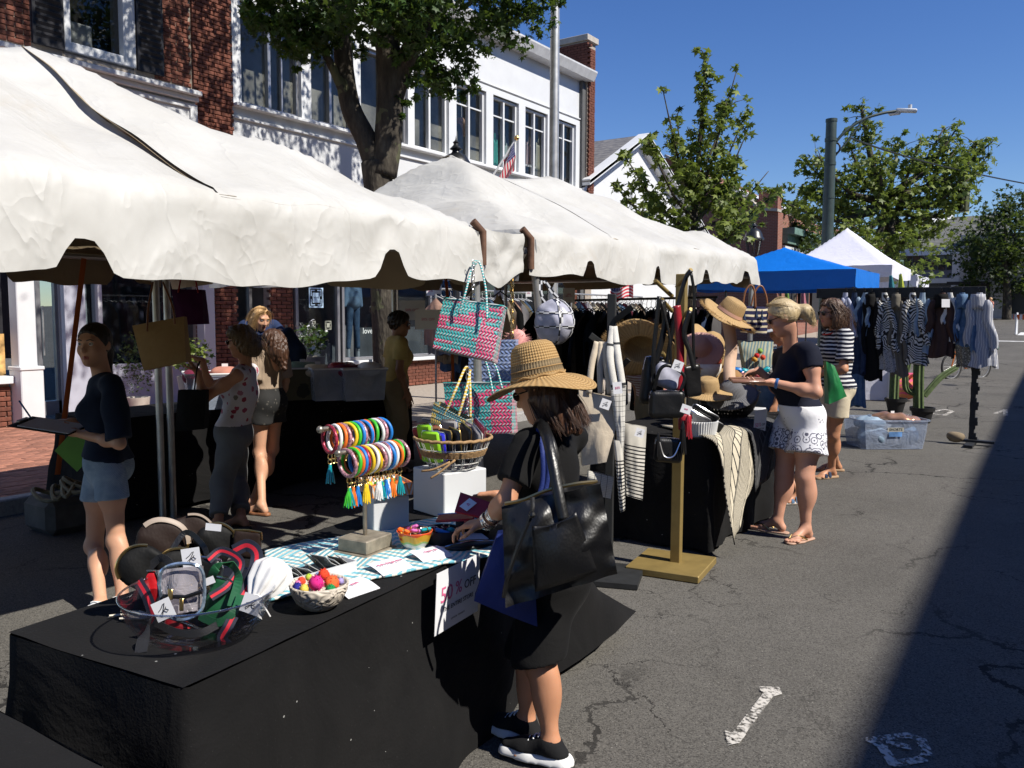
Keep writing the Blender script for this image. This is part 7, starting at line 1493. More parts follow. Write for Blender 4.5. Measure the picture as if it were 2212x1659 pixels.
# pink fluffy bag
c = PD(1117,760,5.45); t = thing('fluffy_bag','pale pink fluffy bag behind the blue woven tote','bag',c); prng = np.random.default_rng(4); sdf_obj('body',[cap((0,0,-.12),(0,0,.09),.07,.06)],mat('pink_fur',(.68,.33,.30),.95,var=.15),.012,t,Matrix.Translation(c)); b = MB()
for _ in range(900): d = Vector(prng.normal(size=3)).normalized(); q = c+Vector((d.x*.06,d.y*.06,d.z*.06+prng.uniform(-.12,.09))); s = d.orthogonal().normalized()*.0022; b.add([q-s,q+s,q+d*.045+Vector((0,0,-.012))],[(0,1,2)])
o = b.build('fur', mat('pink_fur',(.68,.33,.30)), t); o['kind'] = 'stuff'
# checker strapped bag
def m_check(name, k):
 b = NB(name); x, y, z = b.xyz('UV'); f = (((x*k).fl()+(y*2).fl())*.5).fr() > .25; b.set(col=b.mix(f,(.65,.65,.66),(.012,.012,.014)), rough=.5); return done(name,b)
M_CHK = m_check('checker_strap',26)
c = PD(1197,695,5.0); t = thing('checker_bag','round clear bag crossed by black and white checker straps under the tent edge','bag',c)
m_lil = mat('lilac_tissue',(.42,.42,.50),.35,var=.25,vs=14,bump=1.0,bs=10); sdf_obj('body',[ell((0,0,0),(.125,.10,.135),.02,fold=.006,ff=40)],m_lil,.009,t,Matrix.Translation(c))
def ribbon(b, pts, w_, nrm=None, closed=False):
 pts = [Vector(p) for p in pts]; k = len(pts)-1; ln = [0]
 for a, e in zip(pts,pts[1:]): ln.append(ln[-1]+(e-a).length)
 vs = []; uv = []
 for i, p in enumerate(pts):
  tn = (pts[min(i+1,k)]-pts[max(i-1,0)]).normalized(); nr = Vector(nrm(p)) if callable(nrm) else Vector(nrm if nrm is not None else TOCAM); s = tn.cross(nr).normalized()*w_/2; vs += [p-s,p+s]; uv += [(ln[i],0),(ln[i],1)]
 b.add(vs,[(2*i,2*i+1,2*i+3,2*i+2) for i in range(k)],uv); return b
out = lambda p: (Vector(p)-c)
for k, (ax) in enumerate((0.2,1.35,2.4,-.75)):
 b = MB(); ribbon(b,[c+Vector((.13*math.cos(ax)*math.cos(a),.104*math.sin(ax)*math.cos(a),.14*math.sin(a))) for a in np.linspace(-1.57,1.57,24)],.024,out); b.build('strap',M_CHK,t,smooth='all')
for zz in (.055,-.03):
 r_ = math.sqrt(1-(zz/.14)**2); b = MB(); ribbon(b,[c+Vector((.131*r_*math.cos(a),.106*r_*math.sin(a),zz)) for a in np.linspace(0,6.283,40)],.014,out); b.build('trim',M_CHK,t,smooth='all')
for s in(-1,1):
 b = MB(); ribbon(b,bez([c+Vector((0,0,.12))+VR*.05*s,PD(1183+s*14,635,5.0),PD(1172+s*4,606,5.02)],8),.02); b.build('handle',M_CHK,t,smooth='all')
# ---- black stand with cotton totes
M_BWOOD = mat('black_stained_wood',(.02,.021,.022),.6,var=.3,vs=12); S0 = PD(1320,800,4.95)
t = thing('bag_stand','black wooden stand with flat arms holding cotton totes','display stand',(S0.x,S0.y,0)); zt_ = PD(1320,635,4.95).z
b = MB(); b.box((S0.x,S0.y,zt_/2),(.05,.05,zt_),rz=R(20),bev=.004); b.box((S0.x,S0.y,.02),(.4,.4,.03),rz=R(20)); b.build('post',M_BWOOD,t,smooth=False)
for (a, e) in (((1326,694),(1366,662)),((1312,752),(1275,724)),((1335,800),(1358,776)),((1320,880),(1300,872))):
 b = MB(); A, B_ = PD(*a,4.93), PD(*e,4.85); d = (B_-A).normalized(); b.box((A+B_)/2,((B_-A).length,.012,.045),rot=Matrix((d,TOCAM,d.cross(TOCAM))).transposed(),bev=.003); b.build('arm',M_BWOOD,t,smooth=False)
M_COT = m_fab('natural_cotton',(.58,.49,.37),.9,.4,7);
def m_gridc():
 b = NB('grid_cotton'); x, y, z = b.xyz('UV'); n = b.noise(8,2); f = ((x*4+(n-.5)*.2).fr() < .07).mx((y*13+(n-.5)*.3).fr() < .07); b.set(col=b.mix(f,(.60,.58,.53),(.02,.022,.025)),rough=.85); b.bump(n,.4,.02); return done('grid_cotton',b)
M_GRC = m_gridc()
def m_lines():
 b = NB('lined_cotton'); x, y, z = b.xyz('UV'); n = b.noise(5,2); f = ((y*20+(n-.5)*.6).fr() < .38)*(y < .72); b.set(col=b.mix(f,(.60,.57,.50),(.014,.014,.016)),rough=.85); b.bump(n,.4,.03); return done('lined_cotton',b)
def strapb(pts, w_, mt, t, name='handle', nrm=None): b = MB(); ribbon(b,bez(pts,8),w_,nrm); return b.build(name,mt,t,smooth='all',solid=.003)
tt = tote('cotton_tote','plain natural cotton tote hanging on the black stand','tote bag',qd([(1250,842,0),(1345,862,0),(1308,995,-.1),(1256,1003,0)],4.7),.10,M_COT,.02)
for u0, u1 in ((1272,1290),(1298,1300),(1318,1308)): strapb([PD(u0,850,4.66),PD((u0+u1)/2-3,790,4.68),PD(u1,738,4.72)],.035,M_COT,tt)
swing_tag(PD(1308,873,4.60),VR+VU*-.35,VU,.055,.055,label='white monogram tag on the plain cotton tote')
tt = tote('cotton_tote','white cotton tote printed with a black grid on the black stand','tote bag',qd([(1318,835,0),(1352,832,0),(1346,975,0),(1336,975,0)],4.62),.06,M_GRC,.01); strapb([PD(1328,840,4.6),PD(1318,770,4.65),PD(1324,705,4.75)],.04,M_GRC,tt); strapb([PD(1345,835,4.6),PD(1335,770,4.65),PD(1326,705,4.75)],.04,M_GRC,tt)
swing_tag(PD(1334,838,4.52),VR+VU*.1,VU,.05,.065,mono=False,txt='$35',label='white price tag on the grid printed tote')
tote('cotton_tote','cotton tote with fine black lines hanging lowest on the black stand','tote bag',qd([(1347,914,0),(1396,922,0),(1386,1078,0),(1352,1068,0)],4.75),.07,m_lines(),.015)
tote('cotton_tote','folded cotton tote with fine black lines beside the lowest tote','tote bag',qd([(1325,950,0),(1345,952,0),(1350,1098,0),(1340,1105,0)],4.6),.05,MATS['lined_cotton'],.01)
swing_tag(PD(1382,935,4.66),VR+VU*-.3,VU,.05,.05,label='white monogram tag on the lowest lined tote')
tote('cotton_pouch','pale grid printed pouch hanging low behind the black leather tote','pouch',qd([(1270,1015,0),(1325,1030,0),(1318,1075,0),(1268,1065,0)],4.85),.06,M_GRC,.02)
# ---- gold stand with black bags
G0 = gp(1460,1228); M_GPAINT = mat('gold_paint',(.28,.20,.07),.5,.3,var=.15,vs=10); t = thing('bag_stand','gold painted wooden stand with peg arms on a square base, hung with black bags','display stand',(G0.x,G0.y,0)); D_ = depth(G0); zt_ = PD(1460,592,D_).z
b = MB(); b.box((G0.x,G0.y,zt_/2),(.062,.062,zt_),rz=R(8),bev=.004); b.build('post',M_GPAINT,t,smooth=False); b = MB(); b.box((G0.x-.02,G0.y-.02,.025),(.46,.46,.045),rz=R(8),bev=.005); b.build('base',M_GPAINT,t,smooth=False)
for (a, e) in (((1462,620),(1493,582)),((1452,640),(1415,606)),((1452,672),(1427,645)),((1468,690),(1493,668)),((1452,790),(1430,762)),((1470,800),(1500,788))):
 b = MB(); b.tube([PD(*a,D_),PD(*e,D_-.12)],.013,10); b.build('peg',M_GPAINT,t)
def softbag(name, label, cat, c, size, rot, mt, h=.008, rd=.35, zipm=M_SILV, fold=.002):
 t = thing(name, label, cat, c); sdf_obj('body',[dict(bx((0,0,0),(size[0]/2,size[1]/2,size[2]/2),min(size)*rd,.01,M=np.array(rot)),fold=fold,ff=30)],mt,h,t,Matrix.Translation(c)); b = MB(); w_, d_, hh = size; b.tube([c+rot@Vector(p) for p in ((-w_*.5,-d_*.2,hh*.2),(-w_*.46,-d_*.3,hh*.46),(0,-d_*.3,hh*.5),(w_*.46,-d_*.3,hh*.46),(w_*.5,-d_*.2,hh*.2))],.0035,5); b.build('zip',zipm,t); return t
RV = Matrix((VR,_fw,VU)).transposed()
softbag('shoulder_bag','black rectangular camera bag hanging at the middle of the gold stand','bag',PD(1440,873,4.9),(.21,.08,.165),RV,L_BLACK)
x = softbag('backpack','clear mini backpack stuffed with lilac tissue on the gold stand','bag',PD(1441,812,4.96),(.17,.10,.15),RV@rotm(0,.35,0),m_lil,zipm=L_BLACK,fold=.006); ribb = MB(); ribbon(ribb,bez([PD(1412,845,4.88),PD(1425,800,4.86),PD(1445,790,4.86),PD(1478,812,4.88),PD(1470,846,4.88)],6),.02); ribb.build('piping',L_BLACK,x,smooth='all',solid=.008)
x = softbag('saddle_bag','small black saddle bag with a chain trim lowest on the gold stand','bag',PD(1444,972,4.9),(.17,.08,.15),RV@rotm(0,.08,0),L_BLACK); b = MB(); b.tube(bez([PD(1425,955,4.82),PD(1435,985,4.80),PD(1455,985,4.80),PD(1470,955,4.82)],8),.004,5); b.build('chain_trim',M_SILV,x)
softbag('handbag','stiff black handbag with a gold buckle at the right of the gold stand','bag',PD(1493,822,5.0),(.12,.06,.2),RV@rotm(.1,-.15,.3),L_BLACK,zipm=M_GOLD)
softbag('shoulder_bag','black rounded bag hanging at the left of the gold stand behind the clear backpack','bag',PD(1410,822,5.08),(.14,.1,.3),RV@rotm(0,.12,0),L_BLACK)
softbag('shoulder_bag','red bag with a red tassel hanging low on the gold stand','bag',PD(1480,912,5.0),(.08,.06,.11),RV,L_RED)
for k, (pts, mt, w_, lb) in enumerate(((((1493,584),(1478,610),(1455,700),(1438,800)),L_BLACK,.02,'black bag strap looped over the top right peg of the gold stand'),(((1493,590),(1500,640),(1497,700),(1500,790)),L_BLACK,.014,'thin black strap falling on the right of the gold stand'),(((1430,648),(1436,700),(1420,770),(1410,790)),L_BLACK,.028,'broad black strap on the left of the gold stand'),(((1428,650),(1445,720),(1452,800),(1470,850)),L_BLACK,.012,'thin black strap crossing the gold post'),(((1462,660),(1466,700),(1470,760),(1468,850)),L_RED,.036,'red strap hanging beside the gold post'),(((1490,672),(1478,720),(1490,760),(1500,800)),L_BLACK,.024,'black strap from the lower right peg of the gold stand'),(((1424,640),(1418,700),(1412,760),(1412,830)),L_BLACK,.02,'black strap at the far left of the gold stand'))):
 b = MB(); ribbon(b,bez([PD(u,v,4.98-.03*k*.5) for u, v in pts],8),w_*1.25); o = b.build('bag_strap',mt,None,smooth='all',solid=.005); tag(o,lb,'strap')
def tassel(label, c, mt, L=.13, r=.02):
 t = thing('tassel',label,'tassel',c); b = MB(); b.lathe([(.003,.03),(.006,.02),(r*.6,.0),(r*.65,-.02)],8,c); b.build('cap',mt,t); b = MB()
 for q in range(14): a = q*.45; b.tube([c+Vector((r*.5*math.cos(a),r*.5*math.sin(a),-.02)),c+Vector((r*1.05*math.cos(a),r*1.05*math.sin(a),-L+.008*(q%3)))],.0034,4)
 b.build('fringe',mt,t)
tassel('long black leather tassel on the right of the saddle bag',PD(1475,920,4.85),L_BLACK,.17,.022); tassel('black leather tassel on the left of the saddle bag',PD(1422,945,4.85),L_BLACK,.13,.02); tassel('red leather tassel under the swing tag on the gold stand',PD(1486,905,4.95),L_RED,.12,.026)
swing_tag(PD(1464,790,4.85),VR+VU*-.4,VU,.06,.06,label='white monogram tag above the clear backpack'); swing_tag(PD(1482,884,4.82),VR+VU*-.35,VU,.06,.05,mono=False,txt='$68',label='white price tag beside the camera bag')
# ---- hats and dishes on the second table
def hat(label, c, tilt, prof, mt, band=None, fringe=0, sc=1.0, wob=None, name='straw_hat'):
 t = thing(name,label,'hat',c); M = Matrix.Translation(c)@tilt.to_4x4()@Matrix.Scale(sc,4); pr_ = []
 for a, e in zip(prof,prof[1:]): pr_ += [(lerp(a[0],e[0],k/3),lerp(a[1],e[1],k/3)) for k in range(3)]
 pr_.append(prof[-1]); place(hat_mesh(pr_,48,wob),M).build('crown_and_brim',mt,t,smooth='all',solid=.004)
 if band: b = MB(); ribbon(b,[M@Vector((.0955*math.cos(a),.0955*math.sin(a),.02)) for a in np.linspace(0,6.283,40)],.03*sc,lambda p: (p-c)); b.build('hat_band',band,t,smooth='all')
 if fringe:
  b = MB(); rr = prof[-1][0]; zz = prof[-1][1]; rg_ = np.random.default_rng(int(c.x*1000)%997)
  for k in range(fringe): a = rg_.uniform(0,6.283); p = M@Vector((rr*math.cos(a),rr*math.sin(a),zz)); e = M@Vector(((rr+.035*rg_.uniform(.5,1.1))*math.cos(a+rg_.uniform(-.08,.08)),(rr+.03)*math.sin(a),zz+rg_.uniform(-.015,.015))); s = Vector((0,0,.0028)); b.add([p-s,p+s,e],[(0,1,2)])
  o = b.build('fringe',mt,t); o['kind'] = 'stuff'
 return t
HP = [(.0,.115),(.05,.113),(.078,.10),(.09,.05),(.094,.0),(.12,-.008),(.2,-.02)]; HB = [(.0,.10),(.05,.092),(.08,.065),(.094,.02),(.098,.0),(.14,-.01),(.19,-.03)]
BANDP = mat('peach_ribbon',(.62,.36,.26),.6); c = PD(1575,678,6.3)
hat('frayed straw hat tilted on the stand above the second table',c,(frame(TOCAM*.35+VU*.8+VR*.45)),HP,STRAW2,BANDP,700,1.05,lambda r,a:(max(0,r-.1)*.25*math.cos(2*a),0))
hat('big fringed sun hat with a dark lining at the left of the gold stand',PD(1385,755,6.0),frame(VU*.75+VR*.2-TOCAM*.75),HP,STRAW2,F_BLACK,700,1.35,lambda r,a:(max(0,r-.1)*.4*math.cos(2*a+.5),0))
hat('round pale pink woven hat on the second table',PD(1510,752,6.5),frame(TOCAM*.75+VU*.6-VR*.2),HB,m_straw('pink_straw',(.48,.26,.21),(.62,.38,.32),40),None,0,1.0)
hat('tan straw hat standing behind the pink hat',PD(1534,745,6.75),frame(TOCAM*.5+VU*.4+VR*.7),HB,STRAW2,None,0,1.1)
hat('tan sun hat with a beaded edge leaning right of the pink hat',PD(1545,778,6.55),frame(TOCAM*.8+VR*.5+VU*.2),HP,STRAW2,None,0,.85)
hat('flat straw hat in the dark perforated basket',PD(1528,845,6.0),frame(VU+TOCAM*.3),HP,STRAW2,None,0,.9); hat('grey felt hat in the dark perforated basket',PD(1580,850,6.1),frame(VU+TOCAM*.5-VR*.3),HB,m_straw('grey_straw',(.10,.10,.11),(.22,.22,.23),40),None,0,1.0); hat('brown straw hat lying behind the held purse',PD(1578,826,6.4),frame(VU+TOCAM*.2),HB,m_straw('brown_straw',(.28,.15,.06),(.45,.27,.12),40),None,0,1.0)
# fluted dish with clutches
c = on2(1513,940); t = thing('fluted_dish','white fluted ceramic dish of clutches on the second table','dish',c); b = MB(); n_ = 44; vs = []
for i, (r, z) in enumerate(((.0,.0),(.10,.0),(.115,.10),(.112,.102),(.098,.01),(.0,.008))):
 for j in range(n_*2): a = math.pi*j/n_; rr = r*(1+(.035*(-1)**j if .09 < r and i < 4 else 0)); vs.append(c+Vector((rr*math.cos(a),rr*math.sin(a),z)))
N2 = n_*2; b.add(vs,[(i*N2+j,i*N2+(j+1)%N2,(i+1)*N2+(j+1)%N2,(i+1)*N2+j) for i in range(5) for j in range(N2)]); b.build('dish',mat('white_ceramic',(.72,.72,.71),.25),t,smooth=False)
for k, (u, v, mt, lb) in enumerate(((1503,905,M_SILV,'silver'),(1520,898,L_BLACK,'glossy black'),(1530,915,L_BLACK,'black snakeskin'),(1512,920,mat('copper_glitter',(.35,.17,.10),.35,.6,var=.6,vs=120),'copper glitter'))): wallet(f'{lb} clutch leaning in the white fluted dish',PD(u,v,depth(c)+.02*k),(.20,.02,.09),RV@rotm(.35,.5,0),mt,M_SILV,'clutch','clutch','clutches in the fluted dish')
def m_perf():
 b = NB('perforated_metal'); x, y, z = b.xyz('UV'); v = b.voro(1,vec=b.scaled(b.coord('UV'),(46,9,1)),rnd=.25); tr = b.node('ShaderNodeBsdfTransparent'); mx = b.node('ShaderNodeMixShader'); b.set(col=b.mix(v.step(.2,.4),(.10,.085,.06),(.035,.032,.028)),rough=.5,metal=.5); b.put(mx.inputs[0],(v > .2)); b.L.new(tr.outputs[0],mx.inputs[1]); b.L.new(b.bsdf.outputs[0],mx.inputs[2]); b.L.new(mx.outputs[0],b.out.inputs[0]); return done('perforated_metal',b)
c = on2(1572,905); t = thing('perforated_basket','large dark perforated metal basket of hats on the second table','basket',c); b = MB(); pf_ = [(.05,.0),(.13,.01),(.19,.07),(.225,.15),(.24,.22)]; b.grid(lambda i,j: c+Vector((np.interp(j*4,range(5),[p[0] for p in pf_])*math.cos(6.2832*i),np.interp(j*4,range(5),[p[0] for p in pf_])*math.sin(6.2832*i),np.interp(j*4,range(5),[p[1] for p in pf_])+(.02*math.sin(25*i) if j == 1 else 0))),48,12); b.build('bowl',m_perf(),t,smooth='all')
b = MB(); b.tube([c+Vector((.24*math.cos(a),.24*math.sin(a),.22)) for a in np.linspace(0,6.28,40,endpoint=False)],.008,6,closed=True); b.build('rim',M_IRON,t)
c = PD(1524,820,6.5); bowl_obj('scalloped_bowl','white scalloped footed bowl below the pink hat','bowl',c+Vector((0,0,-.02)),[(.0,.0),(.05,.0),(.06,.02),(.09,.04),(.118,.09),(.125,.145),(.12,.147),(.1,.06),(.0,.04)],mat('scalloped_ceramic',(.66,.64,.58),.35,var=.1,vs=20,bump=.9,bs=14)); b = MB(); b.box(c+Vector((0,0,-.07)),(.2,.2,.1),bev=.004); o = b.build('display_block',M_WHITEB,smooth=False); tag(o,'white block under the scalloped bowl on the second table','display block')
wallet('leopard spotted clutch in the scalloped bowl',PD(1512,776,6.45),(.13,.03,.07),RV@rotm(0,-.2,.1),m_spots('leopard_spots',(.05,.03,.02),(.42,.27,.13),60,.32),M_GOLD,'clutch','clutch'); wallet('red purse in the scalloped bowl',PD(1545,778,6.45),(.11,.03,.05),RV@rotm(0,.2,.1),mat('coral_leather',(.5,.10,.07),.4),M_GOLD,'purse','purse'); wallet('pale pink purse in the scalloped bowl',PD(1537,766,6.5),(.12,.03,.06),RV@rotm(0,-.3,.1),mat('pale_pink_leather',(.6,.42,.4),.4),M_GOLD,'purse','purse')
NAU = m_stripes('navy_cream_straw',(.58,.50,.34),(.02,.02,.06),22,.62,2); tt = tote('striped_tote','cream and navy striped straw tote with tassels hanging at the tent corner','tote bag',qd([(1592,660,0),(1668,664,0),(1650,722,0),(1604,718,0)],6.9),.15,NAU,.02,[(PD(1604,664,6.85),PD(1610,630,6.85),PD(1622,616,6.85),PD(1630,630,6.85),PD(1632,666,6.85)),(PD(1622,662,6.95),PD(1632,628,6.95),PD(1645,618,6.95),PD(1655,640,6.95),PD(1658,668,6.95))],L_TAN,.008)
for k, u in enumerate((1592,1608,1634,1646,1660)): tassel(f'small navy tassel on the rim of the striped tote, {ORD[k]} from the left',PD(u,672+(k%2)*5,6.78),DEN_D,.06,.012)
tt = tote('straw_tote','blue and natural woven tote with red poms hanging below the striped tote','tote bag',qd([(1596,735,0),(1668,738,0),(1660,803,0),(1608,803,0)],6.9),.15,m_stripes('blue_natural_straw',(.42,.42,.30),(.16,.24,.26),45,.5,0),.02)
for k, (u, v, cl) in enumerate(((1635,768,(.55,.03,.03)),(1648,772,(.6,.08,.04)),(1642,758,(.25,.4,.08)),(1630,776,(.6,.3,.05)))): pompom(f'{("red","scarlet","lime","orange")[k]} pompom on the blue woven tote',PD(u,v,6.78),.026,wool(('red','scarlet2','lime','orange')[k]+'_pom',cl),'pompoms on the woven tote')
b = MB(); ribbon(b,bez([PD(1572,690,6.35),PD(1580,750,6.35),PD(1575,800,6.3),PD(1580,850,6.25)],8),.09); o = b.build('scarf',mat('peach_silk',(.62,.42,.30),.5,bump=.6,bs=10),None,smooth='all',solid=.01); tag(o,'long peach scarf hanging beside the second table','scarf')
b = MB(); b.box(on2(1628,888,.03),(.16,.2,.05),rz=.1,bev=.004); o = b.build('white_box',M_WHITEB,smooth=False); tag(o,'shallow white box of black pens beside the blonde woman','box')
PV = m_leather('brown_purse_leather',(.24,.12,.08),.35); pw_ = bl.w(bl.J['wrL'])+LEFT*.17*bl.k+Vector((0,0,.015)); wallet('long brown leather purse held open by the blonde woman',pw_,(.24,.12,.022),Matrix((VR,_fh,Vector((0,0,1)))).transposed()@rotm(.15,0,0),PV,M_GOLD,'purse','purse')
wallet('bright red purse on the far side of the second table',PD(1636,788,6.9),(.13,.05,.06),RV,L_RED,M_GOLD,'purse','purse')
for k in range(16): u, v = 1592+k*5.2+(k%3)*2, 800+(k*7)%19; wallet(f'small {("blue","pink","white","teal","black","tan","grey","red")[k%8]} purse in the jumble behind the second table, {ORD[k]} from the left',PD(u,v,6.8),(.09,.04,.05),RV@rotm(.2,random.uniform(-.6,.6),random.uniform(-.5,.5)),(CB['blue'],CB['pink'],M_PAPER,CB['teal'],L_BLACK,L_TAN,L_GREY,L_RED)[k%8],M_SILV,'purse','purse','small purses in the jumble')
# ---- the big black leather tote and the blue bag on the woman's arm
dT = 2.66; tt = tote('leather_tote','large black leather tote with a front pocket on the straw hat woman\'s arm','tote bag',qd([(1086,1090,.02),(1296,1040,.0),(1332,1230,.02),(1096,1300,.0)],dT),.13,L_BLACK,.05,open_top=False,nn=26,wr=.035)
strapb([PD(1218,1125,dT-.07),PD(1205,1060,dT-.04),PD(1185,960,dT+.04),PD(1168,916,dT+.16),PD(1160,925,dT+.3)],.035,L_BLACK,tt); strapb([PD(1232,1110,dT+.06),PD(1212,1040,dT+.08),PD(1192,960,dT+.1),PD(1174,915,dT+.2)],.03,L_BLACK,tt)
Q_ = [PD(1149,1136,dT-.105),PD(1244,1106,dT-.10),PD(1290,1234,dT-.085),PD(1156,1278,dT-.095)]; b = MB(); b.grid(lambda i,j: Q_[3].lerp(Q_[2],i).lerp(Q_[0].lerp(Q_[1],i),j)-_fh*.028*math.sin(math.pi*i)*math.sin(math.pi*min(1,j+.08))-VU*(.018*math.sin(math.pi*i)*(j > .95)),14,12); b.build('front_pocket',L_BLACK,tt,smooth='all',solid=.006)
b = MB(); b.tube(bez([PD(1090,1088,dT-.03),PD(1130,1080,dT-.02),PD(1180,1060,dT-.02),PD(1240,1046,dT-.02),PD(1290,1040,dT)],8),.006,5); b.build('zip',M_GOLD,tt); b = MB(); b.tube(bez([PD(1150,1075,dT-.08),PD(1148,1110,dT-.11),PD(1120,1180,dT-.12),PD(1096,1250,dT-.1),PD(1088,1290,dT-.08)],6),.007,5); b.ball(PD(1149,1112,dT-.12),.012,8); b.build('leather_cord',L_BLACK,tt)
BLUEB = m_fab('royal_blue_nylon',(.02,.035,.16),.55,.6,5); tt = tote('cloth_bag','royal blue nylon bag hanging behind the black leather tote','bag',qd([(1075,1150,.0),(1150,1140,.0),(1160,1345,.02),(1025,1290,.0)],dT+.14),.08,BLUEB,.03)
for du in (0,10): strapb([PD(1128+du*.5,1140,dT+.12),PD(1168+du,1060,dT+.14),PD(1172+du,980,dT+.16),PD(1162+du*.5,925,dT+.22)],.016,BLUEB,tt)
tote('green_handbag','bright green leather shoulder bag behind the blonde woman','bag',qd([(1782,780,.0),(1800,790,.0),(1824,855,.0),(1786,872,.0)],6.6),.10,L_GREEN,.02)
tote('shoulder_bag','slouchy black bag on the shoulder of the woman in yellow','bag',qd([(806,790,0),(830,795,0),(832,862,0),(790,858,0)],8.35),.14,F_BLACK,.05)
# ---- hanging bags at the back of the nearest tent
tt = tote('straw_tote','dark natural straw tote hanging in shade from the back tent frame','tote bag',qd([(290,704,.0),(400,684,.05),(408,780,.05),(318,800,0)],5.5),.16,STRAW2,.03,[(PD(318,715,5.4),PD(320,670,5.5),PD(330,610,5.7)),(PD(378,700,5.45),PD(372,660,5.5),PD(352,610,5.7))],L_TAN,.007)
tote('tote_bag','deep purple felt tote hanging behind the straw tote','tote bag',qd([(374,625,.0),(440,626,.0),(446,700,0),(390,702,0)],5.9),.12,m_fab('purple_felt',(.05,.006,.05)),.02,[(PD(385,632,5.85),PD(392,600,5.9),PD(405,590,5.95)),(PD(428,632,5.85),PD(420,600,5.9),PD(405,590,5.95))],L_RED,.006); tote('tote_bag','plain black tote hanging below the hands of the woman in florals','tote bag',qd([(388,842,0),(448,842,0),(446,925,0),(384,930,0)],5.9),.10,F_BLACK,.02,[(PD(420,842,5.85),PD(425,800,5.9),PD(432,780,5.95))],L_BROWN,.006)
# ---- clipboard and green folder
cw = gl.w(gl.J['wrL'])+LEFT*.13+Vector((0,0,.035)); t = thing('clipboard','dark clipboard held flat by the girl in denim shorts','clipboard',cw); Mc = Matrix((LEFT,_fh,Vector((0,0,1)))).transposed()@rotm(.1,-.15,0)
b = MB(); b.box(cw,(.32,.23,.006),rot=Mc,bev=.002); b.build('board',L_BROWN,t,smooth=False); b = MB(); b.box(cw+Mc@Vector((-.02,0,.006)),(.27,.2,.004),rot=Mc); b.build('papers',M_PAPER,t,smooth=False); b = MB(); b.box(cw+Mc@Vector((.145,0,.01)),(.02,.09,.012),rot=Mc,bev=.003); b.build('clip',M_STEEL,t)
b = MB(); b.tube([cw+Mc@Vector((.12,.03,.02)),cw+Mc@Vector((.15,-.03,.12))],.005,6); o = b.build('pen',CB['blue']); tag(o,'blue pen held over the clipboard','pen')
b = MB(); b.box(PD(165,972,4.55),(.17,.004,.17),rot=RV@rotm(0,.75,0)); o = b.build('folder',mat('green_card',(.10,.25,.02),.6),smooth=False); tag(o,'green folder carried at the hip of the girl with the clipboard','folder')
# ---- clear bowl piled with pouches
c = on1(432,1372,.004); t = thing('clear_bowl','wide clear plastic bowl piled with pouches and belt bags on the nearest table','bowl',c); b = MB(); b.lathe([(.0,.002),(.11,.0),(.15,.02),(.185,.07),(.20,.125),(.203,.128),(.198,.128),(.18,.07),(.145,.026),(.1,.008),(.0,.008)],44,c,cap=False); b.build('bowl',m_glass('clear_plastic',(.95,.95,.96),.05),t,smooth='all'); b = MB(); b.tube([c+Vector((.201*math.cos(a),.201*math.sin(a),.128)) for a in np.linspace(0,6.283,60,endpoint=False)],.0032,6,closed=True); b.build('rim',m_glass('clear_rim',(.8,.8,.82),.4),t,smooth='all')
dB = 2.32; P_ = lambda u, v, dd=0: dp(u, v, dB+dd)
def domebag(label, c, w_, h_, d_, ang, mt, zipm=M_GOLD, trim=None, name='pouch', tilt=.0):
 M = RV@rotm(tilt,ang,.35); m3 = np.array(M); t = thing(name,label,'pouch',c,group='pouches piled in the clear bowl'); sdf_obj('case',[dict(ell(M@Vector((0,0,h_*.06)),(w_*.47,d_*.62,h_*.44),.01,M=m3),fold=.004,ff=38),dict(bx(M@Vector((0,0,-h_*.22)),(w_*.47,d_*.5,h_*.28),d_*.4,.012,M=m3),fold=.006,ff=33)],mt,.0055,t,Matrix.Translation(c))
 b = MB(); pts = [c+M@Vector((w_*.475*math.cos(a)*(1-.06*math.sin(a*3)),-d_*.2,h_*.06+h_*.445*math.sin(a))) for a in np.linspace(.1,2.75,20)]; b.tube(pts,.009 if trim else .0045,6,flat=(.5,1) if trim else None); b.build('zip',trim or zipm,t)
 b = MB(); b.box(pts[2]+Vector((0,0,-.02)),(.008,.004,.03),rot=M,bev=.001); b.build('zip_pull',zipm,t); return t
ZT_ = mat('mushroom_tape',(.36,.29,.23),.5); domebag('dark brown pouch with a mushroom zip at the back left of the clear bowl',P_(352,1168,.06),.15,.12,.03,.35,L_BROWN,trim=ZT_); domebag('dark brown pouch with a long mushroom zip standing behind the others',P_(415,1160,.12),.15,.13,.03,.95,L_BROWN,trim=ZT_); domebag('black pouch with a gold zip hanging over the left rim of the clear bowl',P_(300,1222,-.02),.13,.11,.035,-1.0,L_MAT); domebag('black pouch with a gold zip in the middle of the clear bowl',P_(392,1222,.02),.14,.10,.035,.25,L_MAT); domebag('black pouch with a gold zip at the back right of the clear bowl',P_(470,1168,.1),.12,.10,.035,.7,L_MAT)
softbag('case','square brown leather case standing at the right of the clear bowl','case',P_(535,1175,.1),(.085,.03,.085),RV@rotm(0,.1,0),L_BROWN,.006,zipm=M_GOLD); softbag('pouch','dark navy snap pouch in the middle of the clear bowl','pouch',P_(440,1235,.0),(.11,.05,.09),RV@rotm(0,.1,0),L_BLACK,.006)
for k in range(5): q = P_(425+13*k,1260+6*(k%2),-.05); b = MB(); b.tube([q+VR*.018*math.cos(a)+VU*.012*math.sin(a) for a in np.linspace(0,6.28,16,endpoint=False)],.0022,5,closed=True); o = b.build('metal_ring',M_GOLD,None); tag(o,f'gold ring on the dark pouch in the clear bowl, {ORD[k]} from the left','ring',group='gold rings in the clear bowl')
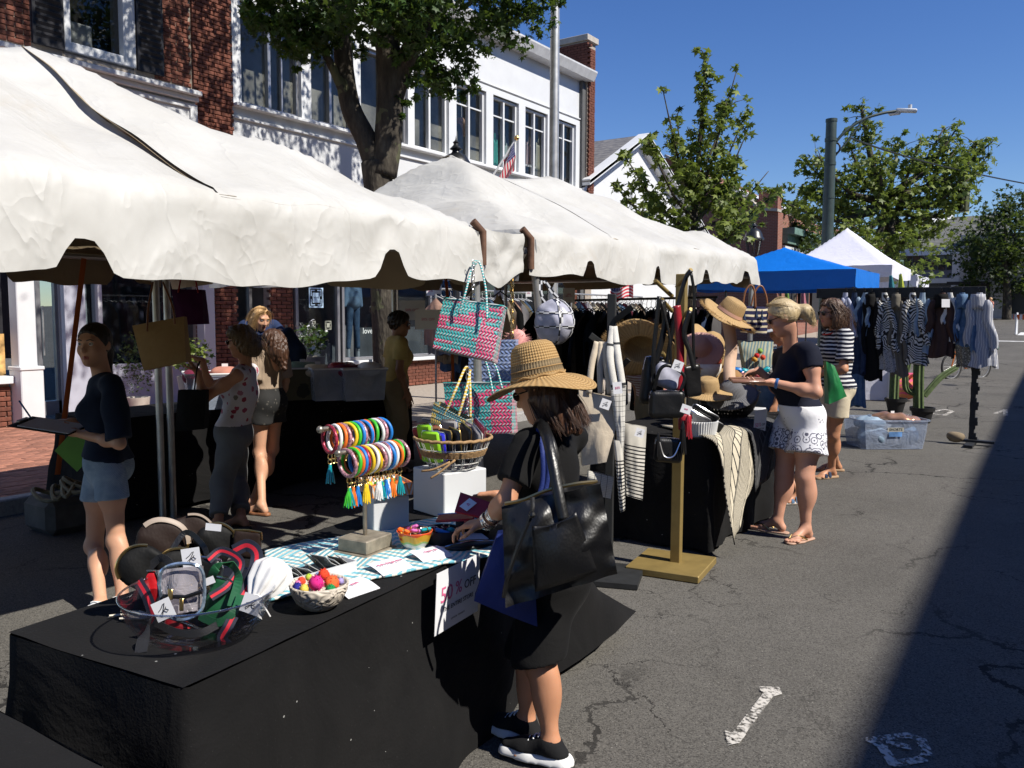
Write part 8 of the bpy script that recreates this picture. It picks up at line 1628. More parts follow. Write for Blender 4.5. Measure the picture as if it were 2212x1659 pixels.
tt = tote('belt_bag','clear vinyl belt bag with shiny piping at the front of the clear bowl','belt bag',[P_(345,1232,-.08),P_(435,1222,-.08),P_(432,1318,-.1),P_(362,1330,-.12)],.05,M_VINYL,.02,open_top=False); b = MB(); b.tube(bez([P_(343,1262,-.12),P_(352,1230,-.12),P_(392,1217,-.12),P_(436,1232,-.11),P_(438,1310,-.12),P_(400,1338,-.13),P_(358,1325,-.14),P_(343,1262,-.12)],7),.005,6); b.build('piping',mat('iridescent_piping',(.35,.45,.6),.12,.7,var=.8,vs=40),tt); b = MB(); b.tube([P_(352,1288,-.14),P_(400,1290,-.145),P_(436,1278,-.13)],.006,6); b.build('zip',L_BLACK,tt); b = MB(); b.box(P_(368,1284,-.15),(.014,.004,.03),rot=RV,bev=.002); b.box(P_(392,1306,-.155),(.012,.004,.035),rot=RV,bev=.002); b.build('zip_pull',M_GOLD,tt)
SAT = mat('red_satin',(.45,.01,.015),.35,var=.2,bump=.6,bs=12); softbag('pouch','red satin pouch behind the clear belt bag','pouch',P_(330,1275,-.02),(.055,.04,.12),RV@rotm(0,-.2,0),SAT,.006,fold=.006); softbag('pouch','red satin pouch lying in the bottom of the clear bowl','pouch',P_(398,1362,-.06),(.11,.05,.055),RV@rotm(0,.35,0),SAT,.006,fold=.006)
GRS = mat('green_leatherette',(.012,.09,.035),.5,var=.15,bump=.4,bs=30); softbag('belt_bag','green belt bag with red and green webbing at the right of the clear bowl','belt bag',P_(475,1300,-.06),(.075,.03,.14),RV@rotm(0,.35,0),GRS,.006,fold=.004)
b = MB(); ribbon(b,bez([P_(450,1265,-.08),P_(468,1226,-.10),P_(498,1218,-.04),P_(515,1250,-.07),P_(500,1310,-.11)],7),.024,_fw+VU*.4); o = b.build('webbing_strap',GRS,None,smooth=False,solid=.002); tag(o,'green strap looped above the green belt bag','strap')
def m_web():
 b = NB('striped_webbing'); x, y, z = b.xyz('UV'); b.set(col=b.mix((y > .33)*(y < .66),(.012,.014,.03),(.55,.012,.03)),rough=.7); return done('striped_webbing',b)
M_WEBS = m_web(); M_BWEB = mat('black_webbing',(.02,.02,.022),.65,bump=.5,bs=300)
for pts, w_, mt, lb in ((((505,1190,0),(535,1178,0),(555,1200,-.02),(540,1260,-.06),(515,1300,-.1)),.035,M_WEBS,'navy and red webbing strap looped at the right of the clear bowl'),(((560,1200,-.0),(560,1250,-.04),(530,1310,-.1),(480,1350,-.13),(470,1370,-.14)),.03,M_BWEB,'black webbing strap crossing down to a buckle over the green bag'),(((505,1330,-.14),(492,1355,-.16),(480,1380,-.16),(500,1400,-.17),(512,1405,-.17),(508,1430,-.18)),.028,M_WEBS,'navy and red webbing strap falling over the front rim of the clear bowl'),(((298,1255,-.06),(318,1290,-.08),(330,1330,-.1),(325,1345,-.1)),.03,M_WEBS,'navy and red webbing strap down the left side of the clear bowl'),(((325,1345,-.12),(312,1370,-.2),(304,1410,-.24)),.033,M_BWEB,'flat black webbing strap running to the grey buckle on the tablecloth'),(((310,1240,-.02),(350,1205,-.03),(380,1245,-.08),(345,1300,-.1)),.022,M_BWEB,'thin black strap looped over the left pouches'),(((450,1210,-.02),(480,1190,.0),(520,1215,-.02),(495,1262,-.07),(455,1290,-.1)),.024,M_WEBS,'navy and red webbing strap curling above the green belt bag'),(((430,1330,-.13),(470,1345,-.15),(505,1322,-.14),(520,1285,-.1)),.022,GRS,'green strap curling at the lower right of the clear bowl'),(((335,1345,-.13),(380,1365,-.16),(430,1368,-.17),(470,1350,-.15)),.02,M_BWEB,'black strap lying along the front of the clear bowl'),(((370,1190,.02),(402,1150,.05),(440,1180,.03),(452,1225,-.02)),.016,L_BLACK,'thin black leather loop at the top of the pile')):
 b = MB(); ribbon(b,bez([P_(*p) for p in pts],8),w_); o = b.build('webbing_strap',mt,None,smooth=False,solid=.002); tag(o,lb,'strap')
q = P_(298,1432,-.27); t = thing('buckle','grey plastic side release buckle lying on the black tablecloth','buckle',q); b = MB(); b.box(q,(.046,.042,.012),rot=Matrix((VR,Vector((-VR.y,VR.x,0)),Vector((0,0,1)))).transposed()@rotm(.2,0,0),bev=.004); b.build('body',mat('grey_plastic',(.24,.24,.25),.3),t); b = MB(); e1 = VR; e2 = _fh
b.tube([q+e1*x-e2*y-Vector((0,0,.004)) for x, y in ((-.02,.02),(-.02,.046),(.02,.046),(.02,.02))],.003,6); b.tube([q+e1*x+e2*y for x, y in ((-.022,.012),(-.022,.04),(.022,.04),(.022,.012))],.003,6); b.build('frame',MATS['grey_plastic'],t)
WS = mat('white_satin',(.70,.69,.67),.4,bump=.7,bs=9,var=.05); t = thing('drawstring_pouch','white satin drawstring pouch at the right edge of the clear bowl','pouch',P_(555,1270,-.04)); c_ = P_(548,1300,-.1); ax_ = (VU*.75+VR*.45+_fh*.5).normalized(); M_ = frame(ax_,VR); b = MB(); b.grid(lambda i,j: c_+M_@Vector((np.interp(j,[0,.12,.25,.55,.8,.95,1],[.032,.022,.012,.04,.048,.03,.002])*(1+.22*math.sin(6.283*i*9+j*2)*(1-j)**.6+.1*math.sin(6.283*i*2+1))*math.cos(6.283*i)*1.15,np.interp(j,[0,.12,.25,.55,.8,.95,1],[.032,.022,.012,.04,.048,.03,.002])*(1+.22*math.sin(6.283*i*9+j*2)*(1-j)**.6)*math.sin(6.283*i)*.7,np.interp(j,[0,.25,1],[-.03,0,.135])+.006*math.sin(6.283*i*5)*j*(1-j)*3)),60,16); b.build('bag',WS,t,smooth='all'); b = MB()
b.tube([P_(540+30*i/9,1293-8*math.sin(i*.4),-.11) for i in range(10)],.003,5); b.tube(bez([P_(560,1294,-.12),P_(572,1312,-.13),P_(584,1332,-.13)],5),.0022,5)
b.build('cord',WS,t)
for u, v, dd, an, lb in ((413,1204,-.05,.15,'white monogram tag at the top middle of the clear bowl'),(353,1317,-.19,.45,'white monogram tag at the front left of the clear bowl'),(543,1305,-.15,-.35,'white monogram tag on the white satin pouch')): swing_tag(P_(u,v,dd),VR+VU*an,VU-VR*an*.5,.052,.052,label=lb)
swing_tag(P_(461,1139,.0),VR-VU*.1,VU,.045,.02,mono=False,label='small white tag tied to the back right pouch'); swing_tag(P_(452,1255,-.1),VR+VU*.4,VU,.03,.02,mono=False,label='small curled white tag on the navy pouch')
b = MB(); q = on1(302,1330,.012)
for k in range(16): a = -.5+k*.06; b.tube([q+Vector((.03*math.sin(k),.02*math.cos(k),0)),q+LEFT*(.03+.006*(k%4))+Vector((.02*math.sin(k),.03*math.cos(k*2),.004))],.0035,4)
o = b.build('cream_fringe',mat('cream_yarn',(.55,.5,.4),.9)); tag(o,'cream yarn fringe lying left of the clear bowl','fringe')
# ================================================================ rails of clothes, jackets, tubs, cactus, bicycle, far things
def garment_base(seed, w, h, th):
 """hung garment seen on a rail: origin at the hook; plane across y"""
 rg_ = np.random.default_rng(seed); b = MB(); ph = rg_.uniform(0,6,4)
 def F(i, j, s):
  y = (i-.5); zz = j; sh = .55+.45*min(1,zz*6); wd = w*(sh*.9+.12*zz+.03*math.sin(zz*9+ph[0])); drop = .05+.10*abs(y)*2*max(0,1-zz*2)
  t = th*(.35+.65*min(1,zz*3))*math.cos(math.pi*y*.96)+.018*math.sin(y*22+ph[1]+3*zz)*zz
  return Vector((s*t+.02*math.sin(zz*4+ph[2]),y*wd,-drop-zz*(h-.08)-.02*math.sin(y*11+ph[3])*zz))
 b.grid(lambda i,j: F(i,j,1),12,10); b.grid(lambda i,j: F(1-i,j,-1),12,10)
 o = b.build('cloth',F_BLACK,None,smooth='all'); hk = MB(); hk.tube(bez([(0,0,-.03),(0,0,.02),(0,.02,.045),(0,.0,.06),(0,-.015,.05)],4),.003,5); hk.tube([(0,-w*.28,-.075),(0,0,-.03),(0,w*.28,-.075)],.006,5); h_ = hk.build('hanger',M_BWOOD,None); return o.data, h_.data, o, h_
BASES = [garment_base(11+k,.40+.03*(k%3),.75+.12*(k%4),.035+.008*(k%2)) for k in range(6)]
for _, _, o, h_ in BASES: bpy.data.objects.remove(o); bpy.data.objects.remove(h_)
def hang(p, rz, k, mt, label, group, name='garment', hm=M_BWOOD, sc=1):
 t = thing(name,label,'garment',p,rz,group); t.scale = (1,1,sc)
 for nm, me, m_ in (('cloth',BASES[k%6][0],mt),('hanger',BASES[k%6][1],hm)):
  o = link(nm,me,t); o.material_slots[0].link = 'OBJECT'; o.material_slots[0].material = m_
def rail(label, A, B_, name='clothes_rail', mt=M_IRON, r=.014):
 A, B_ = Vector(A), Vector(B_); t = thing(name,label,'clothes rail',((A.x+B_.x)/2,(A.y+B_.y)/2,gz(A.y))); b = MB(); b.tube([A,B_],r,8); b.build('bar',mt,t)
 d = (B_-A).normalized(); sd = Vector((-d.y,d.x,0))
 for q in (A+d*.04,B_-d*.04): b = MB(); g = gz(q.y)+(.11 if q.x < -6.9 else 0); b.tube([q,(q.x,q.y,g+.03)],r,8); b.tube([Vector((q.x,q.y,g+.03))-sd*.25,Vector((q.x,q.y,g+.03))+sd*.25],r,8); b.build('leg',mt,t)
 return t
DK = [F_BLACK,F_BLACK,m_fab('brown_knit',(.13,.08,.055)),m_fab('charcoal_knit',(.085,.08,.08)),m_fab('taupe_knit',(.30,.23,.165)),F_BLACK,m_stripes('brown_stripe_knit',(.32,.26,.19),(.04,.016,.014),12,.5),DEN_D,m_fab('dusky_rose_knit',(.22,.10,.085))]
A, B_ = Vector((-5.75,8.75,1.77)), Vector((-3.35,8.75,1.80)); rail('black pipe rail packed with dark clothes along the end of the second tent',A,B_)
for k in range(44): f = (k+.5)/44; m_ = DK[(k*7+k//5)%9]; hang(A.lerp(B_,f)+Vector((0,0,-.065)),R(random.uniform(-14,10)),k,m_,f'{m_.name.split("_")[0]} garment on the end rail of the second tent, {ORD[k]} from the left','dark garments on the end rail',sc=1.0+.12*math.sin(k))
LT = [m_fab('peach_blouse',(.55,.33,.24)),F_KHAKI,m_fab('wine_blouse',(.16,.03,.05)),F_CREAM,F_BLACK,m_fab('grey_blouse',(.25,.26,.27)),DEN_M,m_fab('white_blouse',(.6,.6,.6)),F_TAN]
for q, (A, B_, n, lb) in enumerate(((Vector((-7.35,8.7,1.95)),Vector((-7.35,11.0,1.95)),22,'silver rail of pale clothes on the kerb left of the woven totes'),(Vector((-7.1,11.9,1.95)),Vector((-7.1,14.6,1.95)),16,'silver rail of mixed clothes on the kerb beyond the first silver rail'))):
 rail(lb,A,B_,mt=M_STEEL)
 for k in range(n): m_ = LT[(k*5+q)%9]; hang(A.lerp(B_,(k+.5)/n)+Vector((0,0,-.065)),R(90+random.uniform(-14,12)),k,m_,f'{m_.name.split("_")[0]} garment on the {("nearer","farther")[q]} silver kerb rail, {ORD[k]} from the left','clothes on the silver kerb rails',hm=M_WHITE)
for k, (u, v, d, w_) in enumerate(((930,628,10.3,.10),(946,625,10.2,.09),(1010,628,9.8,.11),(1077,634,11.2,.12),(1142,633,11.4,.08),(1229,638,9.2,.13))):
 c = dp(u,v,d); t = thing('price_card',f'white price card clipped above the clothes rails, {ORD[k]} from the left','price card',c); card('card',M_PAPER,t,c,VR,VU,w_,w_*1.25); text_part('lettering','SALE\n50% OFF',w_*.16,M_PINKINK,t,c+TOCAM*.003,VR,VU)
for k, (u, v, d, w_) in enumerate(((925,690,7.6,.24),(890,670,8.9,.28))): c = dp(u,v,d); t = thing('sale_board',f'grey shaded sale notice {("right of the woman in yellow","above the woman in yellow")[k]}','sign',c); card('paper',M_PAPER,t,c,VR,VU+VR*.1,w_,w_*.75); text_part('lettering','50% OFF',w_*.14,M_PINKINK,t,c+TOCAM*.003,VR,VU)
hang(Vector((-4.55,5.9,1.86)),R(60),1,F_BLACK,'long black dress hanging beside the woman in yellow','clothes by the woven totes',sc=1.25); hang(Vector((-4.3,6.0,1.84)),R(70),3,F_TAN,'tan cardigan hanging behind the highest woven tote','clothes by the woven totes',sc=1.1)
# ---- jackets on the plank rack at the right
yR = 11.7; pl = yp(2130,622,yR); pr2 = yp(1765,629,yR); t = thing('plank_rack','black plank clothes rack with a wavy black end post, hung with jackets','clothes rack',((pl.x+pr2.x)/2,yR,0))
for (z_, h_) in ((pl.z-.045,.13),): b = MB(); b.box(((pl.x+pr2.x)/2,yR,z_),(pl.x-pr2.x,.05,h_),bev=.004); b.build('plank',M_BWOOD,t,smooth=False)
gx = gp(2099,957); b = MB(); px_ = yp(2112,700,yR+.05).x
for k in range(38):
 z0_, z1_ = 1.85*k/38, 1.85*(k+1)/38; wv = .022*math.sin(z0_*30); b.box((px_+wv*.4,yR+.06,(z0_+z1_)/2),(.075+wv,.06,z1_-z0_+.002))
b.build('end_post',M_BWOOD,t,smooth=False); b = MB(); b.box((px_,yR+.02,.02),(.09,.7,.035)); b.box((px_,yR+.02,.05),(.5,.09,.03)); b.build('foot',M_BWOOD,t,smooth=False); b = MB(); b.box((pr2.x+.1,yR+.06,.93),(.08,.06,1.86)); b.build('end_post',M_BWOOD,t,smooth=False)
c = Vector((px_-.17,yR,.09)); o = sdf_obj('stone',[ell((0,0,0),(.11,.08,.07),.02,fold=.01)],mat('tan_stone',(.22,.17,.11),.9,var=.3),.02,None,Matrix.Translation(c)); tag(o,'tan stone weighing down the foot of the black plank rack','stone')
def m_zebra(name, sc=1.0):
 b = NB(name); n = b.noise(2.4,2,.5,dist=.9); x, y, z = b.xyz(); f = ((n*3.2*sc+z*6.5+x*2.2)*3.4).fr() < .5; b.set(col=b.mix(f,(.62,.61,.57),(.012,.011,.011)),rough=.8); b.bump(b.noise(7,3),.35,.02); return done(name,b)
ZEB = m_zebra('zebra_print'); TAUPE = m_fab('taupe_twill',(.14,.125,.10)); BRNJ = m_fab('brown_velvet',(.055,.028,.022),.6,.5); WHT = m_fab('white_cotton',(.66,.65,.62)); LINE = m_stripes('blue_white_stripe',(.68,.67,.65),(.34,.35,.40),34,.82,0,.01); GREYC = m_spots('grey_lace_print',(.35,.35,.35),(.03,.03,.03),70,.3); CROC = m_spots('cream_crochet',(.16,.14,.10),(.52,.47,.34),55,.33)
def jacket(label, u, vt, vb, wu, mt, lean=0, mt2=None, name='jacket', seed=0, hood=None):
 """a coat hung up by its collar: pleats that open out downwards, two sleeves"""
 a = yp(u,vt,yR-.09); e = yp(u+lean,vb,yR-.10); h = a.z-e.z; w = wu*1.1*depth(a)/F_PX; ox = e.x-a.x; t = thing(name,label,'jacket',a); rg_ = np.random.default_rng(seed); ph = rg_.uniform(0,6,8); b = MB()
 def pleat(f0, f1, x0, x1, y0_, wd, ratio, n, amp, sd):
  def fn(i, j):
   f = lerp(f0,f1,j); an = 6.2832*i; tpr = np.interp(j,[0,.08,.3,1],wd); pl = amp*(.15+.85*j)*(abs(math.sin(an*n/2+ph[sd]+1.2*math.sin(j*3+ph[sd])))**.7-.45)+.10*math.sin(an*2+ph[sd+1]+j*4)*j
   r = tpr*(1+pl); return a+Vector((lerp(x0,x1,j)+ox*f+r*math.cos(an)+.015*math.sin(j*9+ph[sd]), y0_-.03*j+r*ratio*math.sin(an), -h*f-.02*math.sin(an*3+ph[sd])*j))
  k = len(b.F); b.grid(fn,44,18); b.F[k:] = [q[::-1] for q in b.F[k:]]
  if mt2: b.mi[k:] = [1 if (q%18) > 12 and sd == 0 else 0 for q in range(len(b.F)-k)]
 pleat(.0,1.0,0,0,0,[.03,w*.15,w*.27,w*.36],.45,9,.42,0); pleat(.10,.62+.1*rg_.uniform(),-w*.2,-w*.36,-.05,[w*.06,w*.13,w*.13,w*.10],.8,5,.3,2); pleat(.10,.70+.1*rg_.uniform(),w*.2,w*.37,-.05,[w*.06,w*.13,w*.13,w*.10],.8,5,.3,4)
 b.build('cloth',mt if mt2 is None else [mt,mt2],t,smooth='all'); b = MB(); b.tube([a+Vector((0,.06,.03)),a+Vector((0,-.01,.03)),a+Vector((0,-.03,.06))],.009,6); b.build('hook',M_IRON,t)
 if hood: b = MB(); b.grid(lambda i,j: a+Vector(((i-.5)*w*.55*(1-.3*j),-.05-.05*math.sin(math.pi*i),-.04+.02*j-.14*(1-j)-.1*abs(i-.5)*(1-j))),8,4); b.build('collar',hood,t,smooth='all',solid=.012)
 return t
JK = [('pale lilac jacket at the left end of the plank rack',1828,632,747,32,m_fab('lilac_twill',(.42,.44,.55)),6,None,None),('dark blue denim jacket second from the left on the plank rack',1846,632,877,40,DEN_D,8,DEN_M,None),('pale denim jacket with ragged cuffs beside the black hoodie',1867,632,726,34,DEN_L,-6,None,None),('black hooded sweatshirt on the plank rack',1882,632,820,42,F_BLACK,4,None,F_BLACK),('zebra print jacket with a grey lace hem, left of the taupe jacket',1912,632,801,46,ZEB,8,GREYC,None),('taupe twill jacket between the two zebra jackets',1938,632,812,36,TAUPE,4,None,TAUPE),('zebra print jacket right of the taupe jacket',1972,632,787,52,ZEB,10,None,None),('pale frayed denim jacket on the plank rack',1995,632,764,36,DEN_L,2,None,None),('black and brown velvet jacket on the plank rack',2034,632,771,60,BRNJ,0,None,F_BLACK),('white cotton jacket behind the velvet jacket',2054,632,738,32,WHT,0,None,None),('blue denim jacket with a cream crochet hem',2080,632,791,46,DEN_M,6,CROC,DEN_M),('white striped jacket at the right end of the plank rack',2114,632,792,62,LINE,8,None,LINE)]
for k, (lb, u, vt, vb, wu, mt, ln, m2, hd) in enumerate(JK): jacket(lb,u,vt,vb,wu,mt,ln,m2,'jacket',k,hd)
c = yp(2043,655,yR-.3); swing_tag(c,VR,VU,.1,.1,mono=False,label='white card on the black and brown velvet jacket')
# ---- milky tub of shorts
p = gp(1906,971); c = Vector((p.x-.03,p.y+.26,0)); t = thing('plastic_tub','milky plastic tub of folded jeans on the road beside the plank rack','tub',c); M = Matrix.Translation(c)@Matrix.Rotation(R(38),4,'Z'); hx, hy, h = .42,.26,.36
b = MB(); RP_ = lambda s, z: [M@Vector((s*x,s*y,z)) for x, y in ((-hx,-hy+.04),(-hx+.04,-hy),(hx-.04,-hy),(hx,-hy+.04),(hx,hy-.04),(hx-.04,hy),(-hx+.04,hy),(-hx,hy-.04))]
lv = [RP_(.9,.005),RP_(.97,.2),RP_(1.0,h),RP_(1.05,h),RP_(1.05,h-.02)]; b.add([q for l in lv for q in l],[(i*8+j,i*8+(j+1)%8,(i+1)*8+(j+1)%8,(i+1)*8+j) for i in range(4) for j in range(8)]+[tuple(range(7,-1,-1))]); b.build('tub',M_TUB,t,smooth=False)
fx = M.to_3x3()@Vector((1,0,0)); fn = M.to_3x3()@Vector((0,-1,0)); b = MB(); o_ = c+fn*(hy*.985+.004)+fx*-.0+Vector((0,0,.245)); b.box(o_,(.20,.002,.05),rot=M.to_3x3()); b.build('tape_label',mat('masking_tape',(.42,.40,.33),.7),t,smooth=False); text_part('lettering','SHORTS',.045,M_INK,t,o_+fn*.0025,fx,(0,0,1)); b = MB(); b.box(o_-Vector((0,0,.055)),(.16,.002,.06),rot=M.to_3x3()); b.build('sticker',mat('blue_sticker',(.12,.25,.5),.4,var=.5,vs=8),t,smooth=False)
def clump(label, c, r, mt, seed, name='folded_clothes', h=.014, grp=None, fl=.012):
 t = thing(name,label,'clothes',c,group=grp); sdf_obj('cloth',[ell((0,0,0),r,.02,fold=fl,ff=24+seed),cap((r[0]*.4,-r[1]*.3,.0),(-r[0]*.4,r[1]*.2,r[2]*.5),r[2]*.5,r[2]*.35,.03,fold=fl,ff=31)],mt,h,t,Matrix.Translation(c)@Matrix.Rotation(seed*.7,4,'Z')); b = MB(); b.box(Vector(c)+Vector((0,0,r[2]*1.05)),(.05,.003,.03),rz=seed); b.build('care_label',M_PAPER,t); return t
ROSE = mat('rose_gold_satin',(.55,.30,.19),.3,.55,bump=.7,bs=9); W3 = lambda x, y, z: M@Vector((x,y,z))
for k, (x, y, z, r, mt, lb) in enumerate(((-.2,-.08,.14,(.19,.15,.13),DEN_L,'pale folded jeans at the left inside the milky tub'),(.18,-.06,.15,(.2,.16,.14),DEN_M,'darker folded jeans at the right inside the milky tub'),(.02,-.1,.12,(.11,.12,.10),LINE,'striped folded shirt in the middle of the milky tub'),(-.2,.0,.30,(.2,.18,.08),DEN_L,'crumpled pale denim at the top of the milky tub'),(.1,.02,.35,(.28,.15,.07),ROSE,'rose gold satin garment draped over the milky tub'),(.28,-.02,.33,(.14,.16,.05),ROSE,'second rose gold satin garment at the right of the milky tub'),(.2,-.1,.33,(.08,.09,.06),L_BLACK,'glossy black garment at the top of the milky tub'))): clump(lb,W3(x,y,z),r,mt,k,grp='clothes in the milky tub')
# ---- tubs of clothes on the back table
for k, (u, v, w_, mt, lb) in enumerate(((632,870,.5,m_spots('camouflage_cloth',(.10,.09,.05),(.03,.03,.02),5,.33),'camouflage'),(716,850,.42,M_TUB,'clear middle'),(778,842,.4,M_TUB,'clear right hand'),(462,870,.45,M_TUB,'clear left hand'))):
 c = dp(u,v,7.75 if u > 600 else 7.0); c = Vector((c.x,c.y,.80)); t = thing('clothes_tub',f'{lb} tub of clothes on the dark back table','tub',c); b = MB(); L_ = [[Vector((sx*w_/2*s,sy*.2*s,z))+c for sx, sy in ((-1,-1),(1,-1),(1,1),(-1,1))] for s, z in ((.9,.006),(1,.3),(1.04,.3),(1.04,.28))]; L_ = [[c+Matrix.Rotation(R(60),3,'Z')@(q-c) for q in l] for l in L_]; b.add([q for l in L_ for q in l],[(i*4+j,i*4+(j+1)%4,(i+1)*4+(j+1)%4,(i+1)*4+j) for i in range(3) for j in range(4)]+[(3,2,1,0)]); b.build('tub',mt,t,smooth=False); b = MB(); b.tube(L_[2]+[L_[2][0]],.008,5); b.build('rim',M_WHITE,t)
 for q, m_ in enumerate(((mat('salmon_knit',(.45,.2,.15),.9),m_fab('sage_knit',(.14,.20,.15)),F_KHAKI,DEN_D),(F_CREAM,L_RED,m_fab('sage_knit',(.14,.2,.15)),DEN_M),(m_fab('maroon_knit',(.16,.02,.05)),M_PAPER,DEN_D,F_CREAM),(m_fab('maroon_knit',(.16,.02,.05)),mat('salmon_knit',(.45,.2,.15)),L_BLACK,F_CREAM))[k]): clump(f'{m_.name.replace("_"," ")} bundle in the {lb} tub on the back table, {ORD[q]} piece',c+Vector(((-.07,.08,.02,-.03)[q],(-.1,.06,.12,.0)[q],(.27,.29,.26,.16)[q])),(.15,.12,.07),m_,q+k,h=.018,grp='clothes in the tubs on the back table')
cg = sg_.w(sg_.J['wrL'])+Vector((.1,-.02,-.22)); clump('grey blue denim garment held up by the golden haired girl',cg,(.16,.07,.26),DEN_D,2,'held_garment',.016)
o = tote('shoulder_bag','slate blue bag hanging by a long strap at the dark back table','bag',qd([(562,905,0),(590,900,0),(588,945,0),(560,940,0)],7.2),.06,DEN_D,.02,[(PD(566,905,7.2),PD(578,840,7.2),PD(582,780,7.2))],DEN_D,.01)
# flowers and shrub by the shop
def plant(label, c, r, n, mt, leafsz, flowers=0, name='flowering_plant', pot=None, sq=1.0):
 t = thing(name,label,'plant',c); rg_ = np.random.default_rng(n); leaves('foliage',blob_pts(rg_,Vector(c)+Vector((0,0,r*sq)),r,n,sq),leafsz,mt,t,rg_)
 if flowers: leaves('blossom',blob_pts(rg_,Vector(c)+Vector((0,0,r*sq*1.1)),r*1.05,flowers,sq),leafsz*1.1,M_WHITE,t,rg_)
 b = MB(); b.lathe([(.12,-.3),(.16,0),(.14,0),(.12,-.05)],14,c); b.build('pot',pot or M_CONC,t)
plant('white flowering plant behind the bins on the back table',dp(672,770,9.6),.2,260,ML_MAPLE,.07,60); plant('small dark evergreen shrub in the shop doorway',Vector((xp(300,900,-11.0).x,xp(300,900,-11.0).y,.42)),.28,500,ML_DARK,.06,0,'evergreen_shrub',None,1.7); plant('bright green plant behind the dark back table',dp(418,812,8.4),.2,200,ML_PLANE,.09,0,'potted_plant')
# mannequin legs and tops in the shop window, dresses in the upper windows
c = Vector((FX-.35,fy(790),.95)); t = thing('mannequin','mannequin in jeans and a pale blue top standing in the shop window','mannequin',c); sdf_obj('jeans',[cap((0,-.08,.35),(0,-.1,-.1),.085,.06,.03),cap((0,-.1,-.1),(0,-.13,-.45),.06,.045,.02),cap((0,.08,.35),(0,.1,-.1),.085,.06,.03),cap((0,.1,-.1),(0,.13,-.45),.06,.045,.02)],DEN_M,.012,t,Matrix.Translation(c+Vector((0,0,.45)))); sdf_obj('blouse',[cap((0,0,.5),(0,0,.85),.17,.15,.05,fold=.01),cap((0,.16,.8),(0,.22,.42),.06,.045,.04),cap((0,-.16,.8),(0,-.22,.42),.06,.045,.04)],m_fab('pale_blue_cotton',(.25,.36,.5)),.014,t,Matrix.Translation(c+Vector((0,0,.4)))); b = MB(); b.tube([c+Vector((0,-.13,.02)),c+Vector((0,-.13,-.2))],.035,8); b.tube([c+Vector((0,.13,.02)),c+Vector((0,.13,-.2))],.035,8); b.build('feet',M_WHITE,t)
for k, (u, v, w_, h_, cl, lb) in enumerate(((1069,330,.16,.62,(.10,.50,.42),'turquoise dress at the left of the upper window above the flag'),(1088,335,.36,.6,(.46,.58,.55),'pale mint camisole in the upper window above the flag'),(1108,325,.2,.7,(.38,.5,.55),'pale blue dress at the right of the upper window above the flag'),(1143,335,.26,.6,(.58,.44,.42),'pale pink camisole in the upper window left of the lamp column'),(1165,340,.3,.72,(.5,.5,.40),'cream patterned dress in the upper window left of the lamp column'))):
 c = xp(u,v,FX-.2); t = thing('dress',lb,'dress',c); mt = m_fab(f'dress_cloth_{("a","b","c","d","e")[k]}',cl); b = MB(); b.grid(lambda i,j: c+Vector((.03*math.sin(i*9+k),(i-.5)*w_*(.75+.35*j),h_*(.5-j)-(.09*math.sin(math.pi*i) if j == 0 else 0))),10,6); b.build('cloth',mt,t,smooth='all',solid=.02); b = MB()
 for s in(-1,1): b.tube([c+Vector((0,s*w_*.26,h_*.5-.05)),c+Vector((0,s*w_*.1,h_*.5+.14))],.008,5)
 b.build('strap',mt,t)
c = xp(997,272,FX-.3); t = thing('fur_collar','pinkish fur collar hanging in the upper window left of the flag','collar',c); b = MB(); b.tube(bez([c+Vector((0,-.1,.1)),c+Vector((0,.02,.1)),c+Vector((0,.14,-.04)),c+Vector((0,.16,-.2))],5),.075,10); b.build('fur',mat('pinkish_fur',(.45,.30,.24),1,var=.4,vs=30,bump=1),t); b = MB(); b.tube([c+Vector((0,0,.15)),c+Vector((0,.0,.5))],.008); b.build('hanger',M_WHITE,t)
# flag on a staff
def m_flag():
 b = NB('flag_cloth'); x, y, z = b.xyz('UV'); st = ((y*6.5).fr() < .5); ca = (x < .42)*(y > .46); v = b.voro(1,vec=b.scaled(b.coord('UV'),(14,17,1)),rnd=.15); c = b.mix(st,(.62,.6,.6),(.50,.02,.04)); c = b.mix(ca,c,b.mix(v < .22,(.015,.02,.12),(.65,.65,.68))); b.set(col=c,rough=.75); return done('flag_cloth',b)
M_FLAG = m_flag(); dF = 18.6; t = thing('flag','small stars and stripes flag on a white staff slanting from the shop front','flag',PD(1066,378,dF)); b = MB(); b.tube([PD(1063,382,dF),PD(1113,303,dF)],.022,8); b.build('staff',M_WHITE,t); b = MB(); b.ball(PD(1116,298,dF),.06,8); b.build('finial',M_GOLD,t)
fa, fb_ = PD(1112,308,dF), PD(1088,346,dF); b = MB(); b.grid(lambda i,j: fa.lerp(fb_,1-j)+Vector((0,0,-.62*i))+VR*(.02*math.sin(i*8+j*4)-.12*i*(1-j)+.16*i*j*0)+_fh*.06*math.sin(i*7+j*5),14,10); b.build('cloth',M_FLAG,t,smooth='all')
t = thing('bunting_flag','stars and stripes banner hanging behind the dark clothes rail','flag',PD(1352,628,15)); b = MB(); b.grid(lambda i,j: PD(1318+50*i,600+46*(1-j)+6*math.sin(i*6),15+.1*math.sin(i*9)),12,6); b.build('cloth',M_FLAG,t,smooth='all'); b = MB(); b.tube([PD(1316,598,15),PD(1372,598,15)],.015,6); b.build('rod',M_WHITE,t)
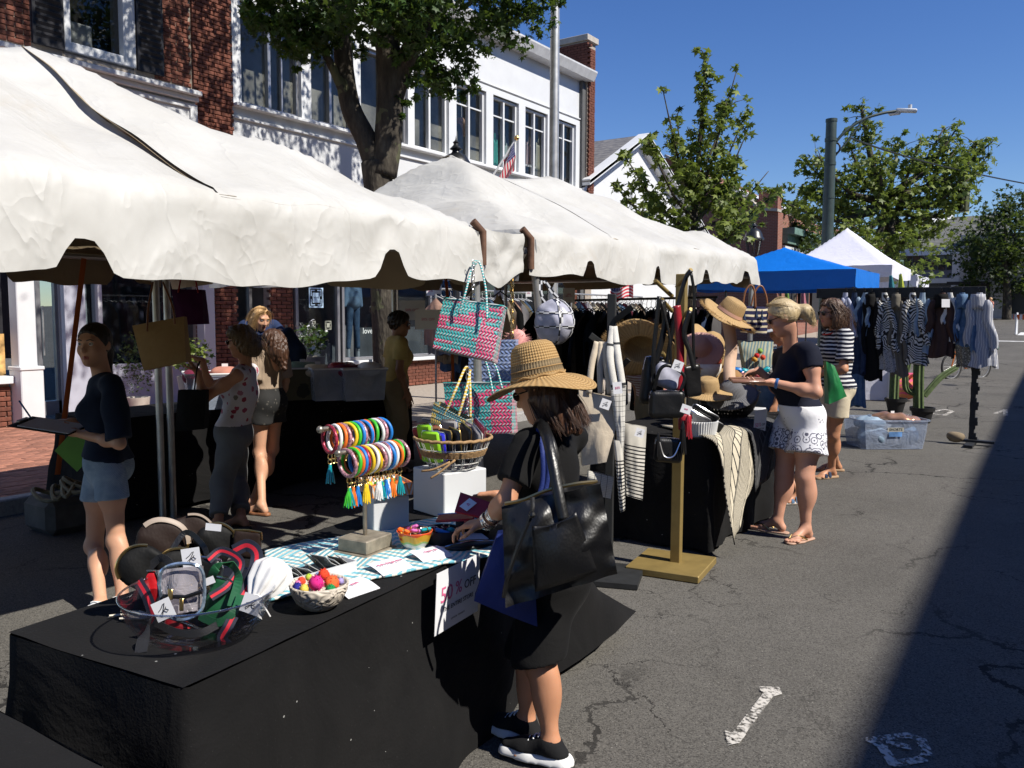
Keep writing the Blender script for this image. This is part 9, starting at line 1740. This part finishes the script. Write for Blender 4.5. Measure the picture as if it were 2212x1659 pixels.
# ---- cactus, pink bag and white table beyond the rack
M_CAC = mat('cactus_green',(.10,.14,.055),.7,var=.3,vs=14); M_SPINE = mat('cactus_spine',(.45,.40,.25),.8)
def cactus_col(b, pts, r, n=8):
 pp = bez([Vector(p) for p in pts],6); k = len(pp); m = n*2
 for i, p in enumerate(pp):
  tn = (pp[min(i+1,k-1)]-pp[max(i-1,0)]).normalized(); M_ = frame(tn,(1,.2,0)); rr = r*(1-.75*max(0,(i/(k-1)-.88)/.12)**2)
  for j in range(m): a = math.pi*j/n; q = rr*(1.12 if j%2 == 0 else .8); b.V.append(tuple(p+M_@Vector((q*math.cos(a),q*math.sin(a),0)))); b.uv.append((0,0))
 o = len(b.V)-k*m; fs = [(o+i*m+j,o+i*m+(j+1)%m,o+(i+1)*m+(j+1)%m,o+(i+1)*m+j) for i in range(k-1) for j in range(m)]+[tuple(o+(k-1)*m+j for j in range(m))]; b.F += fs; b.mi += [0]*len(fs); return pp
for (u, v, dC, cols, lb) in ((1991,916,12.0,([(1984,882),(1984,820),(1986,765)],[(1976,850),(1958,840),(1955,815),(1954,785)],[(1996,855),(2032,815),(2072,790)]),'three armed cactus in a black pot behind the milky tub'),(1934,893,12.6,([(1930,880),(1934,800),(1944,740)],[(1940,815),(1958,800),(1964,770)]),'tall ribbed cactus in a black pot behind the jackets')):
 p = gp(u,v-3); t = thing('cactus',lb,'cactus',p); b = MB(); b.lathe([(.115,.0),(.155,.18),(.175,.18),(.18,.235),(.165,.235),(.15,.2),(.0,.2)],20,p); b.build('pot',mat('black_pot',(.015,.015,.016),.6),t); dd = depth(p)
 for k, cl in enumerate(cols):
  b = MB(); pp = cactus_col(b,[dp(x,y,dd+.02*k) for x, y in cl],.068 if k == 0 else .042); b.build('stem' if k == 0 else 'arm',M_CAC,t,smooth=False)
p = gp(1935,867); t = thing('beach_bag','pink and orange patterned round beach bag standing on the road','bag',p+Vector((0,.2,.25))); sdf_obj('body',[ell((0,0,0),(.40,.26,.25),.02),cap((-.28,0,.2),(.28,0,.2),.09,.09,.05)],m_stripes('pink_ikat',(.62,.10,.20),(.60,.22,.10),11,.6,2,.03),.02,t,Matrix.Translation(p+Vector((0,.2,.25)))); b = MB(); b.tube(bez([p+Vector((.2,.1,.45)),p+Vector((.3,.0,.5)),p+Vector((.36,0,.25))],6),.03,6); b.build('tassel',mat('coral_cord',(.6,.1,.08),.8),t)
p = gp(1885,868); drape = thing('white_table','white cloth covered table beyond the plank rack','table',p); b = MB(); b.box(p+Vector((-.45,.5,.37)),(1.3,.9,.74),rz=R(20),bev=.02); b.build('cloth',M_WTENT,drape,smooth=False); b = MB(); b.box(gp(1923,868)+Vector((0,.02,.3)),(.09,.09,.6),bev=.01); b.build('leg',M_WHITE,drape,smooth=False)
# ---- bicycle
M_TYRE = mat('tyre',(.03,.03,.03),.8); wA, wB = gp(2054,822), gp(2136,800); dB_ = (_rh*.92+_fh*.38).normalized(); t = thing('bicycle','bicycle with a green helmet parked behind the plank rack','bicycle',(wA+wB)/2); UPV = Vector((0,0,1)); wB = wA+dB_*1.05
for w0 in (wA,wB):
 c = w0+UPV*.35; b = MB(); b.tube([c+dB_*.33*math.cos(a)+UPV*.33*math.sin(a) for a in np.linspace(0,6.283,36,endpoint=False)],.028,8,closed=True); wh = b.build('wheel',M_TYRE,t,smooth='all'); b = MB(); b.tube([c+dB_*.295*math.cos(a)+UPV*.295*math.sin(a) for a in np.linspace(0,6.283,36,endpoint=False)],.012,6,closed=True)
 for k in range(16): b.tube([c,c+dB_*.29*math.cos(k*.393)+UPV*.29*math.sin(k*.393)],.003,4)
 b.build('rim',M_STEEL,wh)
A1 = lambda x, z: wA+dB_*x+UPV*z
b = MB()
for p_, q_ in ((A1(0,.35),A1(.18,.95)),(A1(.14,.82),A1(.62,.62)),(A1(.10,.68),A1(.48,.30)),(A1(.48,.30),A1(.66,.86)),(A1(.48,.30),A1(1.05,.35)),(A1(.62,.66),A1(1.05,.35))): b.tube([p_,q_],.02,7)
b.build('frame',mat('orange_frame',(.45,.14,.03),.35),t); b = MB(); b.tube(bez([A1(.18,.95)+_rh*.0,A1(.2,1.02)],3),.016,6); sd = Vector((-dB_.y,dB_.x,0)); b.tube(bez([A1(.28,1.04)+sd*.32,A1(.2,1.04)+sd*.15,A1(.2,1.04)-sd*.15,A1(.28,1.04)-sd*.32],5),.014,6); b.build('handlebar',M_IRON,t); b = MB(); b.ball(A1(.68,.92),.13,10,(1,.6,.35)); b.build('saddle',M_IRON,t); b = MB(); b.box(A1(.95,.78),(.4,.2,.03),rz=math.atan2(dB_.y,dB_.x)); b.build('rack',M_IRON,t)
c = dp(2143,752,18.6); t = thing('helmet','green cycle helmet hanging at the bicycle behind the striped jacket','helmet',c); sdf_obj('shell',[ell((0,0,0),(.13,.16,.12),.01,cut=[((0,0,-.04),(0,0,-1))])]+[dict(cap((x,-.2,.09),(x,.2,.09),.02),op='sub') for x in(-.06,0,.06)],mat('green_helmet',(.03,.09,.06),.3),.012,t,Matrix.Translation(c)); b = MB(); b.tube([c+Vector((-.1,0,-.04)),c+Vector((0,-.05,-.2)),c+Vector((.1,0,-.04))],.008,5); b.build('strap',M_IRON,t)
# ---- barricade at the far right
p = dp(2196,706,40); p.z = gz(p.y); t = thing('barricade','white A frame barricade with an orange striped board at the far right','barricade',p)
for x in (0,1.3):
 for s in(-1,1): b = MB(); q = p+Vector((x,.0,0)); b.tube([q+Vector((0,s*.3,0)),q+Vector((0,s*.02,1.05))],.045,4); b.build('leg',M_WHITE,t,smooth=False)
b = MB(); b.grid(lambda i,j: p+Vector((-.15+1.7*i,-.1,.72+.24*j)),1,1); b.build('board',m_stripes('orange_white_board',(.62,.6,.58),(.6,.12,.03),4.5,.5,0,0),t,smooth=False,solid=.03)
# scarves hanging under the far canopies
for k, (u, v0, v1, cl, nm) in enumerate(((1823,628,665,(.3,.35,.08),'olive'),(1735,625,670,(.6,.25,.3),'pink and white'),(1925,595,625,(.08,.3,.35),'teal'),(1946,592,625,(.55,.6,.1),'lime'),(1700,628,668,(.25,.4,.1),'green'),(1868,600,625,(.6,.5,.1),'yellow'))):
 p = PD(u,v0,21); q = PD(u+2,v1,21); t = thing('scarf',f'{nm} scarf hanging under the far canopies','scarf',p); b = MB(); b.grid(lambda i,j: p.lerp(q,j)+VR*((i-.5)*(.06+.12*j))+_fh*.05*math.sin(i*9),8,5); b.build('cloth',m_fab(f'{nm.replace(" ","_")}_silk',cl),t,smooth='all',solid=.01); b = MB(); b.ball(p,.02,6); b.build('clip',M_STEEL,t)
